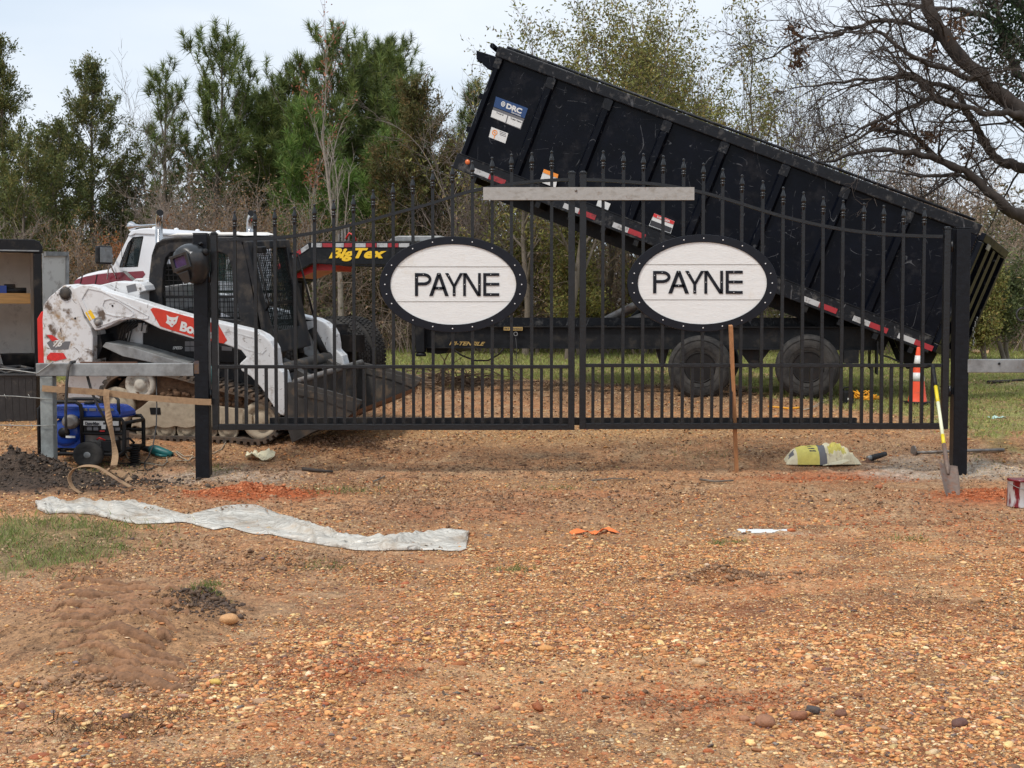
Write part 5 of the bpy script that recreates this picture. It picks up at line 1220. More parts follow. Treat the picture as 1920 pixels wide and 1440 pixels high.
# scissor lift
p0, p1 = TP(1122, 612, .25, 1.0), TP(1262, 560, .25, 1.0)
for (a, b_, r0) in (((1105, 612), (1300, 512), .055), ((1150, 612), (1330, 545), .06)):
    for v in (.95, 1.35):
        mb = MB(); mb.tube([TP(*a, .5, v), TP(*b_, .5, v)], r0, 10); TB(mb, 'lift_arm', M['steel'])
mb = MB(); mb.tube([TP(1180, 600, .5, 1.15), TP(1290, 500, .5, 1.15)], .08, 12); TB(mb, 'hydraulic_cylinder', M['frameblk'])
mb = MB(); mb.prism([TP(a, b_, .55, .6) for a, b_ in [(1183, 446), (1215, 458), (1240, 470), (1300, 500), (1300, 525), (1225, 490), (1205, 470)]], (0, 1.1, 0)); TB(mb, 'lift_bracket', M['frameblk'])
# rear hinge plates and mud flaps
mb = MB(); mb.prism(quadW([(1668, 608), (1770, 640), (1762, 655), (1742, 690), (1700, 692), (1678, 640)], .62), (0, .1, 0)); TB(mb, 'hinge_plate', M['frameblk'], bevel=.008)
mb = MB(); mb.prism(quadW([(1668, 608), (1770, 640), (1762, 655), (1742, 690), (1700, 692), (1678, 640)], .05), (0, .1, 0)) ; 
mb = MB(); mb.prism([q + Vector((.05, 2.25, 0)) for q in quadW([(1668, 608), (1770, 640), (1762, 655), (1742, 690), (1700, 692), (1678, 640)], .05)], (0, .1, 0)); TB(mb, 'hinge_plate', M['frameblk'])
for v in (.0, 1.75):
    mb = MB(); x = TF.p(1644, 640, .1).x; tb(mb, x, x + .015, v, v + .5, TF.p(1644, 730 - 28, .1).z, TF.p(1644, 640, .1).z); TB(mb, 'mud_flap', M['frameblk'])
mb = MB(); x = TF.p(1712, 690, .1).x; tb(mb, x, x + .12, .02, .05, TF.p(1712, 690, .1).z, TF.p(1712, 684, .1).z); TB(mb, 'rear_reflector', M['decr'])
mb = MB(); tb(mb, TF.p(1582, 650, .2).x, TF.p(1610, 650, .2).x, .12, .4, TF.p(1600, 681, .2).z, zb); TB(mb, 'step_box', M['frameblk'])
# axles & wheels
def wheel(parent_b, cx, cz, v0, v1, R, hub, build, tyre='tyre', spokes=8, sgn=1):
    mb = MB(); wd = v1 - v0
    mb.lathe([(R * .47, .02), (R * .52, .005), (R * .78, -.004), (R * .94, .02), (R * .985, .045), (R, .07), (R, wd - .07), (R * .985, wd - .045), (R * .94, wd - .02), (R * .47, wd - .02)], (cx, v0, cz), axis=(0, 1, 0), n=56)
    for rr in (.62, .86): mb.ring([Vector((cx + R * (rr + .006) * math.cos(t), v0 + .004, cz + R * (rr + .006) * math.sin(t))) for t in np.linspace(0, 6.2832, 48, endpoint=False)], [Vector((cx + R * (rr - .006) * math.cos(t), v0 + .004, cz + R * (rr - .006) * math.sin(t))) for t in np.linspace(0, 6.2832, 48, endpoint=False)], (0, -.008, 0))
    ty = build(mb, 'wheel', M[tyre])
    mb = MB()
    mb.lathe([(R * .49, .012), (R * .47, .0), (R * .45, .012), (R * .43, .07), (R * .38, .12), (R * .27, .10), (R * .20, .10), (R * .17, .04), (R * .12, .03), (.001, .03)], (cx, v0, cz), axis=(0, 1, 0), n=36)
    for k in range(8):
        t = k * math.pi / 4; mb.lathe([(.013, 0), (.013, -.03)], (cx + R * .26 * math.cos(t), v0 + .086, cz + R * .26 * math.sin(t)), axis=(0, 1, 0), n=6)
    rm = build(mb, 'rim', M[hub], ty)
    return ty
hx = [TF.p(1312, 689, 0), TF.p(1515, 688, 0)]
Rw = (TF.p(1515, 688, 0) - TF.p(1515, 627, 0)).length
for q in hx:
    for (v0, v1, s) in ((-.02, .22, 1), (2.1, 2.34, -1)):
        wheel(None, q.x, q.z, v0, v1, Rw, 'rim', lambda mb, nm, m_, par=None: TB(mb, nm, m_, par))
    mb = MB(); mb.tube([(q.x, .2, q.z), (q.x, 2.1, q.z)], .06, 12); TB(mb, 'axle', M['frameblk'])
q0, q1 = hx
mb = MB()
for i in range(5):
    w_ = .42 - i * .07; mb.prism([Vector((q0.x - w_, .3, q0.z - .02 - i * .014 + .05)), Vector((q0.x + w_, .3, q0.z - .02 - i * .014 + .05)), Vector((q0.x + w_, .3, q0.z - .03 - i * .014 + .05)), Vector((q0.x - w_, .3, q0.z - .03 - i * .014 + .05))], (0, .08, 0))
    mb.prism([Vector((q1.x - w_, .3, q0.z - .02 - i * .014 + .05)), Vector((q1.x + w_, .3, q0.z - .02 - i * .014 + .05)), Vector((q1.x + w_, .3, q0.z - .03 - i * .014 + .05)), Vector((q1.x - w_, .3, q0.z - .03 - i * .014 + .05))], (0, .08, 0))
TB(mb, 'leaf_spring', M['rim'])
mb = MB(); xm = (q0.x + q1.x) / 2; mb.prism([Vector((xm - .2, .28, zb)), Vector((xm + .2, .28, zb)), Vector((xm + .05, .28, q0.z + .02)), Vector((xm - .05, .28, q0.z + .02))], (0, .1, 0)); mb.lathe([(.06, 0), (.06, .12)], (xm, .26, q0.z + .04), axis=(0, 1, 0), n=14); TB(mb, 'equaliser', M['rim'])
for q in (q0.x - .5, q1.x + .5):
    mb = MB(); mb.prism([Vector((q - .08, .28, zb)), Vector((q + .08, .28, zb)), Vector((q + .03, .28, q0.z + .02)), Vector((q - .03, .28, q0.z + .02))], (0, .1, 0)); TB(mb, 'spring_hanger', M['rim'])
mb = MB(); mb.tube([TP(a, b_, .2) for a, b_ in [(1644, 645), (1650, 665), (1668, 670), (1690, 680)]], .014, 6); TB(mb, 'lamp_cable', M['cable'])

# ================================================================== TRUCK
o_ = at(441, 675, 17.1)
KF = Frame((o_.x, o_.y, o_.z), yaw=-38)
gzk = gz(o_.x, o_.y)
kr = KF.root('truck', 'white and maroon medium truck with chrome exhaust stacks, standing behind the track loader', 'truck')
def KB(mb, name, m_, parent=None, bevel=0): return mb.build(name, m_, parent or kr, bevel)
def KP(px, py, v=0.0, vv=None):
    q = KF.p(px, py, v); return Vector((q.x, v if vv is None else vv, q.z))
Rk = .53
def lugged(cx, cz, v0, v1, R):
    ty = wheel(None, cx, cz, v0, v1, R, 'rim', lambda mb, nm, m_, par=None: KB(mb, nm, m_, par))
    mb = MB()
    for k in range(60):
        t = k / 60 * 2 * math.pi
        for j in range(5):
            va = v0 + .02 + (v1 - v0 - .04) * j / 5; vb = va + (v1 - v0 - .04) / 5 - .012; tt = t + (.05 if j % 2 else 0); R1 = R + .014 if 0 < j < 4 else R + .004
            def P_(a, r_, v): return Vector((cx + r_ * math.cos(a), v, cz + r_ * math.sin(a)))
            mb.hexa([P_(tt, R - .01, va), P_(tt + .072, R - .01, va), P_(tt + .072, R - .01, vb), P_(tt, R - .01, vb), P_(tt, R1, va), P_(tt + .072, R1, va), P_(tt + .072, R1, vb), P_(tt, R1, vb)])
    KB(mb, 'tyre_tread', M['tyre'], ty)
for v0 in (.0, .31, 1.60, 1.91): lugged(0, 0, v0, v0 + .27, Rk)
mb = MB(); mb.tube([(0, .3, 0), (0, 1.9, 0)], .09, 12); mb.ball((0, 1.1, 0), .22, .2, .22); KB(mb, 'rear_axle', M['rim'])
xc = KF.p(302, 560, .1).x                   # rear face of the cab
for v in (.66, 1.42):
    mb = MB(); mb.box(xc - 2.2, .75, v, v + .09, .08, .30); KB(mb, 'chassis_rail', M['rim'])
mb = MB(); mb.box(-.9, .42, .60, 1.56, .40, .44); mb.box(.36, .42, .62, 1.54, .16, .40); KB(mb, 'rear_deck', M['blkdusty'], bevel=.006)
for v in (.62, 1.5):
    mb = MB(); mb.box(-.55, -.47, v, v + .07, .44, .98); KB(mb, 'rack_post', M['blk'])
# cab body: extruded side profile
cabp = [(300, 640), (302, 560), (303, 470), (301, 437), (296, 430), (262, 430), (249, 433), (242, 440), (213, 497), (205, 504), (205, 640)]
A_ = [KP(a, b_, .12, .12) for a, b_ in cabp]
# window opening in the near and far side made by a ring
win = [(226, 500), (258, 499), (268, 443), (248, 446), (238, 455)]
cab_o = [(205, 504), (300, 575), (303, 470), (301, 437), (296, 430), (262, 430), (249, 433), (242, 440), (213, 497)]
cab_i = [(224, 501), (258, 500), (264, 466), (268, 446), (268, 443), (258, 444), (249, 445), (240, 456), (226, 492)]
kc = None
for v in (.12, 1.98):
    mb = MB(); mb.ring([KP(a, b_, .12, v) for a, b_ in cab_o], [KP(a, b_, .12, v) for a, b_ in cab_i], (0, .05, 0)); x = KB(mb, 'cab_side', M['twhite'], kc, bevel=.01); 
    if kc is None: kc = x
    mb = MB(); mb.prism([KP(a, b_, .12, v + .02) for a, b_ in cab_i], (0, .006, 0)); KB(mb, 'side_window', M['tglass'], x)
    mb = MB(); mb.ring([KP(a, b_, .12, v - .004) for a, b_ in cab_i], [KP(a + (246 - a) * .07, b_ + (476 - b_) * .06, .12, v - .004) for a, b_ in cab_i], (0, .008, 0)); KB(mb, 'window_seal', M['blk'], x)
    mb = MB(); mb.bar(KP(232, 500, .12, v + .015), KP(245, 452, .12, v + .015), .02, .02, up=(0, 1, 0)); KB(mb, 'quarter_pillar', M['blk'], x)
low = [(205, 504), (300, 575), (300, 660), (205, 660)]
mb = MB(); mb.prism([KP(a, b_, .12, .121) for a, b_ in low], (0, 1.9, 0)); KB(mb, 'cab_lower', M['twhite'], bevel=.01)
roof = [(303, 437), (297, 429), (280, 427.5), (262, 429), (249, 432), (241, 441), (247, 443), (255, 439), (303, 441)]
mb = MB(); mb.prism([KP(a, b_, .12, .10) for a, b_ in roof], (0, 1.95, 0)); rf = KB(mb, 'cab_roof', M['twhite'], bevel=.03)
z0 = KP(300, 435, .12).z; zl = KP(300, 575, .12).z
xr = KP(302, 560, .12).x
mb = MB(); mb.ring([Vector((xr, .12, z0 + .0)), Vector((xr, 2.03, z0)), Vector((xr, 2.03, zl - .4)), Vector((xr, .12, zl - .4))], [Vector((xr, .45, z0 - .22)), Vector((xr, 1.7, z0 - .22)), Vector((xr, 1.7, z0 - .62)), Vector((xr, .45, z0 - .62))], (-.04, 0, 0)); bkw = KB(mb, 'cab_back', M['twhite'], bevel=.01)
mb = MB(); mb.box(xr - .03, xr - .02, .45, 1.7, z0 - .62, z0 - .22); KB(mb, 'rear_window', M['sglass'], bkw)
for v in (.12, 2.0):
    mb = MB(); mb.tube([Vector((xr - .03, v, z0 - .02)), Vector((xr - .03, v, zl - .4))], .05, 10); KB(mb, 'cab_corner', M['twhite'])
for k in range(5):
    mb = MB(); mb.lathe([(.035, 0), (.03, .03), (.001, .04)], (xr - .35, .3 + k * .36, z0 + .055), n=10); KB(mb, 'roof_lamp', M['twhite'])
# windscreen
wa, wb = KP(213, 497, .12, .17), KP(242, 441, .12, .17)
mb = MB(); mb.prism([wa, wb, wb + Vector((0, 1.81, 0)), wa + Vector((0, 1.81, 0))], (.01, 0, .004)); KB(mb, 'windscreen', M['tglass'])
# interior
mb = MB(); c_ = KP(246, 492, .5, .6); mb.lathe([(.19, 0), (.20, .012), (.19, .024), (.175, .012), (.19, 0)], c_, axis=(-.75, 0, .5), n=24); mb.bar(c_ + Vector((0, -.18, 0)), c_ + Vector((0, .18, 0)), .03, .02); KB(mb, 'steering_wheel', M['blk'])
mb = MB(); c_ = KP(275, 510, .5, .4); mb.box(c_.x - .1, c_.x + .12, .35, .85, c_.z - .3, c_.z + .32); mb.box(c_.x - .1, c_.x + .12, 1.2, 1.8, c_.z - .3, c_.z + .32); mb.box(c_.x - .95, c_.x - .65, .2, 1.95, c_.z - .2, c_.z - .02); KB(mb, 'cab_interior', M['blk'], bevel=.03)
# hood
hood = [(205, 504), (180, 508), (160, 513), (146, 519), (139, 525), (139, 600), (205, 600)]
mb = MB(); mb.prism([KP(a, b_, .2, .2) for a, b_ in hood], (0, 1.75, 0)); KB(mb, 'hood', M['twhite'], bevel=.04)
redp = [(139.5, 527), (146, 523), (160, 518.5), (185, 514), (205, 511.5), (268, 508), (272, 514), (266, 522), (245, 528), (205, 532), (140, 536)]
mb = MB(); mb.prism([KP(a, b_, .16, .16) for a, b_ in redp[:5] + [(206, 532), (140, 536)]], (0, .05, 0)); mb.prism([KP(a, b_, .115, .115) for a, b_ in [(206, 511.5)] + redp[5:10]], (0, .01, 0)); KB(mb, 'maroon_side_stripe', M['tred'])
for a in (153, 181):
    mb = MB(); mb.prism([KP(x, y_, .155, .155) for x, y_ in [(a, 517 - (a - 153) * .1), (a + 1.5, 517 - (a - 153) * .1), (a - 2, 533), (a - 3.5, 533)]], (0, .01, 0)); KB(mb, 'hood_seam', M['blk'])
mb = MB(); mb.prism([KP(x, y_, .10, .10) for x, y_ in [(229, 508), (236, 508), (258, 528), (250, 528)]], (0, .012, 0)); KB(mb, 'door_strap', M['galv'])
# mirror
mb = MB(); c_ = KP(195.5, 478, -.15, -.15); mb.box(c_.x - .04, c_.x + .06, -.28, -.05, c_.z - .125, c_.z + .12); mr = KB(mb, 'door_mirror', M['blk'], bevel=.03)
mb = MB(); mb.box(c_.x + .062, c_.x + .066, -.26, -.07, c_.z - .1, c_.z + .1); KB(mb, 'mirror_glass', M['galv'], mr)
mb = MB()
for pts in ([(203, 462), (212, 480)], [(205, 492), (201, 523)], [(205, 492), (219, 523)], [(203, 492), (212, 498)]):
    mb.tube([KP(*pts[0], -.1), KP(*pts[1], .1)], .010, 7)
KB(mb, 'mirror_bracket', M['chrome'], mr)
mb = MB(); mb.tube([KP(227, 452, .1), KP(229, 490, .05)], .004, 5); KB(mb, 'radio_aerial', M['blk'])
# horns & exhaust stacks
mb = MB(); a_, b2 = KP(246, 425, .6, .6), KP(296, 424, .6, .6); mb.lathe([(.075, 0), (.07, .02), (.035, .09), (.02, .2), (.018, .62), (.03, .66), (.001, .68)], a_, axis=(1, 0, 0), n=18); mb.ball(a_, .05, .07, .07); mb.bar(a_ + Vector((.1, 0, -.06)), b2 + Vector((.1, 0, -.04)), .03, .03); KB(mb, 'air_horn', M['chrome'])
for (px, v) in ((300, .30), (469, 1.95)):
    q = KF.p(px, 470, v); xs_ = xr + .12
    c_ = Vector((xs_, v, 0)); top = KP(px, 408, v)
    # place on the plane behind the cab at the photo's pixel: slide v until the pipe shows at px
    best = min(np.linspace(-.1, 2.6, 200), key=lambda vv: abs(proj(KF.w((xs_, vv, 1.0)))[0] - px)); v = best
    zt_ = KF.p(px, 405, v).z
    def zat(py): 
        W = np.linspace(-1, 3, 400); return float(min(W, key=lambda z_: abs(proj(KF.w((xs_, v, z_)))[1] - py)))
    zt_ = zat(402); mb = MB(); mb.tube([(xs_, v, zl - .6), (xs_, v, zt_ - .2)], .048, 14); 
    mb.tube([(xs_, v, zt_ - .2), (xs_, v, zt_ - .12), (xs_ + .015, v - .01, zt_ - .06), (xs_ + .06, v - .035, zt_ - .01), (xs_ + .10, v - .06, zt_ + .01)], .046, 14, cap=False)
    st = KB(mb, 'exhaust_stack', M['chrome']); mb = MB(); mb.lathe([(.044, 0), (.044, .004)], Vector((xs_ + .099, v - .059, zt_ + .0095)), axis=(.82, -.5, .25), n=14); KB(mb, 'stack_mouth', M['blk'], st)
# ================================================================== SMALLER THINGS
def W_(px, py, d): return at(px, py, d)
def gp(px, py): return ghit(px, py, 9.0)
def gline(pts, lift=.01, r=.006, sub=4):
    """points that lie on the ground along photo pixels"""
    o = []
    for i in range(len(pts) - 1):
        for k in range(sub):
            t = k / sub; p = gp(pts[i][0] * (1 - t) + pts[i + 1][0] * t, pts[i][1] * (1 - t) + pts[i + 1][1] * t); o.append(p + Vector((0, 0, lift)))
    o.append(gp(*pts[-1]) + Vector((0, 0, lift))); return o
# ---- corner brace left of the gate
yb = 12.98
bz = gz(W_(92, 860, 12.98).x, 12.98)
r = empty('fence_brace', (W_(92, 860, 12.9).x, 12.98, bz), (0, 0, 0), 'grey galvanised brace rail and corner post welded to the left gate post', 'fence brace')
F0 = Frame((0, yb, 0))
def fb(mb, name, m_, parent=None, bevel=0):
    o = mb.build(name, m_, parent or r, bevel); 
    if parent is None: o.location = -r.location
    return o
a, b_ = F0.p(71, 693), F0.p(365, 693)
mb = MB(); mb.box(a.x, b_.x, yb - .06, yb + .06, a.z - .06, a.z + .06); rl = fb(mb, 'brace_rail', M['galv'], bevel=.006)
mb = MB(); mb.box(F0.p(152, 680).x, F0.p(258, 680).x, yb - .03, yb + .0, a.z + .062, a.z + .074); fb(mb, 'flat_bar', M['edge'])
x = F0.p(91.5, 780).x; mb = MB(); mb.box(x - .06, x + .06, yb - .06, yb + .06, bz - .2, a.z - .062); fb(mb, 'corner_post', M['galvpost'], bevel=.008)
# barbed / stay wires
mb = MB(); mb.tube([W_(-40, 689, 13), W_(20, 693, 13), W_(70, 700, 12.9), W_(84, 690, 12.9), W_(100, 678, 12.9)], .006, 6); o = mb.build('fence_wire', M['wire']); tag(o, 'grey wire tied to the end of the galvanised brace rail', 'wire')
mb = MB(); mb.tube([W_(-40, 741, 13), W_(30, 743, 13), W_(79, 747, 12.9), W_(98, 748, 12.9)], .004, 5)
for px in (10, 55): mb.tube([W_(px - 2, 739, 13), W_(px, 743, 13), W_(px + 2, 747, 13)], .003, 4)
tag(mb.build('fence_wire', M['wire']), 'barbed fence wire midway up the galvanised corner post', 'wire')
mb = MB(); mb.tube([W_(-40, 796, 13), W_(40, 798, 13), W_(79, 798, 12.9), W_(104, 797, 12.9)], .004, 5)
for px in (20, 60): mb.tube([W_(px - 2, 794, 13), W_(px, 798, 13), W_(px + 2, 802, 13)], .003, 4)
tag(mb.build('fence_wire', M['wire']), 'lowest barbed wire, wrapped around the foot half of the corner post', 'wire')
# right brace rail
a, b_ = F0.p(1811, 686), F0.p(2010, 686)
mb = MB(); mb.box(a.x, b_.x, yb - .06, yb + .06, a.z - .062, a.z + .062); rr = mb.build('brace_rail', M['galv'], None, .006, org=((a.x + b_.x) / 2, yb, a.z)); tag(rr, 'grey galvanised brace rail running right from the right gate post', 'fence rail')
mb = MB(); p = F0.p(1874, 682, -.07); mb.lathe([(.012, 0), (.012, -.008)], (p.x, yb - .06, p.z), axis=(0, 1, 0), n=8); o = mb.build('rail_bolt', M['blk'], rr); o.location = -rr.location
x_ = b_.x - .06; zg_ = gz(x_, yb); mb = MB(); mb.box(x_ - .06, x_ + .06, yb - .06, yb + .06, zg_ - .2, a.z - .063); o = mb.build('rail_post', M['galvpost'], rr, bevel=.008); o.location = -rr.location
# ---- welding helmet
hp = W_(358, 490, 12.86); r = empty('welding_helmet', hp, (R_(6), R_(-14), R_(-32)), 'black welding helmet with a purple lens hanging from the top of the left post', 'welding helmet'); r.scale = (1.32, 1.32, 1.32)
bm = bmesh.new(); bmesh.ops.create_uvsphere(bm, u_segments=28, v_segments=18, radius=1)
for v in bm.verts:
    x, y, z = v.co
    # -y is the face side: flattened and faceted, chin narrows
    yy = y
    if y < 0: yy = y * (1.0 if z > .25 else 1.05); 
    if y < -.55: yy = -.62 - (abs(y) - .55) * .25
    w = 1 - .28 * max(0, -z) ** 1.3 - .12 * max(0, z) ** 3
    v.co = (x * .125 * w, yy * .135 + (.02 if z < -.4 else 0), z * (.165 if z < 0 else .125))
bmesh.ops.delete(bm, geom=[v for v in bm.verts if v.co.y > .075 and v.co.z < .06], context='VERTS')
me = bpy.data.meshes.new('shell'); bm.to_mesh(me); bm.free(); me.materials.append(M['helmet'])
for p in me.polygons: p.use_smooth = True
o = bpy.data.objects.new('shell', me); C.objects.link(o); o.parent = r; so = o.modifiers.new('s', 'SOLIDIFY'); so.thickness = .004
mb = MB(); mb.ring([(-.085, -.098, .06), (.085, -.098, .06), (.085, -.094, -.055), (-.085, -.094, -.055)], [(-.055, -.098, .038), (.055, -.098, .038), (.055, -.094, -.03), (-.055, -.094, -.03)], (0, -.016, 0)); mb.build('lens_frame', M['helmet'], r, bevel=.004)
mb = MB(); mb.box(-.055, .055, -.101, -.097, -.03, .038); mb.build('lens', M['lens'], r)
mb = MB(); mb.prism([(-.05, -.10, -.07), (.05, -.10, -.07), (.03, -.085, -.15), (-.03, -.085, -.15)], (0, -.010, 0)); mb.build('chin_piece', M['helmet'], r, bevel=.004)
mb = MB(); mb.prism([(.088, -.085, .05), (.094, -.06, .045), (.094, -.06, .01), (.088, -.085, .0)], (.006, 0, 0)); mb.build('side_slit', M['decw'], r)
for s in (-1, 1):
    mb = MB(); mb.lathe([(.001, .02), (.022, .018), (.028, 0)], (s * .122, .03, .03), axis=(s, 0, 0), n=14); mb.build('headgear_knob', M['blk'], r)
mb = MB(); mb.tube([(.11 * math.sin(t), .03 + .10 * math.cos(t) * -1 if False else .03 + .09 * (1 - abs(math.sin(t))), .09 + .02 * math.cos(t)) for t in np.linspace(-1.57, 1.57, 14)], .012, 6); mb.build('headband', M['blk'], r)
# ---- tan straps
def ribbon(pts, w, th, m_, name, parent=None, wdir=(0, 0, 1), n=5):
    """flat webbing along pts, width along wdir"""
    P_ = [Vector(p) for p in pts]; Q = []
    for i in range(len(P_) - 1):
        p0 = P_[max(i - 1, 0)]; p1, p2 = P_[i], P_[i + 1]; p3 = P_[min(i + 2, len(P_) - 1)]
        for k in range(n):
            t = k / n; Q.append(.5 * ((2 * p1) + (p2 - p0) * t + (2 * p0 - 5 * p1 + 4 * p2 - p3) * t * t + (3 * p1 - p0 - 3 * p2 + p3) * t ** 3))
    Q.append(P_[-1]); wd = wdir if isinstance(wdir, list) else [wdir] * len(P_); mb = MB(); A_, B_, A2, B2 = [], [], [], []
    for i, q in enumerate(Q):
        f = i / (len(Q) - 1) * (len(P_) - 1); k = min(int(f), len(P_) - 2); u_ = Vector(wd[k]).lerp(Vector(wd[k + 1]), f - k).normalized()
        d = (Q[min(i + 1, len(Q) - 1)] - Q[max(i - 1, 0)]).normalized(); nn_ = d.cross(u_).normalized() * th; u_ = nn_.cross(d).normalized()
        A_.append(q + u_ * w / 2 + nn_ / 2); B_.append(q - u_ * w / 2 + nn_ / 2); A2.append(q + u_ * w / 2 - nn_ / 2); B2.append(q - u_ * w / 2 - nn_ / 2)
    k = len(Q); vs = A_ + B_ + B2 + A2; fs = []
    for i in range(k - 1):
        for s in range(4): s2 = (s + 1) % 4; fs.append((s * k + i, s * k + i + 1, s2 * k + i + 1, s2 * k + i))
    fs += [(0, k, 2 * k, 3 * k), (k - 1, 2 * k - 1, 3 * k - 1, 4 * k - 1)]
    mb.add(vs, fs, 0, False); return mb.build(name, m_, parent)
d = 12.89
s1 = ribbon([W_(79, 728, 12.9), W_(104, 730, d), W_(150, 733, d), W_(200, 737, d), W_(260, 744, d), W_(330, 750, d), W_(369, 753, d), W_(396, 754, 12.9)], .058, .004, M['strap'], 'ratchet_strap')
tag(s1, 'tan webbing strap stretched level between the galvanised post and the left gate post', 'strap')
pts = [W_(201, 730, 12.87), W_(199, 742, 12.86), W_(202, 770, 12.86), W_(207, 800, 12.84), W_(213, 830, 12.82), W_(216, 855, 12.75), W_(211, 878, 12.62)]
wd = [(.9, 0, .1), (1, 0, 0), (.9, -.3, 0), (.5, .8, 0), (.3, 1, 0), (.8, .5, 0), (.6, .8, .1)]
s2 = ribbon(pts + [gp(202, 888) + Vector((0, 0, .03)), gp(225, 893) + Vector((0, 0, .03)), gp(243, 904) + Vector((0, 0, .015))], .058, .004, M['strap'], 'strap_tail', None, wd + [(0, 1, .2), (0, .8, .5), (0, 1, .1)])
tag(s2, 'loose tan strap end hanging down to the dark soil beside the generator', 'strap')
g0 = gp(150, 925)
s3 = ribbon([g0 + Vector(q) for q in ((.02, -.05, .01), (-.05, -.02, .05), (-.09, .0, .13), (-.06, .02, .20), (.02, .05, .23), (.12, .08, .22), (.2, .1, .17), (.32, .08, .10), (.42, .05, .05))], .055, .004, M['strap'], 'strap_loop', None, [(.2, 1, 0)] * 4 + [(0, 1, .2)] * 5)
tag(s3, 'curled loop of tan webbing standing on the dark soil heap', 'strap')
# ---- cables on the brace
c1 = MB(); c1.tube([W_(136, 690, 12.98 + .09), W_(140, 678, 12.98), W_(133, 679, 12.9), W_(128, 690, 12.88), W_(125, 720, 12.87), W_(123, 770, 12.87), W_(123.5, 787, 12.88), W_(124, 812, 12.9)], .014, 8)
tag(c1.build('welding_cable', M['cable']), 'thick dark welding cable looped over the galvanised rail', 'cable')
c1 = MB(); c1.tube([W_(158, 680, 13.08), W_(163, 703, 13.02), W_(172, 735, 12.98), W_(185, 765, 12.98), W_(199, 790, 12.98), W_(206, 810, 13.3)], .013, 7)
tag(c1.build('power_lead', M['cable']), 'black lead running from the rail down to the generator panel', 'cable')
c1 = MB(); c1.tube([W_(293, 706, 13.02), W_(294, 760, 12.9), W_(293, 800, 12.85), W_(287, 835, 12.8), W_(278, 858, 12.75)] + gline([(272, 868), (271, 880), (277, 884), (288, 879), (290, 872), (280, 870), (262, 871), (230, 871), (196, 868), (176, 872), (165, 866)], .012), .006, 6)
tag(c1.build('thin_cord', M['cable']), 'thin dark cord hanging from the rail and curling on the ground by the tool', 'cord')
c1 = MB(); c1.tube(gline([(440, 806), (426, 812), (424, 830), (415, 845), (400, 852), (360, 861), (352, 866), (340, 860), (330, 851), (331, 848), (345, 858), (362, 857), (355, 866), (330, 866)], .012, sub=3), .006, 6)
tag(c1.build('tool_cord', M['cord']), 'pale cord trailing from the teal tool toward the loader tracks', 'cord')
c1 = MB(); c1.tube(gline([(312, 858), (314, 868), (305, 875), (288, 873), (262, 869), (240, 861), (234, 850), (246, 849), (250, 855)], .012, sub=3), .006, 6)
tag(c1.build('thin_cord', M['cord']), 'pale thin cord lying in loops between the generator and the teal tool', 'cord')
# ---- generator
gq = gp(150, 858)
gq = at(150, 869, 13.27); GN = Frame((gq.x - .02, gq.y, gz(gq.x, gq.y) + .005), yaw=-7)
r = GN.root('generator', 'blue and black portable generator with a wheel, standing behind the galvanised post', 'generator')
r.scale = (1.17, .92, 1.0)
def G(mb, name, m_, parent=None, bevel=0): return mb.build(name, m_, parent or r, bevel)
L, Wd, Hh = .76, .56, .60
zb0 = .13; T = .018; x0, x1, y0, y1 = -.33, .40, 0, .52; zt0 = .63
mb = MB()
for y in (y0, y1):
    mb.tube([(x0, y, zb0), (x0, y, zt0 - .07), (x0 + .05, y, zt0 - .01), (x0 + .12, y, zt0), (x0 + .32, y, zt0), (x0 + .36, y, zt0 - .03), (x0 + .37, y, zt0 - .1), (x0 + .37, y, zb0)], T, 8)
    mb.tube([(x0 + .37, y, zt0 - .16), (x1 - .02, y, zt0 - .16), (x1, y, zt0 - .2), (x1, y, zb0 + .04), (x1 - .04, y, zb0), (x0, y, zb0)], T, 8)
    mb.tube([(x0 + .37, y, .33), (x1, y, .33)], T * .9, 8)
for (x, z) in ((x0, zb0), (x1, zb0 + .05), (x0, zt0 - .07), (x1, zt0 - .2)): mb.tube([(x, y0, z), (x, y1, z)], T, 8)
G(mb, 'tube_frame', M['blk'])
mb = MB(); mb.tube([(x1 - .06, y0 + .05, zt0 - .12), (x1 - .08, y0 + .1, zt0 + .02), (x1 - .12, y0 + .14, zt0 + .05), (x1 - .3, y1 - .14, zt0 + .05), (x1 - .3, y1 - .1, zt0 - .1)], .014, 8); G(mb, 'handle', M['blk'])
mb = MB(); mb.prism([(x0 + .03, y0 + .03, zt0 - .17), (x0 + .03, y0 + .03, zt0 - .10), (x0 + .08, y0 + .03, zt0 - .035), (x1 - .12, y0 + .03, zt0 - .04), (x1 - .05, y0 + .03, zt0 - .10), (x1 - .04, y0 + .03, zt0 - .16)], (0, .46, 0)); tk = G(mb, 'fuel_tank', M['tank'], bevel=.03)
mb = MB(); mb.lathe([(.045, 0), (.045, .03), (.03, .035)], (.02, .25, zt0 - .04), n=16); G(mb, 'fuel_cap', M['blk'], tk)
mb = MB()
for i in range(4): mb.prism([(.02 + i * .075, y0 + .026, zt0 - .085), (.08 + i * .075, y0 + .026, zt0 - .085), (.08 + i * .075, y0 + .026, zt0 - .06), (.02 + i * .075, y0 + .026, zt0 - .06)], (0, -.003, 0)); 
G(mb, 'tank_label', M['decg'], tk)
mb = MB(); mb.box(.06, x1 - .04, -.015, .05, .345, zt0 - .175); cp = G(mb, 'control_panel', M['blk'], bevel=.006)
mb = MB(); mb.box(.06, x1 - .04, -.02, -.016, zt0 - .222, zt0 - .178); nb = G(mb, 'name_strip', M['decw'], cp)
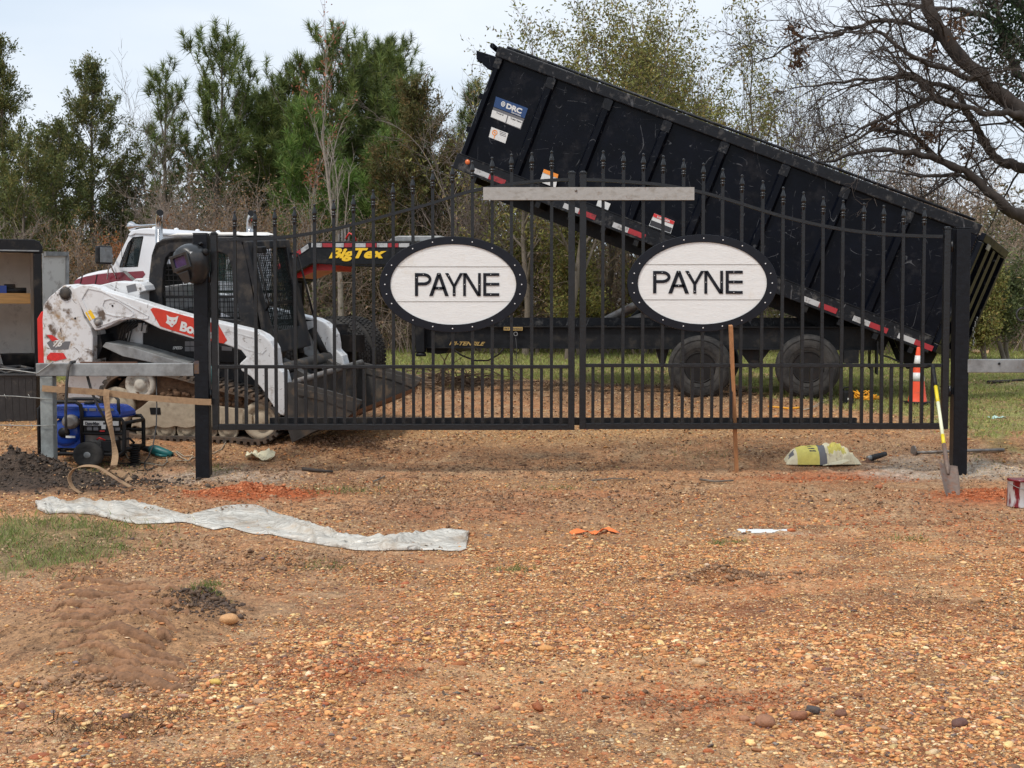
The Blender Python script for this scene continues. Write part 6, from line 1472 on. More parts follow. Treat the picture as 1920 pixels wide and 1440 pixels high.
mb = MB(); text_on(mb, 'DuroMax', [(.075, -.021, zt0 - .187), (.20, -.021, zt0 - .187), (.20, -.021, zt0 - .216), (.075, -.021, zt0 - .216)], (0, -.003, 0), bold=.04); G(mb, 'panel_lettering', M['darktext'], nb)
mb = MB(); mb.box(.23, x1 - .1, -.024, -.0205, zt0 - .212, zt0 - .19); G(mb, 'name_block', M['darktext'], nb)
for i, (xa, za) in enumerate(((.09, .36), (.145, .36), (.09, .40), (.145, .40), (.28, .36), (.33, .36))):
    mb = MB(); mb.box(xa, xa + .042, -.024, -.0155, za, za + .03); G(mb, 'outlet', M['decg'], cp, bevel=.003)
mb = MB(); mb.box(.215, .25, -.026, -.0155, .375, .415); G(mb, 'breaker', M['decw'], cp)
mb = MB(); mb.box(.20, .24, -.024, -.0155, .35, .362); G(mb, 'red_switch', M['decr'], cp)
mb = MB(); mb.lathe([(.02, -.03), (.10, -.03), (.13, -.01), (.14, .05), (.14, .14), (.10, .16)], (-.14, .10, .33), axis=(0, 1, 0), n=24); mb.box(-.24, .02, .1, .4, .18, .34); en = G(mb, 'engine', M['tank'], bevel=0)
mb = MB(); mb.lathe([(.05, 0), (.05, .01), (.001, .012)], (-.14, .07, .33), axis=(0, -1, 0), n=18); G(mb, 'recoil_cover', M['blk'], en)
mb = MB(); mb.box(-.12, -.04, .05, .06, .28, .30); G(mb, 'engine_sticker', M['decw'], en)
mb = MB(); mb.lathe([(.05, 0), (.07, .02), (.07, .06), (.04, .08)], (-.06, .05, .44), axis=(0, -1, 0), n=16); G(mb, 'air_filter', M['steel'])
mb = MB(); mb.box(.0, .3, .12, .44, .16, .33); mb.lathe([(.10, 0), (.10, .26)], (.02, .27, .24), axis=(1, 0, 0), n=18); G(mb, 'alternator', M['steel'])
mb = MB(); mb.box(.20, .33, .0, .12, .155, .26); G(mb, 'battery', M['blk'], bevel=.006); mb = MB(); mb.tube([(.16, .02, .27), (.19, -.01, .29), (.23, .02, .265)], .008, 6); G(mb, 'battery_lead', M['red'])
for (xx, yy) in ((.10, -.06), (.10, .54)):
    mb = MB(); mb.lathe([(.07, .0), (.085, -.006), (.115, .0), (.127, .018), (.127, .06), (.115, .078), (.07, .078)], (xx, yy, .127), axis=(0, 1, 0), n=30); w_ = G(mb, 'wheel', M['tyre'])
    mb = MB(); mb.lathe([(.074, .004), (.07, .02), (.045, .022), (.03, .0), (.02, -.004), (.001, -.004)], (xx, yy, .127), axis=(0, 1, 0), n=24); G(mb, 'wheel_hub', M['galv'], w_)
mb = MB(); mb.tube([(.10, 0, .127), (.10, .56, .127)], .012, 8); G(mb, 'axle', M['blk'])
for yy in (.06, .46):
    mb = MB(); mb.box(x0 + .01, x0 + .06, yy - .02, yy + .02, 0, zb0); G(mb, 'leg', M['blk'])
# muffler/hose reel beside it (the dark ribbed part at its right)
q = at(246, 858, 13.3); q.z = gz(q.x, q.y); mb = MB()
for i in range(9): mb.lathe([(.045, 0), (.058, .008), (.045, .016)], (q.x, q.y + .12, q.z + .03 + i * .022), n=14)
mb.box(q.x - .06, q.x + .06, q.y + .07, q.y + .17, q.z - .01, q.z + .03); mb.tube([(q.x, q.y + .12, q.z + .23), (q.x - .04, q.y + .1, q.z + .28), (q.x - .12, q.y + .08, q.z + .27), (q.x - .22, q.y + .06, q.z + .38)], .012, 7)
tag(mb.build('wire_feeder', M['blk'], None, 0, org=(q.x, q.y + .12, q.z)), 'black ribbed cable feeder standing at the right end of the generator', 'cable feeder')
# ---- teal power tool on the ground
q = gp(295, 857); r = empty('power_tool', (q.x, q.y + .03, q.z), (0, R_(9), R_(-14)), 'teal electric hand tool lying on the mud between the generator and the post', 'power tool')
mb = MB(); mb.tube([(-.10, 0, .055), (-.07, 0, .062), (-.02, 0, .06), (.05, 0, .055), (.10, 0, .052), (.15, 0, .045)], [.035, .048, .05, .042, .036, .028], 14); mb.build('body', M['teal'], r)
mb = MB(); mb.tube([(-.10, 0, .055), (-.14, 0, .055), (-.20, 0, .05)], [.034, .03, .018], 12); mb.build('nose', M['blk'], r)
mb = MB(); mb.tube([(.0, -.06, .03), (.06, -.07, .03), (.12, -.05, .035)], .014, 8); mb.build('side_handle', M['teal'], r)
mb = MB(); mb.tube([(.15, 0, .045), (.20, 0, .03), (.23, .0, .015)], [.014, .008, .006], 8); mb.build('cord_guard', M['blk'], r)
# blue bottle / chrome fitting near the gate stile
q = W_(398, 703, 13.7); mb = MB(); mb.lathe([(.02, -.1), (.04, -.09), (.042, .03), (.02, .06), (.018, .09)], q, n=14); tag(mb.build('gas_bottle', M['teal'], lr), None)
bpy.data.objects['gas_bottle'].parent = None; tag(bpy.data.objects['gas_bottle'], 'small teal bottle standing on the loader track beside the left post', 'bottle')
# ---- enclosed trailer at the left edge
EF = Frame(tuple(at(60, 765, 16.0)), yaw=22)
r = EF.root('enclosed_trailer', 'enclosed box trailer seen from its open rear, black frame and pale walls inside', 'trailer')
def E(mb, name, m_, parent=None, bevel=0): return mb.build(name, m_, parent or r, bevel)
xr_ = EF.p(79, 600).x; zt_ = EF.p(60, 449).z; xl = xr_ - 2.1; z0_ = EF.p(60, 690).z
mb = MB(); mb.prism([EF.p(80, 475), EF.p(80, 463), EF.p(74, 453), EF.p(64, 449), EF.p(-40, 447), Vector((xl, 0, zt_ - .1)), Vector((xl, 0, zt_ - .2)), EF.p(-40, 471)], (0, .10, 0)); E(mb, 'rear_header', M['blk'], bevel=.01)
mb = MB(); mb.box(xl + .05, xr_ - .02, -.01, -.004, EF.p(0, 470.5).z, EF.p(0, 468).z); E(mb, 'header_trim', M['galv'])
mb = MB(); mb.box(xr_ - .085, xr_ + .005, 0, .09, z0_, EF.p(0, 474).z); E(mb, 'rear_frame', M['blk'], bevel=.006)
mb = MB(); mb.box(xl, xl + .09, 0, .09, z0_, EF.p(0, 474).z); E(mb, 'rear_frame', M['blk'], bevel=.006)
mb = MB(); mb.box(xr_ - .05, xr_ - .03, .1, 1.5, z0_, zt_ - .05); mb.box(xl + .03, xl + .05, .1, 1.5, z0_, zt_ - .05); mb.box(xl + .05, xr_ - .05, 1.46, 1.5, z0_, zt_ - .06); mb.box(xl + .05, xr_ - .05, .1, 1.5, zt_ - .08, zt_ - .05); E(mb, 'inner_walls', M['teri'])
mb = MB(); mb.box(xr_ - .029, xr_ + .0, .1, 1.5, z0_ - .1, zt_ - .02); mb.box(xl, xl + .029, .1, 1.5, z0_ - .1, zt_ - .02); mb.box(xl, xr_, .1, 1.5, zt_ - .05, zt_ - .01); E(mb, 'outer_skin', M['blk'])
mb = MB(); mb.box(xl, xr_, .0, 1.5, z0_ - .12, z0_); E(mb, 'floor', M['frameblk'])
zs = EF.p(20, 549).z; zs1 = EF.p(20, 569).z; mb = MB(); mb.box(xl + .06, EF.p(59, 560).x, .25, .29, zs1, zs); mb.box(xl + .06, EF.p(59, 560).x, .29, .9, zs - .03, zs); E(mb, 'shelf', M['wood'], bevel=.003)
for v in (.5, 2.2, 3.6):
    mb = MB(); mb.box(xl + .3, xr_ - .052, v, v + .01, zt_ - .95, zt_ - .94); 
for (xx, yy) in ((xr_ - .15, .9), (xl + .15, .9)):
    mb = MB(); mb.lathe([(.2, 0), (.30, .0), (.33, .04), (.33, .16), (.30, .2), (.2, .2)], (xx - .1, yy, .22 + z0_ * 0), axis=(1, 0, 0), n=28); E(mb, 'wheel', M['tyre'])
mb = MB(); mb.prism([Vector((xr_ + .01, -.005, EF.p(90, 475).z)), EF.p(127, 476, .35), EF.p(127, 533, .35), EF.p(127, 640, .35), Vector((xr_ + .01, -.005, EF.p(90, 690).z))], (.0, .04, 0)); dr_ = E(mb, 'rear_door', M['door'])
mb = MB(); mb.bar(EF.p(126.5, 476, .34), EF.p(126.5, 640, .34), .035, .06, up=(0, 1, 0)); mb.bar(EF.p(84, 475.5, .0), EF.p(127, 476, .33), .03, .05); E(mb, 'door_edge', M['galv'], dr_)
# things in and by it
p = EF.p(3, 545, .5); mb = MB(); mb.box(p.x - .25, p.x + .05, .35, .6, zs + .002, zs + .09); o = mb.build('toolbox', M['tank']); o.location = EF.org; o.rotation_euler = EF.rot; tag(o, 'small blue box on the plywood shelf at the left edge', 'box')
p = EF.p(25, 545, .5); mb = MB(); mb.tube([(p.x - .12, .4, zs + .035), (p.x + .14, .42, zs + .035)], .033, 12); mb.tube([(p.x - .1, .48, zs + .08), (p.x + .02, .5, zs + .08)], .03, 12); o = mb.build('spray_can', M['blkdusty']); o.location = EF.org; o.rotation_euler = EF.rot; tag(o, 'dark tubes lying on the plywood shelf of the box trailer', 'tubes')
p = EF.p(36, 690, .3); zf = z0_; mb = MB(); a0 = EF.p(10, 688, .35); a1 = EF.p(63, 688, .35)
mb.lathe([(.17, 0), (.21, .15), (.22, .155), (.205, .155), (.165, .01)], ((a0.x + a1.x) / 2, .4, zf + .003), n=26); o = mb.build('bucket', M['tote']); o.location = EF.org; o.rotation_euler = EF.rot; tag(o, 'low round dark tub just inside the open box trailer', 'tub')
# tote standing in front
q0 = at(70, 755, 15.4); TQ = Frame((at(30, 755, 15.4).x, 15.4, gz(at(30, 755, 15.4).x, 15.4)), yaw=3)
r = TQ.root('storage_tote', 'open black plastic storage tote on the ground behind the fence wires', 'tote')
xa, xb_ = TQ.p(-30, 720).x, TQ.p(69, 720).x; zt1 = TQ.p(30, 704).z
mb = MB()
bot = [(xa + .05, .05), (xb_ - .03, .05), (xb_ - .03, .45), (xa + .05, .45)]; top = [(xa, 0), (xb_, 0), (xb_, .5), (xa, .5)]
vs = [(x, y, 0) for x, y in bot] + [(x, y, zt1) for x, y in top] + [(x + (.012 if i in (0, 3) else -.012), y + (.012 if i < 2 else -.012), zt1) for i, (x, y) in enumerate(top)] + [(x + (.012 if i in (0, 3) else -.012), y + (.012 if i < 2 else -.012), .012) for i, (x, y) in enumerate(bot)]
fs = [(0, 1, 2, 3)] + [(i, (i + 1) % 4, 4 + (i + 1) % 4, 4 + i) for i in range(4)] + [(4 + i, 4 + (i + 1) % 4, 8 + (i + 1) % 4, 8 + i) for i in range(4)] + [(8 + i, 8 + (i + 1) % 4, 12 + (i + 1) % 4, 12 + i) for i in range(4)] + [(12, 13, 14, 15)]
mb.add(vs, fs); mb.build('body', M['tote'], r, bevel=.006)
mb = MB(); mb.ring([(xa - .02, -.02, zt1 - .005), (xb_ + .02, -.02, zt1 - .005), (xb_ + .02, .52, zt1 - .005), (xa - .02, .52, zt1 - .005)], [(xa, .0, zt1 - .005), (xb_, .0, zt1 - .005), (xb_, .5, zt1 - .005), (xa, .5, zt1 - .005)], (0, 0, .025)); mb.build('rim', M['tote'], r, bevel=.005)
for i in range(7):
    x = xa + .06 + i * (xb_ - xa - .12) / 6; mb = MB(); mb.hexa([(x - .008, -.002, zt1 - .02), (x + .008, -.002, zt1 - .02), (x + .008, .02, zt1 - .02), (x - .008, .02, zt1 - .02), (x - .008, .045, .02), (x + .008, .045, .02), (x + .008, .06, .02), (x - .008, .06, .02)]); mb.build('rib', M['tote'], r)
# rags/hoses heaped on it
mb = MB(); rg = random.Random(9)
pts = [Vector((xa + .1 + (xb_ - xa - .2) * (.5 + .5 * math.sin(i * .9)), .12 + .25 * (.5 + .5 * math.cos(i * .9)), zt1 + .02 + .05 * rg.random() + (.03 if i > 10 else 0))) for i in range(22)]
mb.tube(pts, .018, 7); o = mb.build('coiled_hose', M['cable']); o.location = TQ.org; o.rotation_euler = TQ.rot; tag(o, 'dark hose coiled on top of the black tote', 'hose')
# ---- traffic cone
q = at(1720, 748, 16.75); q.z = gz(q.x, q.y); r = empty('traffic_cone', q, (0, R_(.5), 0), 'orange traffic cone with two white bands standing beside the trailer rear', 'traffic cone')
k = q.y / FPX
mb = MB(); Hc = 107 * k; rb, rt_ = 18 * k, 3.2 * k
def rc(h): return rb + (rt_ - rb) * h / Hc
def band(h0, h1, o=0): return [(rc(h0) + o, h0), (rc(h1) + o, h1)]
mb.lathe([(rb, 4 * k)] + [(rc(h), h) for h in np.linspace(5 * k, Hc - 2 * k, 8)] + [(rt_ * .8, Hc)], (0, 0, 0), n=28); mb.build('cone_body', M['orange'], r)
for (y0_, y1_) in ((705, 689), (679, 657)):
    h0, h1 = (748 - y0_) * k, (748 - y1_) * k; mb = MB(); mb.lathe(band(h0, h1, .003), (0, 0, 0), n=28); mb.build('white_band', M['decw'], r)
mb = MB(); mb.box(-24 * k, 24 * k, -24 * k, 24 * k, 0, 5 * k); mb.build('base', M['blk'], r, bevel=.01)
# ---- shovel
tipb = gp(1783, 926); top = W_(1749, 686, 12.93)
ax = (top - tipb).normalized(); side = Vector((0, 1, 0)).cross(ax).normalized(); fr = ax.cross(side)
r = empty('shovel', tipb, (0, 0, 0), 'long shovel with a yellow and white handle leaning on the gate, blade stuck in clay', 'shovel')
Ls = (top - tipb).length
def S(mb, name, m_, parent=None, bevel=0): return mb.build(name, m_, parent or r, bevel)
def sp_(f, s=0, n_=0): return ax * (Ls * f) + side * s + fr * n_
def ff(py): return (926 - py) / (926 - 686)
for (ya, yb_, m_, nm, rr_) in ((686, 728, 'blk', 'grip', .019), (728, 760, 'fgy', 'upper_handle', .0165), (760, 822, 'fgw', 'middle_handle', .0155), (822, 839, 'fgy', 'lower_handle', .0165)):
    mb = MB(); mb.tube([sp_(ff(yb_)), sp_(ff((ya + yb_) / 2)), sp_(ff(ya))], rr_, 12); S(mb, nm, M[m_])
mb = MB(); mb.tube([sp_(ff(839)), sp_(ff(858)), sp_(ff(880), .002), sp_(ff(893))], [.018, .02, .024, .012], 12); S(mb, 'socket', M['blade'])
wv = .082; mb = MB(); n1_, n2_ = 10, 12; vs = []
for i in range(n1_ + 1):
    f = i / n1_; h = -.07 + (ff(876) * Ls + .07) * f; w_ = wv * (.80 + .2 * min(1, f * 1.6)) if f > .0 else wv * .7
    for j in range(n2_ + 1):
        t = j / n2_ * 2 - 1; dp_ = .028 * t * t - .012 * math.exp(-(t / .22) ** 2) * f; hh = h - (.025 * (1 - t * t) if i == 0 else 0) - (.02 * abs(t) ** 3 if i == n1_ else 0)
        vs.append(ax * hh + side * (w_ * t) + fr * (-dp_ if fr.y < 0 else dp_) * -1)
fs = [(i * (n2_ + 1) + j, i * (n2_ + 1) + j + 1, (i + 1) * (n2_ + 1) + j + 1, (i + 1) * (n2_ + 1) + j) for i in range(n1_) for j in range(n2_)]
mb.add(vs, fs, 0, True); o = S(mb, 'blade', M['blade']); so = o.modifiers.new('s', 'SOLIDIFY'); so.thickness = .003
# ---- wooden stake by the gate
a, b_ = W_(1370, 610, 12.9), gp(1381, 884); b_ = Vector((at(1381, 884, b_.y).x, b_.y, b_.z))
mb = MB(); dz = (a - b_).normalized(); mb.bar(Vector((0, 0, 0)) - dz * .1, a - b_, .06, .035, up=(1, 0, 0)); o = mb.build('wooden_stake', M['stake'], None, .003); o.location = b_; o['label'] = 'reddish brown wooden stake propped behind the right oval panel'; o['category'] = 'stake'
# ---- cement bag
q = gp(1545, 872); q.y += .12
def cloth(pu, pl, nu, nv, hfun, m_, name, base=None, ground=True, lift=.01):
    pu, pl = np.array(pu, float), np.array(pl, float)
    def res(P):
        s = np.concatenate([[0], np.cumsum(np.hypot(*np.diff(P, axis=0).T))]); t = np.linspace(0, s[-1], nu); return np.stack([np.interp(t, s, P[:, 0]), np.interp(t, s, P[:, 1])], 1)
    A_, B_ = res(pu), res(pl); vs = []
    for i in range(nu):
        for j in range(nv):
            t = j / (nv - 1); px, py = A_[i] * (1 - t) + B_[i] * t
            vs.append((px, py, hfun(i / (nu - 1), t)))
    return vs
r = empty('cement_bag', q, (0, 0, 0), 'crumpled half empty cement bag, cream and yellow with dark print, lying on the ground', 'bag')
k = q.y / FPX
nu, nv = 90, 44; U, Tt = np.meshgrid(np.linspace(-1, 1, nu), np.linspace(0, 1, nv), indexing='ij')
right = np.clip((U - .02) / .2, 0, 1)
c1_ = fbm(U * 3 + 3, Tt * 2 + 1, 3, 3); c2_ = np.abs(fbm(U * 7 + 2, Tt * 4.5, 9, 3)); c3_ = fbm(U * 16, Tt * 12, 12, 2)
body = (1 - np.abs(U) ** 6) * (1 - .10 * right)
hgt = np.maximum(0, body) * np.sin(np.pi * Tt) ** .4 * 33 * k * (1 + c1_ * (.12 + .75 * right) - c2_ * (.10 + 1.0 * right) + .05 * c3_ * (.3 + right))
Xb = U * 69 * k * (1 + .05 * c1_); Yb = (Tt - .5) * .36 * (1 - .2 * np.abs(U)) + .04 * c1_ * right
mi = np.zeros((nu - 1, nv - 1), int); uc = U[:-1, :-1] + .03 * c1_[:-1, :-1]; tc_ = Tt[:-1, :-1]; nc = c1_[:-1, :-1]
mi[(uc > -.74) & (uc < -.16)] = 1; mi[(uc > -.16) & (uc < .03)] = 2; mi[(uc > -.93) & (uc < -.80) & (tc_ < .45) & (tc_ > .12)] = 2
mi[(uc > .12) & (uc < .62) & (np.abs(tc_ - .25 - .35 * (uc - .2)) < .10 + .1 * nc)] = 1
mi[(uc > -.42) & (uc < -.24) & (np.abs(np.mod(tc_ * 9, 1) - .5) < .2) & (tc_ < .5) & (tc_ > .12)] = 3
mb = MB(); vs = list(zip(Xb.ravel().tolist(), Yb.ravel().tolist(), (hgt + .008).ravel().tolist()))
for i in range(nu - 1):
    for j in range(nv - 1): mb.f.append((i * nv + j, (i + 1) * nv + j, (i + 1) * nv + j + 1, i * nv + j + 1)); mb.m.append(int(mi[i, j])); mb.sm.append(True)
mb.v = vs; mb.build('bag_body', [M['bag'], M['bagy'], M['decg'], M['darktext']], r)
mb = MB(); mb.prism([(-.03, -.21, .005), (.17, -.17, .055), (.24, -.16, .05), (.15, -.21, .02)], (0, .004, .005)); mb.build('bag_flap', M['bag'], r)
# ---- small angle grinder near the bag
q = gp(1637, 866); r = empty('angle_grinder', q, (0, R_(-8), R_(20)), 'small grey angle grinder lying beside the cement bag', 'angle grinder')
mb = MB(); mb.tube([(-.02, 0, .04), (.03, 0, .045), (.10, 0, .05), (.16, .01, .05)], [.03, .03, .026, .022], 12); mb.build('body', M['blkdusty'], r)
mb = MB(); mb.lathe([(.062, 0), (.062, .004), (.02, .012), (.02, .04)], (-.06, 0, .008), axis=(.15, 0, 1), n=26); mb.build('disc', M['edge'], r)
mb = MB(); mb.tube([(-.06, 0, .045), (-.02, 0, .045)], [.022, .028], 12); mb.build('gear_head', M['galv'], r)
# ---- pipe on the ground at right, with a disc end
a, b_ = gp(1712, 853), gp(1883, 847); a.z += .02; b_.z += .02
mb = MB(); mb.tube([Vector((0, 0, 0)), (b_ - a) * .5 + Vector((0, 0, .004)), b_ - a], .015, 10); mb.lathe([(.055, 0), (.055, .012)], (0, 0, .02), axis=(1, .2, 0), n=18)
o = mb.build('steel_pipe', M['steel']); o.location = a; tag(o, 'muddy steel pipe with a round end plate lying past the shovel', 'pipe')
# ---- paint can
q = gp(1921, 952); r = empty('paint_can', Vector((at(1921, 950, q.y).x, q.y + .07, q.z)), (0, R_(1.5), 0), 'paint can streaked with dark red paint at the right edge', 'paint can')
k = q.y / FPX; R0 = 27 * k; H0 = 52 * k
mb = MB(); mb.lathe([(R0, 0), (R0 + .002, .004), (R0, .008), (R0, H0 - .008), (R0 + .003, H0 - .004), (R0, H0), (R0 - .01, H0), (R0 - .012, H0 - .006), (.001, H0 - .006)], (0, 0, 0), n=32); mb.build('can_body', M['can'], r)
mb = MB(); mb.lathe([(R0 + .004, H0 - .012), (R0 + .005, H0), (R0 - .012, H0 + .002)], (0, 0, 0), n=32); mb.build('can_rim', mat('red_paint_wet', (.16, .006, .012), .25), r)
mb = MB(); mb.tube([((R0 + .004) * math.cos(t), (R0 + .004) * math.sin(t) , H0 - .03 - .04 * math.sin((t - math.pi) )**2) for t in np.linspace(math.pi, 2 * math.pi, 18)], .002, 5); mb.build('can_handle', M['wire'], r)
# ---- plastic sheet
up = [(65, 950), (85, 941), (104, 940), (118, 944), (180, 943), (250, 944), (310, 955), (345, 965), (358, 966), (385, 958), (420, 950), (450, 947), (480, 948), (505, 958), (540, 972), (590, 988), (640, 1008), (685, 1014), (735, 1013), (780, 1005), (830, 995), (870, 995), (880, 999)]
lo = [(70, 956), (88, 965), (115, 963), (170, 966), (215, 977), (258, 984), (310, 982), (345, 980), (360, 984), (400, 995), (430, 990), (455, 998), (480, 1004), (505, 1003), (550, 1014), (610, 1025), (665, 1033), (720, 1034), (780, 1033), (825, 1037), (862, 1036), (874, 1031), (878, 1010)]
grid = cloth(up, lo, 200, 26, lambda u, t: 0, None, None)
nu, nv = 200, 26; P_ = np.array(grid).reshape(nu, nv, 3); vs = []
e0 = np.array([list(gp(P_[i, 0, 0], P_[i, 0, 1])) for i in range(nu)]); e1 = np.array([list(gp(P_[i, -1, 0], P_[i, -1, 1])) for i in range(nu)])
tt = np.linspace(0, 1, nv)[None, :]; uu = np.repeat(np.linspace(0, 1, nu)[:, None], nv, 1); tt = np.repeat(tt, nu, 0)
X_ = e0[:, 0:1] * (1 - tt) + e1[:, 0:1] * tt; Y_ = e0[:, 1:2] * (1 - tt) + e1[:, 1:2] * tt
n1_ = fbm(uu * 6 + tt * 1.2, tt * 3.4 - uu * 3, 15, 2); n2_ = fbm(uu * 17 - tt * 2, tt * 7 + uu * 6, 17, 2); n3_ = fbm(uu * 60 + tt * 7, tt * 9, 19, 2)
hg = .095 - .22 * np.abs(n1_) - .07 * np.abs(n2_) + .004 * n3_
hg = .75 * np.maximum(0, hg) * np.sin(np.pi * tt) ** .35 * (.65 + .4 * np.sin(uu * 9.4 + .6))
Zs = gheight(X_.ravel(), Y_.ravel()).reshape(X_.shape) + .008 + hg
vs = list(zip(X_.ravel().tolist(), (Y_ - .02 * n1_).ravel().tolist(), Zs.ravel().tolist()))
fs = [(i * nv + j, (i + 1) * nv + j, (i + 1) * nv + j + 1, i * nv + j + 1) for i in range(nu - 1) for j in range(nv - 1)]
mb = MB(); mb.add(vs, fs, 0, True); o = mb.build('plastic_sheet', M['plastic'], None, org=vs[nu * nv // 2]); so = o.modifiers.new('s', 'SOLIDIFY'); so.thickness = .0015
tag(o, 'long crumpled strip of milky plastic sheeting lying across the dirt', 'plastic sheet')
# ---- orange rag, white scraps
q = gp(1115, 1002); pts = [q + Vector((x, y, z)) for x, y, z in ((-.17, -.02, .01), (-.12, 0, .025), (-.05, .01, .02), (.0, -.01, .015), (.05, .0, .03), (.10, .02, .035), (.17, .0, .01))]
o = ribbon(pts, .045, .003, M['rag'], 'orange_rag', None, [(0, 1, .3), (.2, 1, .8), (0, 1, -.4), (0, 1, .6), (.3, 1, -.6), (0, 1, .5), (0, 1, 0)]); tag(o, 'torn orange ribbon lying on the dirt in front of the gate', 'ribbon')
def scrap(px, py, w, m_, label, name, cat, h=.05):
    q = gp(px, py); bm = bmesh.new(); bmesh.ops.create_grid(bm, x_segments=12, y_segments=8, size=1)
    for v in bm.verts:
        x, y = v.co.x, v.co.y; n_ = float(fbm(np.array([x * 1.6 + px]), np.array([y * 1.6]), 7, 3)[0]); n2 = float(fbm(np.array([x * 4]), np.array([y * 4 + py]), 5, 3)[0])
        v.co = (x * w * (1 + .3 * n_), y * w * .45 * (1 + .5 * n2), max(0.003, h * (.5 + n_ + .5 * n2)))
    me = bpy.data.meshes.new(name); bm.to_mesh(me); bm.free(); me.materials.append(m_)
    for p_ in me.polygons: p_.use_smooth = True
    o = bpy.data.objects.new(name, me); C.objects.link(o); o.location = q; so = o.modifiers.new('s', 'SOLIDIFY'); so.thickness = .003; tag(o, label, cat)
scrap(488, 862, .14, M['bag'], 'dirty crumpled paper scrap on the mud in front of the bucket', 'paper_scrap', 'paper', .10)
scrap(1867, 785, .10, mat('pale_green_litter', (.45, .62, .55), .6), 'pale green piece of litter on the grass right of the post', 'litter', 'litter', .03)
scrap(1436, 996, .18, mat('white_residue', (.72, .74, .72), .7), 'thin white scrap pressed flat into the driveway right of the ribbon', 'paper_scrap', 'paper', .006)
scrap(1838, 666, .16, mat('pale_leaf', (.62, .40, .22), .8), 'large curled tan leaf on the lawn beyond the right brace rail', 'leaf', 'leaf', .14)
# stick, twigs on the ground
def stick(pts, r0, label, m_='bark', name='stick'):
    P_ = gline(pts, .02, sub=2); o0 = P_[0].copy(); mb = MB(); k = len(P_); mb.tube([p - o0 for p in P_], [r0 * (1 - .35 * i / (k - 1)) for i in range(k)], 8); o = mb.build(name, M[m_]); o.location = o0; tag(o, label, 'stick', 'sticks on the ground')
stick([(568, 883), (595, 886), (624, 888)], .018, 'short thick dark stick lying in front of the left gate leaf', 'barkdark')
stick([(1785, 947), (1800, 940), (1850, 872), (1900, 862)], .004, 'thin twig on the clay right of the shovel') if False else None
stick([(1830, 782), (1880, 717), (1925, 714)], .02, 'dark stick lying in the grass beyond the right brace rail', 'barkdark') if False else stick([(1852, 719), (1890, 717), (1925, 714)], .025, 'dark stick lying in the grass beyond the right brace rail', 'barkdark')
stick([(1110, 905), (1150, 901), (1190, 903)], .008, 'thin brown twig on the dirt below the middle of the gate')
stick([(1313, 903), (1340, 907), (1374, 905)], .012, 'brown twig just left of the foot of the wooden stake')
stick([(700, 907), (716, 900), (722, 896)], .01, 'short twig sticking up right of the red clay mound')
# ---- yellow rope coil, black case, white rope
q = gp(1625, 752); mb = MB(); rg = random.Random(4); pts = []
for i in range(70):
    t = i * .75; pts.append((.13 * math.cos(t) * (1 + .3 * rg.uniform(-1, 1)), .10 * math.sin(t) * (1 + .3 * rg.uniform(-1, 1)), .02 + .13 * rg.random() * math.exp(-(i % 9) / 6)))
mb.tube(pts, .009, 6); o = mb.build('rope_coil', M['yrope']); o.location = q; tag(o, 'tangled coil of yellow rope on the ground behind the gate', 'rope')
q = gp(1588, 757); r = empty('black_case', q, (0, 0, R_(10)), 'small black plastic case beside the yellow rope', 'case')
mb = MB(); mb.box(-.06, .07, -.06, .1, 0, .16); mb.build('body', M['blk'], r, bevel=.02); mb = MB(); mb.tube([(-.04, .02, .16), (-.03, .02, .2), (.04, .02, .2), (.05, .02, .16)], .01, 6); mb.build('handle', M['blk'], r); mb = MB(); mb.box(-.02, .03, -.066, -.062, .05, .075); mb.build('sticker', M['decw'], r)
mb = MB(); P_ = gline([(1512, 746), (1520, 742), (1545, 750), (1535, 758), (1518, 768), (1500, 772), (1530, 764), (1545, 755), (1565, 747)], .012, sub=3); mb.tube(P_, .006, 6); tag(mb.build('white_cord', M['cord']), 'pale cord looped on the ground below the rear trailer wheel', 'cord')
mb = MB(); P_ = gline([(1440, 764), (1462, 766), (1480, 768), (1500, 766)], .012, sub=3); mb.tube(P_, .012, 6); tag(mb.build('yellow_cord', M['yrope']), 'short length of yellow rope lying left of the pale cord', 'rope')
mb = MB(); q = at(1917, 590, 13.02); mb.tube([(q.x + .055 * math.cos(t), q.y, q.z + .06 * math.sin(t)) for t in np.linspace(0, 2 * math.pi, 20)], .008, 6); mb.tube([(q.x, q.y, q.z + .06), (q.x + .1, q.y, q.z + .16), (q.x + .3, q.y, q.z + .2)], .006, 6); tag(mb.build('wire_ring', M['cable']), 'small black ring hanging at the right edge above the rail', 'ring')
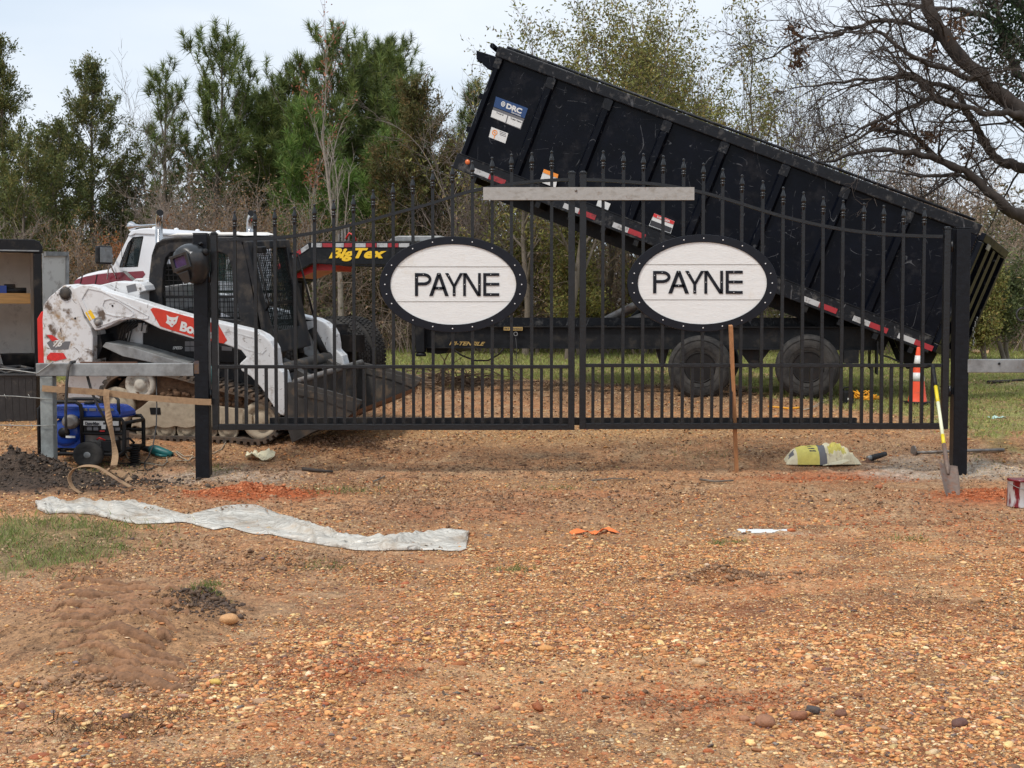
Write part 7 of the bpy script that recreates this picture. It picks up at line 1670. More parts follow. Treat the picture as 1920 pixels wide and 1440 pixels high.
# ================================================================== TREES
def tubes_mesh(polys, n=5):
    """polys: list of (pts (k,3), radii (k,)); returns V, F"""
    by = {}
    for p, r in polys: by.setdefault(len(p), []).append((p, r))
    VS, FS, off = [], [], 0
    ang = np.arange(n) * 2 * math.pi / n
    for k, L in by.items():
        P = np.stack([np.asarray(a, float) for a, _ in L]); R = np.stack([np.asarray(b, float) for _, b in L]); N = len(L)
        D = np.empty_like(P); D[:, 1:-1] = P[:, 2:] - P[:, :-2]; D[:, 0] = P[:, 1] - P[:, 0]; D[:, -1] = P[:, -1] - P[:, -2]
        D /= np.linalg.norm(D, axis=2, keepdims=True) + 1e-9
        ref = np.where(np.abs(D[:, :1, 2:3]) < .8, np.array([0, 0, 1.0]), np.array([1.0, 0, 0])); ref = np.broadcast_to(ref, D.shape)
        A = np.cross(D, ref); A /= np.linalg.norm(A, axis=2, keepdims=True) + 1e-9; B = np.cross(D, A)
        V = P[:, :, None] + (A[:, :, None] * np.cos(ang)[None, None, :, None] + B[:, :, None] * np.sin(ang)[None, None, :, None]) * R[:, :, None, None]
        idx = np.arange(N * k * n).reshape(N, k, n); a = idx[:, :-1]; b = idx[:, 1:]
        F = np.stack([a, np.roll(a, -1, 2), np.roll(b, -1, 2), b], -1).reshape(-1, 4)
        VS.append(V.reshape(-1, 3)); FS.append(F + off); off += N * k * n
    return np.concatenate(VS), np.concatenate(FS)
def unit(v): return v / (np.linalg.norm(v) + 1e-9)
class Tree:
    def __init__(s, seed): s.r = np.random.default_rng(seed); s.poly = []; s.tips = []; s.tw = []
    def limb(s, p, d, L, r0, r1, k=7, wig=.12, up=0.0, droop=0.0):
        p = np.array(p, float); d = unit(np.array(d, float)); P = [p.copy()]; st = L / (k - 1)
        for i in range(k - 1):
            d = unit(d + s.r.normal(0, wig, 3) + np.array([0, 0, up - droop * i / k])); p = p + d * st; P.append(p.copy())
        return np.array(P), np.linspace(r0, r1, k), d
    def grow(s, p, d, L, r0, lev, cfg):
        c = cfg[lev]; P, R, de = s.limb(p, d, L, r0, r0 * c.get('taper', .35), c.get('k', 7), c.get('wig', .12), c.get('up', 0), c.get('droop', 0))
        (s.poly if lev < cfg[0].get('thin', 3) else s.tw).append((P, R))
        if lev + 1 >= len(cfg): s.tips.append((P[-1], de, P)); return
        n = c['n']; n = int(s.r.integers(n[0], n[1] + 1)); a0 = s.r.uniform(0, 6.28)
        for i in range(n):
            t = c.get('t0', .3) + (1 - c.get('t0', .3)) * (i + s.r.uniform(.2, .9)) / n; t = min(t, .999)
            f = t * (len(P) - 1); j = int(f); q = P[j] + (P[min(j + 1, len(P) - 1)] - P[j]) * (f - j); dd = unit(P[min(j + 1, len(P) - 1)] - P[max(j - 1, 0)])
            ax = unit(np.cross(dd, np.array([.3, .2, 1.0]) if abs(dd[2]) < .9 else np.array([1.0, 0, 0]))); bx = np.cross(dd, ax); a = a0 + i * 2.4 + s.r.uniform(-.5, .5)
            an = R_(s.r.uniform(*c['ang'])); nd_ = dd * math.cos(an) + (ax * math.cos(a) + bx * math.sin(a)) * math.sin(an); nd_ = unit(nd_ + np.array([0, 0, c.get('lift', .15)]))
            Lc = L * s.r.uniform(*c['len']) * (1 - c.get('fall', .45) * t); rc_ = max(.0042, min(r0 * (1 - (1 - c.get('taper', .35)) * t) * c.get('rr', .6), r0 * .8))
            s.grow(q, nd_, Lc, rc_, lev + 1, cfg)
        if c.get('lead', True): s.grow(P[-1], de, L * .45, R[-1], lev + 1, cfg)
def thing_tree(name, base, label, cat='tree', group=None):
    return empty(name, base, (0, 0, 0), label, cat, group)
def put(root, name, V, F, m_, cols=None, smooth=False, n=4):
    V = V - np.array(root.location)[None]
    return raw_mesh(name, V, F, cols, [m_], smooth=smooth, parent=root, n=n)
def leafcards(cen, spread, per, L, W, pal, rg, up=.3, jit=.3):
    N = len(cen) * per; c = np.repeat(cen, per, 0) + rg.normal(0, 1, (N, 3)) * spread
    nn_ = rg.normal(0, 1, (N, 3)); nn_[:, 2] += up; ax_ = rg.normal(0, 1, (N, 3)); ax_[:, 2] -= .4
    cl = np.repeat(rg.uniform(.65, 1.3, (len(cen), 1)), per, 0) * rg.uniform(1 - jit, 1 + jit, (N, 1)) * pal[rg.integers(0, len(pal), N)]
    return cards(c, rg.uniform(.7, 1.3, N) * L, rg.uniform(.7, 1.3, N) * W, nn_, ax_, cl)
def needles(cen, dirs, per, L, w, pal, rg, cone=.75):
    N = len(cen) * per; c = np.repeat(cen, per, 0); d = np.repeat(dirs, per, 0) * rg.uniform(.5, 1.4, (N, 1)) + rg.normal(0, cone, (N, 3)); d /= np.linalg.norm(d, axis=1, keepdims=True)
    back = np.repeat(dirs, per, 0) * rg.uniform(-.5, .25, (N, 1)) * L * 1.2; b = c + back
    s_ = np.cross(d, rg.normal(0, 1, (N, 3))); s_ /= np.linalg.norm(s_, axis=1, keepdims=True) + 1e-9
    l_ = rg.uniform(.7, 1.2, (N, 1)) * L
    P = np.stack([b - s_ * w / 2, b + s_ * w / 2, b + d * l_], 1).reshape(-1, 3); F = np.arange(N * 3).reshape(N, 3)
    cl = np.repeat(rg.uniform(.6, 1.35, (len(cen), 1)), per, 0) * rg.uniform(.8, 1.2, (N, 1)) * pal[rg.integers(0, len(pal), N)]
    return P, F, np.repeat(cl, 3, 0)
PINE = np.array([1.55, 1.36, 1.15]) * np.array([(.085, .135, .045), (.115, .165, .05), (.065, .105, .04), (.135, .17, .055)])
PINEB = np.array([1.25, 1.1, 1.0]) * np.array([(.11, .21, .05), (.13, .24, .055), (.08, .16, .04), (.17, .24, .07)])
CEDAR = np.array([1.4, 1.32, 1.25]) * np.array([(.09, .115, .04), (.12, .14, .045), (.07, .09, .035), (.14, .13, .045)])
CEDARB = np.array([(.16, .13, .045), (.13, .135, .042), (.19, .12, .045), (.10, .105, .038)])
OLIVE = np.array([(.26, .26, .075), (.20, .21, .06), (.32, .29, .09), (.15, .16, .05), (.27, .19, .07)])
BROWNL = np.array([(.26, .13, .06), (.32, .19, .09), (.19, .11, .06), (.38, .25, .13)])
REDL = np.array([(.34, .12, .07), (.42, .17, .09), (.28, .10, .06)])
def ground_at(px, d):
    x = at(px, 600, d).x; return np.array([x, d, gz(x, d) - .05])
def top_h(py, d, px=960): return at(px, py, d).z
def pine(px, py, d, wpx, seed, label, pal=PINE, dens=1.0, z_low=.35, bare=False, nm='pine_tree'):
    b = ground_at(px, d); H = top_h(py, d) - b[2]; rg = np.random.default_rng(seed); T = Tree(seed)
    P, R, de = T.limb(b, (rg.uniform(-.03, .03), 0, 1), H * .97, .05 + H * .010, .012, 14, .025); T.poly.append((P, R)); rad = wpx / FPX * d / 2
    cen, dr = [], []
    nb = int(H * 7.5 * dens)
    for i in range(nb):
        t = z_low + (1 - z_low) * ((i + rg.uniform(0, 1)) / nb); t = min(t, .985); f = t * 13; j = int(f); q = P[j] + (P[min(j + 1, 13)] - P[j]) * (f - j)
        a = i * 2.4 + rg.uniform(-.4, .4); rr = rad * (1 - ((t - z_low) / (1 - z_low)) ** 2.2) * rg.uniform(.5, 1.15) + .2
        el_ = R_(rg.uniform(15, 45) + 25 * t); Bp, Br, bd = T.limb(q, (math.cos(a) * math.cos(el_), math.sin(a) * math.cos(el_), math.sin(el_)), rr / math.cos(el_) * .95, .012 + .012 * (1 - t), .005, 6, .1, up=.13); T.poly.append((Bp, Br))
        ns = max(2, int(rr * 6 * dens))
        cen.append(Bp[-1]); dr.append(unit(bd + np.array([0, 0, .5])))
        for k in range(ns):
            u = rg.uniform(.3, 1); jj = int(u * 4.99); q2 = Bp[jj] + (Bp[jj + 1] - Bp[jj]) * (u * 5 - jj); dd = unit(bd + rg.normal(0, .65, 3) + np.array([0, 0, .5]))
            l2 = rg.uniform(.15, .5); Q2, r2, d2 = T.limb(q2, dd, l2, .006, .004, 4, .12, up=.2); T.tw.append((Q2, r2)); cen.append(Q2[-1]); dr.append(unit(d2 + np.array([0, 0, .5])))
    cen.append(P[-1]); dr.append(np.array([0, 0, 1.0]))
    cen, dr = np.array(cen), np.array(dr); root = thing_tree(nm, b, label, 'pine tree' if nm == 'pine_tree' else 'tree')
    V, F = tubes_mesh(T.poly + T.tw, 5); put(root, 'trunk', V, F, M['bark'], smooth=True)
    V, F, c = needles(cen, dr, 52, .25, .017, pal, rg); put(root, 'crown', V, F, M['needle'], c, n=3)
    return root
def cedar(px, py, d, wpx, seed, label, pal=CEDAR, dens=1.0, z_low=.12, sparse=0, card=.075, shape=1.0):
    b = ground_at(px, d); H = top_h(py, d) - b[2]; rg = np.random.default_rng(seed); T = Tree(seed); rad = wpx / FPX * d / 2
    P, R, de = T.limb(b, (rg.uniform(-.02, .02), 0, 1), H, .04 + H * .009, .006, 14, .02); T.poly.append((P, R)); cen = []
    nb = int(H * 17 * dens)
    for i in range(nb):
        t = z_low + (1 - z_low) * ((i + rg.uniform(0, 1)) / nb) ** .85; t = min(t, .98); f = t * 13; j = int(f); q = P[j] + (P[min(j + 1, 13)] - P[j]) * (f - j)
        a = i * 2.4 + rg.uniform(-.6, .6); rr = (rad * (1 - t) ** shape * 1.1 + .12) * rg.uniform(.45, 1.15); el_ = R_(rg.uniform(15, 40) + 30 * t)
        L_ = rr / math.cos(el_) * .9; Bp, Br, bd = T.limb(q, (math.cos(a) * math.cos(el_), math.sin(a) * math.cos(el_), math.sin(el_)), L_, .008 + .006 * (1 - t), .003, 6, .10, up=.05); T.poly.append((Bp, Br))
        m_ = int(3 + L_ * 9)
        for k in range(m_):
            u = rg.uniform(.25, 1) ** .8; jj = min(4, int(u * 5)); q2 = Bp[jj] + (Bp[jj + 1] - Bp[jj]) * (u * 5 - jj); dd = unit(bd + rg.normal(0, .5, 3)); l2 = rg.uniform(.08, .28)
            for s_ in np.linspace(.2, 1, 4): cen.append(np.concatenate([q2 + dd * l2 * s_, dd]))
    A = np.array(cen); root = thing_tree('cedar_tree', b, label, 'cedar tree')
    V, F = tubes_mesh(T.poly, 5); put(root, 'trunk', V, F, M['bark'], smooth=True)
    per = 6; N = len(A) * per; c = np.repeat(A[:, :3], per, 0) + rg.normal(0, .045, (N, 3)); ax_ = np.repeat(A[:, 3:], per, 0) + rg.normal(0, .35, (N, 3)); nn_ = rg.normal(0, 1, (N, 3))
    cl = np.repeat(np.repeat(rg.uniform(.65, 1.3, (len(A) // 4 + 1, 1)), 4, 0)[:len(A)], per, 0) * rg.uniform(.85, 1.15, (N, 1)) * pal[np.repeat(rg.integers(0, len(pal), len(A)), per)]
    V, F, cc_ = cards(c, rg.uniform(.7, 1.4, N) * card, rg.uniform(.6, 1.2, N) * card * .33, nn_, ax_, cl); put(root, 'crown', V, F, M['leaf'], cc_)
    return root
CFG_BARE = [dict(n=(9, 12), t0=.18, ang=(18, 40), len=(.45, .7), wig=.05, k=10, taper=.2, lift=.35, thin=2, rr=.5), dict(n=(6, 9), t0=.15, ang=(20, 45), len=(.35, .6), wig=.09, k=7, lift=.25, rr=.55),
            dict(n=(5, 8), t0=.15, ang=(22, 50), len=(.35, .6), wig=.12, k=5, lift=.12, rr=.6), dict(n=(0, 0), ang=(0, 1), len=(.1, .2), wig=.14, k=4, taper=.5)]
def bare(px, py, d, seed, label, bark='bark', cfg=CFG_BARE, r0=None, lean=(0, 0), pal=None, leafn=0, leafL=.06, name='bare_tree', up_only=None, stems=1, Hk=.62, cat='tree', topleaf=False, group=None, spread=.06, twigc=(.16, .125, .10)):
    b = ground_at(px, d); H = top_h(py, d) - b[2]; T = Tree(seed); rg = T.r
    for s_ in range(stems):
        dd = (lean[0] + (rg.normal(0, .16) if stems > 1 else 0), lean[1] + (rg.normal(0, .16) if stems > 1 else 0), 1)
        T.grow(b + (rg.normal(0, .12, 3) * [1, 1, 0] if stems > 1 else 0), dd, H * Hk * (rg.uniform(.8, 1.05) if stems > 1 else 1), (r0 or .02 + H * .012), 0, cfg)
    root = thing_tree(name, b, label, cat, group); V, F = tubes_mesh(T.poly, 6); put(root, 'trunk', V, F, M[bark], smooth=True)
    if T.tw:
        V, F = tubes_mesh(T.tw, 3); put(root, 'twigs', V, F, M['twig'], np.tile(np.array([twigc]), (len(V), 1)))
    if leafn:
        C_ = np.concatenate([t_[2][1:] for t_ in T.tips]); 
        if topleaf: C_ = C_[C_[:, 2] > b[2] + H * topleaf]
        if len(C_) * leafn > 80000: C_ = C_[rg.random(len(C_)) < 80000 / (len(C_) * leafn)]
        V, F, c = leafcards(C_, spread, leafn, leafL, leafL * .38, pal, rg); put(root, 'crown', V, F, M['leaf'], c)
    return root
# ---- left cedars
cedar(12, 84, 29, 210, 101, 'tall dark cedar cut by the left edge of the photo', z_low=.1, dens=1.2, shape=.95)
cedar(-70, 60, 31, 200, 102, 'dense dark cedar mostly beyond the left edge', z_low=.1, dens=.8) if False else None
cedar(178, 132, 31, 330, 103, 'narrow pointed cedar standing alone against the sky, second big tree from the left', z_low=.22, dens=1.05, shape=1.0)
cedar(84, 250, 29, 190, 104, 'short ragged cedar between the two tall cedars', dens=.75, shape=.6)
cedar(118, 262, 30.5, 200, 112, 'low bushy cedar right at the foot of the pointed cedar', dens=.8, shape=.5)
cedar(40, 300, 27.5, 240, 113, 'wide low cedar filling the left edge above the box trailer', dens=.7, shape=.45)
cedar(235, 330, 32, 200, 114, 'low grey green cedar left of the truck cab', dens=.9, shape=.6)
# ---- pines
pine(292, 148, 34, 100, 201, 'small slim pine with tufts only near its top, left of the tallest pine', dens=.7, z_low=.45)
pine(398, 82, 35, 215, 202, 'tallest open pine with upright needle tufts against the sky', dens=.85, z_low=.42)
pine(478, 200, 36, 170, 207, 'low pine filling the gap between the open pine and the dense pines', dens=1.2, z_low=.3)
pine(535, 150, 35.5, 200, 221, 'dense pine at the left shoulder of the central clump', dens=1.4, z_low=.2)
pine(602, 84, 35, 240, 203, 'dense dark pine at the left of the central pine clump', dens=1.2, z_low=.25)
pine(662, 112, 36.5, 220, 208, 'dense pine in the middle of the central clump', dens=1.2, z_low=.25)
pine(708, 96, 36, 230, 204, 'dense pine at the right top of the central clump', dens=1.2, z_low=.25)
pine(772, 165, 35, 160, 209, 'rounded pine at the right shoulder of the central clump', dens=1.4, z_low=.2)
pine(562, 225, 30, 150, 205, 'bright green young pine in front of the dark clump', PINEB, 1.7, .05)
pine(700, 270, 31, 110, 206, 'bright young pine behind the grey bare tree', PINEB, 1.5, .05)
pine(640, 330, 32, 110, 211, 'short bright pine low behind the grey bare tree', PINEB, 1.4, .05)
pine(885, 185, 38, 70, 210, 'thin dark pine just left of the raised dump box', dens=1.3, z_low=.2)
cedar(782, 178, 30.5, 200, 105, 'bronze green cedar between the pines and the dump box', CEDARB, 1.3, shape=.55)
cedar(838, 290, 31.5, 190, 106, 'lower bronze cedar beneath the raised front of the dump box', CEDARB, 1.1, shape=.5)
cedar(735, 320, 29.5, 190, 115, 'short olive cedar behind the gooseneck of the trailer', CEDARB, 1.0, shape=.5)
# ---- bare trees left and centre
CFG_SLIM = [dict(n=(8, 10), t0=.25, ang=(10, 24), len=(.35, .55), wig=.03, k=10, taper=.2, lift=.5, thin=2, rr=.5), dict(n=(4, 6), t0=.2, ang=(15, 35), len=(.3, .5), wig=.09, k=7, lift=.35, rr=.55),
            dict(n=(3, 5), t0=.2, ang=(18, 40), len=(.35, .6), wig=.12, k=5, lift=.2, rr=.6), dict(n=(0, 0), ang=(0, 1), len=(.1, .2), wig=.14, k=4, taper=.5)]
CFG_BUSH = [dict(n=(7, 10), t0=.1, ang=(15, 42), len=(.5, .8), wig=.09, k=8, taper=.25, lift=.25, thin=1, rr=.55), dict(n=(6, 8), t0=.1, ang=(20, 50), len=(.4, .7), wig=.13, k=6, lift=.15, rr=.6),
            dict(n=(4, 6), t0=.1, ang=(22, 55), len=(.4, .7), wig=.16, k=5, lift=.08, rr=.6), dict(n=(0, 0), ang=(0, 1), len=(.1, .2), wig=.16, k=4, taper=.5)]
bare(640, 105, 27, 301, 'pale grey forked bare tree with a few red leaves on top, before the pines', 'barkpale', CFG_SLIM, stems=1, Hk=.74, r0=.075, pal=REDL, leafn=1, topleaf=.80, leafL=.075, twigc=(.33, .28, .24))
bare(598, 265, 27.5, 302, 'smaller grey bare tree leaning left of the forked one', 'barkpale', CFG_SLIM, lean=(-.1, 0), Hk=.66, r0=.045, pal=REDL, leafn=2, topleaf=.8, leafL=.06, twigc=(.33, .28, .24))
for i, (px, py, d, lab) in enumerate(((300, 215, 29, 'bare grey brush tree rising above the truck exhaust'), (350, 250, 28.5, 'bare tangled tree behind the truck cab'),
    (410, 225, 29, 'bare brown tree just right of the open pine trunk'), (455, 265, 28, 'bare tree with fine twigs above the left gate leaf'), (262, 290, 30, 'thin bare tree left of the first exhaust stack'),
    (520, 300, 28.5, 'bare brush between the open pine and the young pine'), (50, 270, 26.5, 'pale bare brush in front of the cedars at the left edge'), (130, 300, 26.5, 'pale bare brush below the pointed cedar'), (325, 270, 27.5, 'pale bare brush straight above the first exhaust stack'), (385, 290, 27.5, 'pale bare brush right above the loader cab'), (440, 330, 27, 'low pale brush between the two gate pickets nearest the left post'))):
    bare(px, py, d, 310 + i, lab, 'bark', CFG_BUSH, stems=3, Hk=.52, r0=.03, pal=BROWNL, leafn=1 if i % 2 else 0, leafL=.05, twigc=(.30, .24, .20))
bare(228, 175, 31, 320, 'very thin bare sapling standing right of the pointed cedar', 'bark', CFG_BUSH, Hk=.75, r0=.025)
bare(258, 180, 32, 326, 'second thin bare sapling, forked, near the small pine', 'bark', CFG_BUSH, Hk=.72, r0=.022)
bare(892, 40, 29, 321, 'bare tree of fine upswept twigs at the left of the raised dump box', 'bark', CFG_BUSH, stems=4, Hk=.55, r0=.05, twigc=(.2, .16, .14))
bare(850, 190, 31, 327, 'small bare tree between the bronze cedar and the dump box', 'bark', CFG_BUSH, stems=2, Hk=.55, r0=.03, twigc=(.2, .16, .14))
bare(290, 345, 26.5, 328, 'low tree with rusty brown leaves just above the truck roof', 'bark', CFG_BUSH, stems=3, Hk=.5, r0=.03, pal=np.array([(.38, .15, .05), (.3, .12, .05)]), leafn=3, leafL=.06)
# ---- leafy trees behind the dump box
CFG_OAK = [dict(n=(8, 11), t0=.25, ang=(22, 48), len=(.5, .75), wig=.06, k=10, taper=.25, lift=.25, thin=2, rr=.55), dict(n=(6, 9), t0=.15, ang=(22, 50), len=(.35, .65), wig=.11, k=7, lift=.12, rr=.55),
           dict(n=(5, 7), t0=.15, ang=(25, 55), len=(.35, .6), wig=.14, k=5, lift=.0, rr=.6), dict(n=(0, 0), ang=(0, 1), len=(.1, .2), wig=.16, k=4, taper=.5, droop=.2)]
for i, (px, py, d, lean, lab, k) in enumerate(((985, -40, 27, (-.02, 0), 'tall olive leaved tree rising over the front of the dump box', 4), (1065, -130, 26, (-.02, 0), 'olive tree just right of the one over the box front', 4), (1130, -160, 28, (.02, 0), 'tall yellow green tree behind the middle of the dump box top', 4),
    (1240, -120, 26.5, (-.12, 0), 'leaning leafy tree with pale trunk behind the centre of the dump box', 4), (1340, -150, 27.5, (-.15, .05), 'dark trunked tree with thin olive leaves right of the leaning one', 4),
    (1440, -60, 29, (-.12, 0), 'thin leaved tree with many stems, behind the right half of the dump box', 3), (1200, -100, 30.5, (.02, 0), 'olive tree further back behind the pale trunked leaning tree', 5), (1390, 40, 31, (.03, 0), 'rounded olive tree further back behind the right half of the box', 4), (1545, 60, 30, (.03, 0), 'smaller thinly leaved tree at the right of the leafy group', 1))):
    bare(px, py, d, 340 + i, lab, 'bark', CFG_OAK, lean=lean, Hk=.58, r0=.085, pal=OLIVE, leafn=k, leafL=.085, name='leafy_tree', spread=.09, twigc=(.15, .12, .10))
for i, (px, py, d, lab) in enumerate(((1000, 330, 28, 'low yellow green tree seen between the gate pickets and the dump box'), (1090, 395, 27, 'low olive tree behind the meeting stiles of the gate'), (930, 390, 27.5, 'low olive tree right of the left oval panel'),
    (1190, 420, 28, 'low olive tree behind the lift arms of the trailer'), (1690, 375, 27, 'yellow green low tree above the right end of the dump box'), (1880, 400, 25, 'grey green leafy shrub tree right of the open box door'), (1850, 470, 24, 'low shrub tree behind the right brace rail'))):
    bare(px, py, d, 350 + i, lab, 'bark', CFG_OAK, stems=2, Hk=.55, r0=.05, pal=OLIVE if i != 5 else np.array([(.13, .16, .06), (.17, .19, .08), (.09, .12, .05)]), leafn=4, leafL=.075, name='leafy_tree', spread=.09)
for i, (px, py, d, lab) in enumerate(((1600, 230, 33, 'bare tan tree far behind, left of the big dark limbs'), (1680, 210, 34, 'bare tan tree far behind the middle of the dark limbs'), (1770, 190, 33, 'bare tan tree far behind, right of centre of the dark limbs'), (1860, 210, 34, 'bare tan tree far behind at the right edge'), (1730, 290, 30, 'lower bare tree with dry tan leaves above the dump box end'), (1820, 300, 31, 'lower bare tree with dry tan leaves near the right edge'))):
    bare(px, py, d, 360 + i, lab, 'barkpale', CFG_BUSH, stems=3, Hk=.55, r0=.04, pal=np.array([(.42, .28, .19), (.5, .36, .25)]), leafn=1, leafL=.06, twigc=(.30, .23, .18))
for i, (px, py, d, lab) in enumerate(((1470, -120, 31, 'tall bare tree with fine dark twigs left of the dark limbs'), (1400, -40, 30, 'bare many stemmed tree above the middle of the dump box'), (1590, 0, 32, 'tall bare tree whose twigs mix with the reaching dark limbs'), (1700, 60, 33, 'bare tree behind the thickest dark limb'), (1010, -20, 30.5, 'bare fine twigged tree among the olive leaves above the box front'), (1180, -60, 31, 'bare tree with long upswept branches behind the box top'))):
    bare(px, py, d, 380 + i, lab, 'bark', CFG_BUSH, stems=3, Hk=.52, r0=.06, twigc=(.15, .12, .105))
# ---- big dark limbed tree, trunk just outside the right edge
b = ground_at(2120, 18.5); root = thing_tree('oak_tree', b, 'big dark oak at the right edge, bare crooked limbs reaching over the dump box', 'oak tree')
T = Tree(77); dl = 18.5
limbs = [  # (photo pixels of the limb, depths, radius start, radius end)
    ([(2120, 660), (2110, 520), (2060, 390), (1990, 290), (1920, 215), (1870, 175), (1800, 108), (1760, 50), (1735, 0), (1715, -60)], 0.0, .17, .07),
    ([(2110, 520), (2010, 460), (1925, 412), (1880, 385), (1845, 352), (1810, 322), (1760, 300), (1700, 285), (1640, 283), (1580, 296), (1510, 312)], -.6, .095, .012),
    ([(2060, 390), (1990, 330), (1920, 316), (1880, 302), (1855, 280), (1838, 250), (1815, 215), (1800, 175), (1760, 160), (1700, 145), (1640, 150), (1590, 165)], .8, .085, .013),
    ([(1990, 290), (1940, 235), (1900, 212), (1850, 212), (1800, 198), (1772, 196)], -.3, .06, .024),
    ([(1830, 132), (1790, 100), (1760, 70), (1720, 50), (1680, 40), (1640, 40), (1590, 58), (1540, 74), (1500, 74), (1460, 98), (1420, 118)], .4, .05, .008),
    ([(1850, 150), (1800, 140), (1740, 120), (1690, 92), (1650, 62), (1610, 60), (1560, 62)], -.8, .045, .008),
    ([(1800, 198), (1760, 185), (1730, 160), (1700, 140), (1660, 148), (1600, 150), (1540, 158), (1480, 166)], .2, .05, .007),
    ([(2060, 390), (1990, 170), (1930, 105), (1880, 50), (1850, 30), (1800, 20), (1740, 12), (1680, 8), (1620, 12)], 1.2, .08, .01),
    ([(2060, 390), (1990, 120), (1920, 20), (1890, -40)], .9, .12, .05),
    ([(1772, 196), (1740, 185), (1700, 205), (1650, 225), (1600, 250), (1560, 275), (1500, 300)], -.5, .035, .006),
    ([(1845, 352), (1800, 330), (1740, 330), (1680, 322), (1620, 320)], -1.0, .035, .006),
    ([(1760, 300), (1720, 262), (1690, 250), (1640, 242), (1590, 268), (1550, 300)], -.4, .04, .006),
    ([(1990, 170), (1920, 150), (1900, 120), (1880, 80), (1870, 20), (1860, -30)], .5, .06, .03)]
CFG_TW = [None, dict(n=(5, 8), t0=.1, ang=(25, 60), len=(.35, .7), wig=.16, k=6, lift=.05, rr=.6), dict(n=(4, 6), t0=.15, ang=(25, 60), len=(.4, .7), wig=.18, k=5, lift=.02, rr=.6), dict(n=(0, 0), ang=(0, 1), len=(.1, .2), wig=.2, k=4, taper=.5)]
CFG_TW[0] = dict(thin=2)
for pts, dz, ra, rb_ in limbs:
    P = np.array([list(at(px, py, dl + dz * min(1, i / 3))) for i, (px, py) in enumerate(pts)])
    # smooth (Catmull-Rom)
    Q = []
    for i in range(len(P) - 1):
        p0, p1, p2, p3 = P[max(i - 1, 0)], P[i], P[i + 1], P[min(i + 2, len(P) - 1)]
        for k in range(4):
            t = k / 4; Q.append(.5 * (2 * p1 + (p2 - p0) * t + (2 * p0 - 5 * p1 + 4 * p2 - p3) * t * t + (3 * p1 - p0 - 3 * p2 + p3) * t ** 3))
    Q.append(P[-1]); Q = np.array(Q); Q[1:-1] += T.r.normal(0, .012, Q[1:-1].shape); R = np.linspace(ra, rb_, len(Q)); R *= 1 + .10 * T.r.normal(0, 1, len(Q)); T.poly.append((Q, R))
    for i in range(3, len(Q)):
        if T.r.random() < (.62 if R[i] < .06 else .3):
            dd = unit(Q[i] - Q[i - 1]); nd_ = unit(dd * .6 + T.r.normal(0, .8, 3) + np.array([-.15, 0, .1])); T.grow(Q[i], nd_, T.r.uniform(.4, 1.25), min(.016, R[i] * .5), 1, CFG_TW)
V, F = tubes_mesh(T.poly, 8); put(root, 'trunk', V, F, M['barkdark'], smooth=True)
V, F = tubes_mesh(T.tw, 3); put(root, 'twigs', V, F, M['twig'], np.tile(np.array([(.075, .058, .048)]), (len(V), 1)))
# evergreen vine leaves in the top right corner and dead clumps on the limbs
cc_ = []
for (px, py, s, n_) in ((1885, 20, .45, 200), (1900, 80, .35, 150), (1880, 130, .22, 60), (1912, 170, .16, 40), (1850, 60, .2, 40), (1920, 10, .4, 150), (1908, -30, .4, 100)):
    cc_.append(np.array(at(px, py, 18.8))[None] + T.r.normal(0, s, (n_, 3)) * [.5, .8, .7])
V, F, c = leafcards(np.concatenate(cc_), .07, 5, .065, .035, np.array([(.035, .06, .03), (.05, .08, .035), (.03, .045, .025)]), T.r); put(root, 'vine_leaves', V, F, M['leaf'], c)
cc_ = [np.array(at(px, py, 18.2))[None] + T.r.normal(0, .05, (16, 3)) for (px, py) in ((1490, 55), (1500, 95), (1706, 300), (1735, 258), (1750, 255), (1645, 240), (1660, 238), (1818, 288), (1745, 105), (1790, 48), (1495, 120))]
V, F, c = leafcards(np.concatenate(cc_), .04, 6, .07, .03, np.array([(.11, .065, .04), (.16, .09, .05)]), T.r); put(root, 'dead_leaf_clumps', V, F, M['leaf'], c)

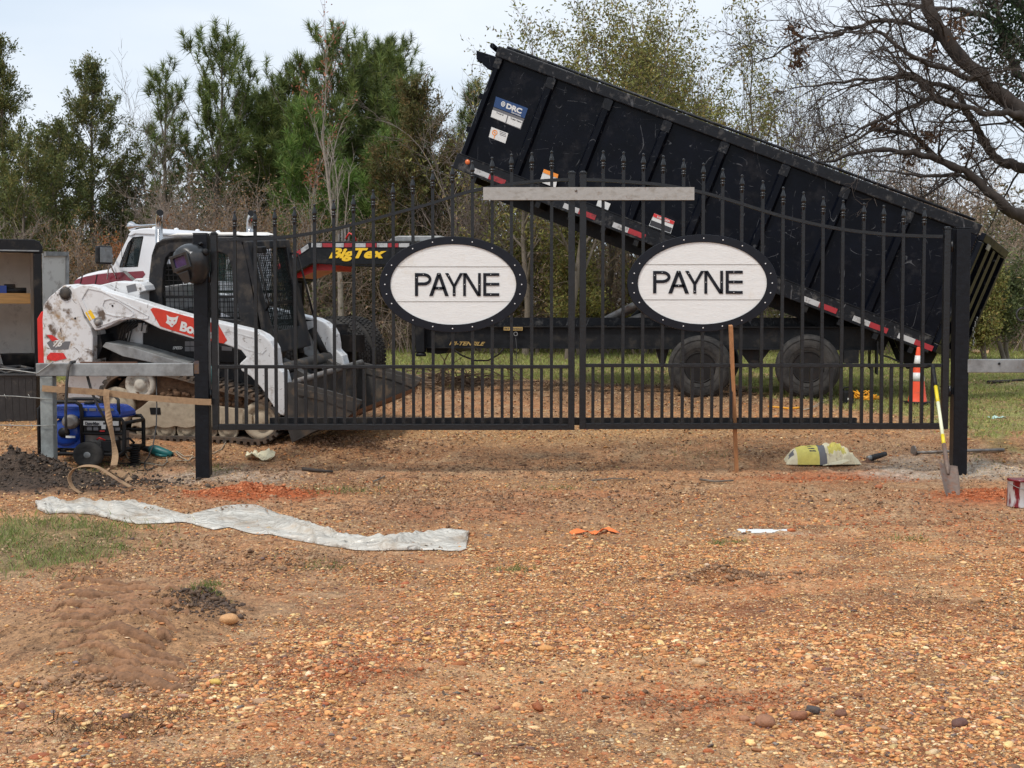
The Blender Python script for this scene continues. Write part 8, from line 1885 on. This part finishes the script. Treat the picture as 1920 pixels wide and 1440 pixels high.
# ---- undergrowth: a deep tangle nobody could count
def undergrowth():
    rg = np.random.default_rng(501); polys = []; cen = []; pals = []
    topt = [(-300, 440), (0, 430), (150, 440), (250, 400), (330, 370), (480, 360), (600, 400), (750, 400), (900, 390), (1000, 400), (1200, 420), (1350, 440), (1500, 470), (1620, 440), (1750, 410), (1900, 430), (2250, 430)]
    for i in range(2600):
        d = rg.uniform(27.5, 37); px = rg.uniform(-250, 2180); b_ = ground_at(px, d) if i % 40 == 0 else np.array([at(px, 600, d).x, d, float(np.interp(d, _py, _pz))])
        Ht = top_h(interp(topt, px) + rg.uniform(-10, 110), d) - b_[2]; n_ = 7; p = b_.copy(); dd = unit(np.array([rg.normal(0, .35), rg.normal(0, .35), 1])); P = [p.copy()]
        cv = rg.normal(0, .10, 3)
        for k in range(n_ - 1): dd = unit(dd + rg.normal(0, .12, 3) + cv - np.array([0, 0, .05 * k])); p = p + dd * Ht / 5.2; P.append(p.copy())
        P = np.array(P); polys.append((P, np.linspace(.012, .003, n_)))
        for k in range(7):
            j = int(rg.integers(2, n_)); q = P[j]; e = unit(dd + rg.normal(0, .8, 3)); L_ = rg.uniform(.3, .9); polys.append((np.array([q, q + e * L_ * .5 + rg.normal(0, .04, 3), q + e * L_ + rg.normal(0, .08, 3)]), np.array([.005, .004, .002])))
            if k < 5: cen.append(q + e * L_ * .7)
    V, F = tubes_mesh(polys, 3); tone = np.repeat(rg.uniform(.6, 1.3, (len(V) // 3 + 1, 1)), 3, 0)[:len(V)]
    o = raw_mesh('undergrowth', V, F, np.array([(.24, .185, .145)]) * tone, [M['twig']])
    tag(o, 'tangled grey brown brush along the edge of the wood', 'brush', kind='stuff')
    cen = np.array(cen); X = 960 + cen[:, 0] / cen[:, 1] * FPX
    def leafset(sel, pal, per, L, W, nm, lab):
        V, F, c = leafcards(cen[sel], .20, per, L, W, pal, rg); o = raw_mesh(nm, V, F, c, [M['leaf']]); tag(o, lab, 'brush', kind='stuff')
    n1 = fbm(cen[:, 0] * .35, cen[:, 1] * .3 + cen[:, 2] * .5, 66, 3)
    green = (X < 230) | ((X > 700) & (n1 > -.02)) | ((X > 520) & (X < 700) & (n1 > .05))
    mid = (X > 860) & (X < 1450)
    leafset(green & ~mid, np.array([(.14, .16, .055), (.10, .12, .04), (.17, .17, .07), (.08, .095, .04)]), 12, .085, .035, 'green_underbrush', 'dark green low foliage along the wood edge')
    leafset(mid & green, np.array([(.20, .20, .06), (.15, .16, .05), (.11, .12, .04), (.24, .22, .08)]), 11, .085, .035, 'olive_underbrush', 'yellow olive foliage behind the gate and trailer')
    leafset(~green, np.array([(.22, .155, .105), (.27, .19, .13), (.17, .12, .085), (.33, .21, .13)]), 7, .08, .03, 'brown_underbrush', 'dry brown foliage of the brush')
undergrowth()
# ---- the wood behind: dark mass that closes the view between the near trees
def far_wood():
    rg = np.random.default_rng(601); cen = []
    topt = [(-500, 330), (0, 330), (120, 420), (230, 440), (330, 330), (480, 290), (600, 250), (760, 290), (860, 400), (950, 360), (1100, 380), (1300, 400), (1500, 420), (1700, 410), (1900, 400), (2400, 400)]
    for i in range(9000):
        d = rg.uniform(39, 52); px = rg.uniform(-450, 2370); x = at(px, 600, d).x; zt_ = top_h(interp(topt, px) + 26 * math.sin(px * .043) + rg.uniform(-14, 22), d); zb_ = .8
        cen.append((x, d, zb_ + (zt_ - zb_) * rg.random() ** .8))
    cen = np.array(cen); X = 960 + cen[:, 0] / cen[:, 1] * FPX
    for nm, sel, pal, lab in (('far_evergreens', (X < 860), np.array([(.05, .075, .03), (.075, .10, .035), (.04, .055, .025), (.10, .09, .05)]), 'far dark evergreen wood closing the view at left'),
                              ('far_wood', (X >= 860), np.array([(.13, .115, .055), (.10, .09, .05), (.17, .14, .075), (.075, .075, .035)]), 'far brown green wood closing the view at right')):
        V, F, c = leafcards(cen[sel], .42, 14, .20, .09, pal, rg); o = raw_mesh(nm, V, F, c, [M['leaf']]); tag(o, lab, 'wood', kind='stuff')
far_wood()
# brush heap lying behind the bucket
def brush_heap():
    rg = np.random.default_rng(701); q = ghit(830, 722, 9); polys = []
    for i in range(150):
        p = np.array([q.x + rg.normal(0, .45), q.y + rg.normal(0, .35), q.z + rg.uniform(0, .12)]); e = unit(np.array([rg.normal(0, 1), rg.normal(0, .8), rg.uniform(-.05, .45)])); L_ = rg.uniform(.2, .8)
        polys.append((np.array([p, p + e * L_ * .5 + rg.normal(0, .02, 3), p + e * L_ + [0, 0, -.05]]), np.array([.010, .007, .003])))
    V, F = tubes_mesh(polys, 4); o = raw_mesh('brush_heap', V, F, np.tile(np.array([(.22, .15, .10)]), (len(V), 1)), [M['twig']]); tag(o, 'heap of broken brown branches on the mud behind the loader bucket', 'branches', kind='stuff')
brush_heap()
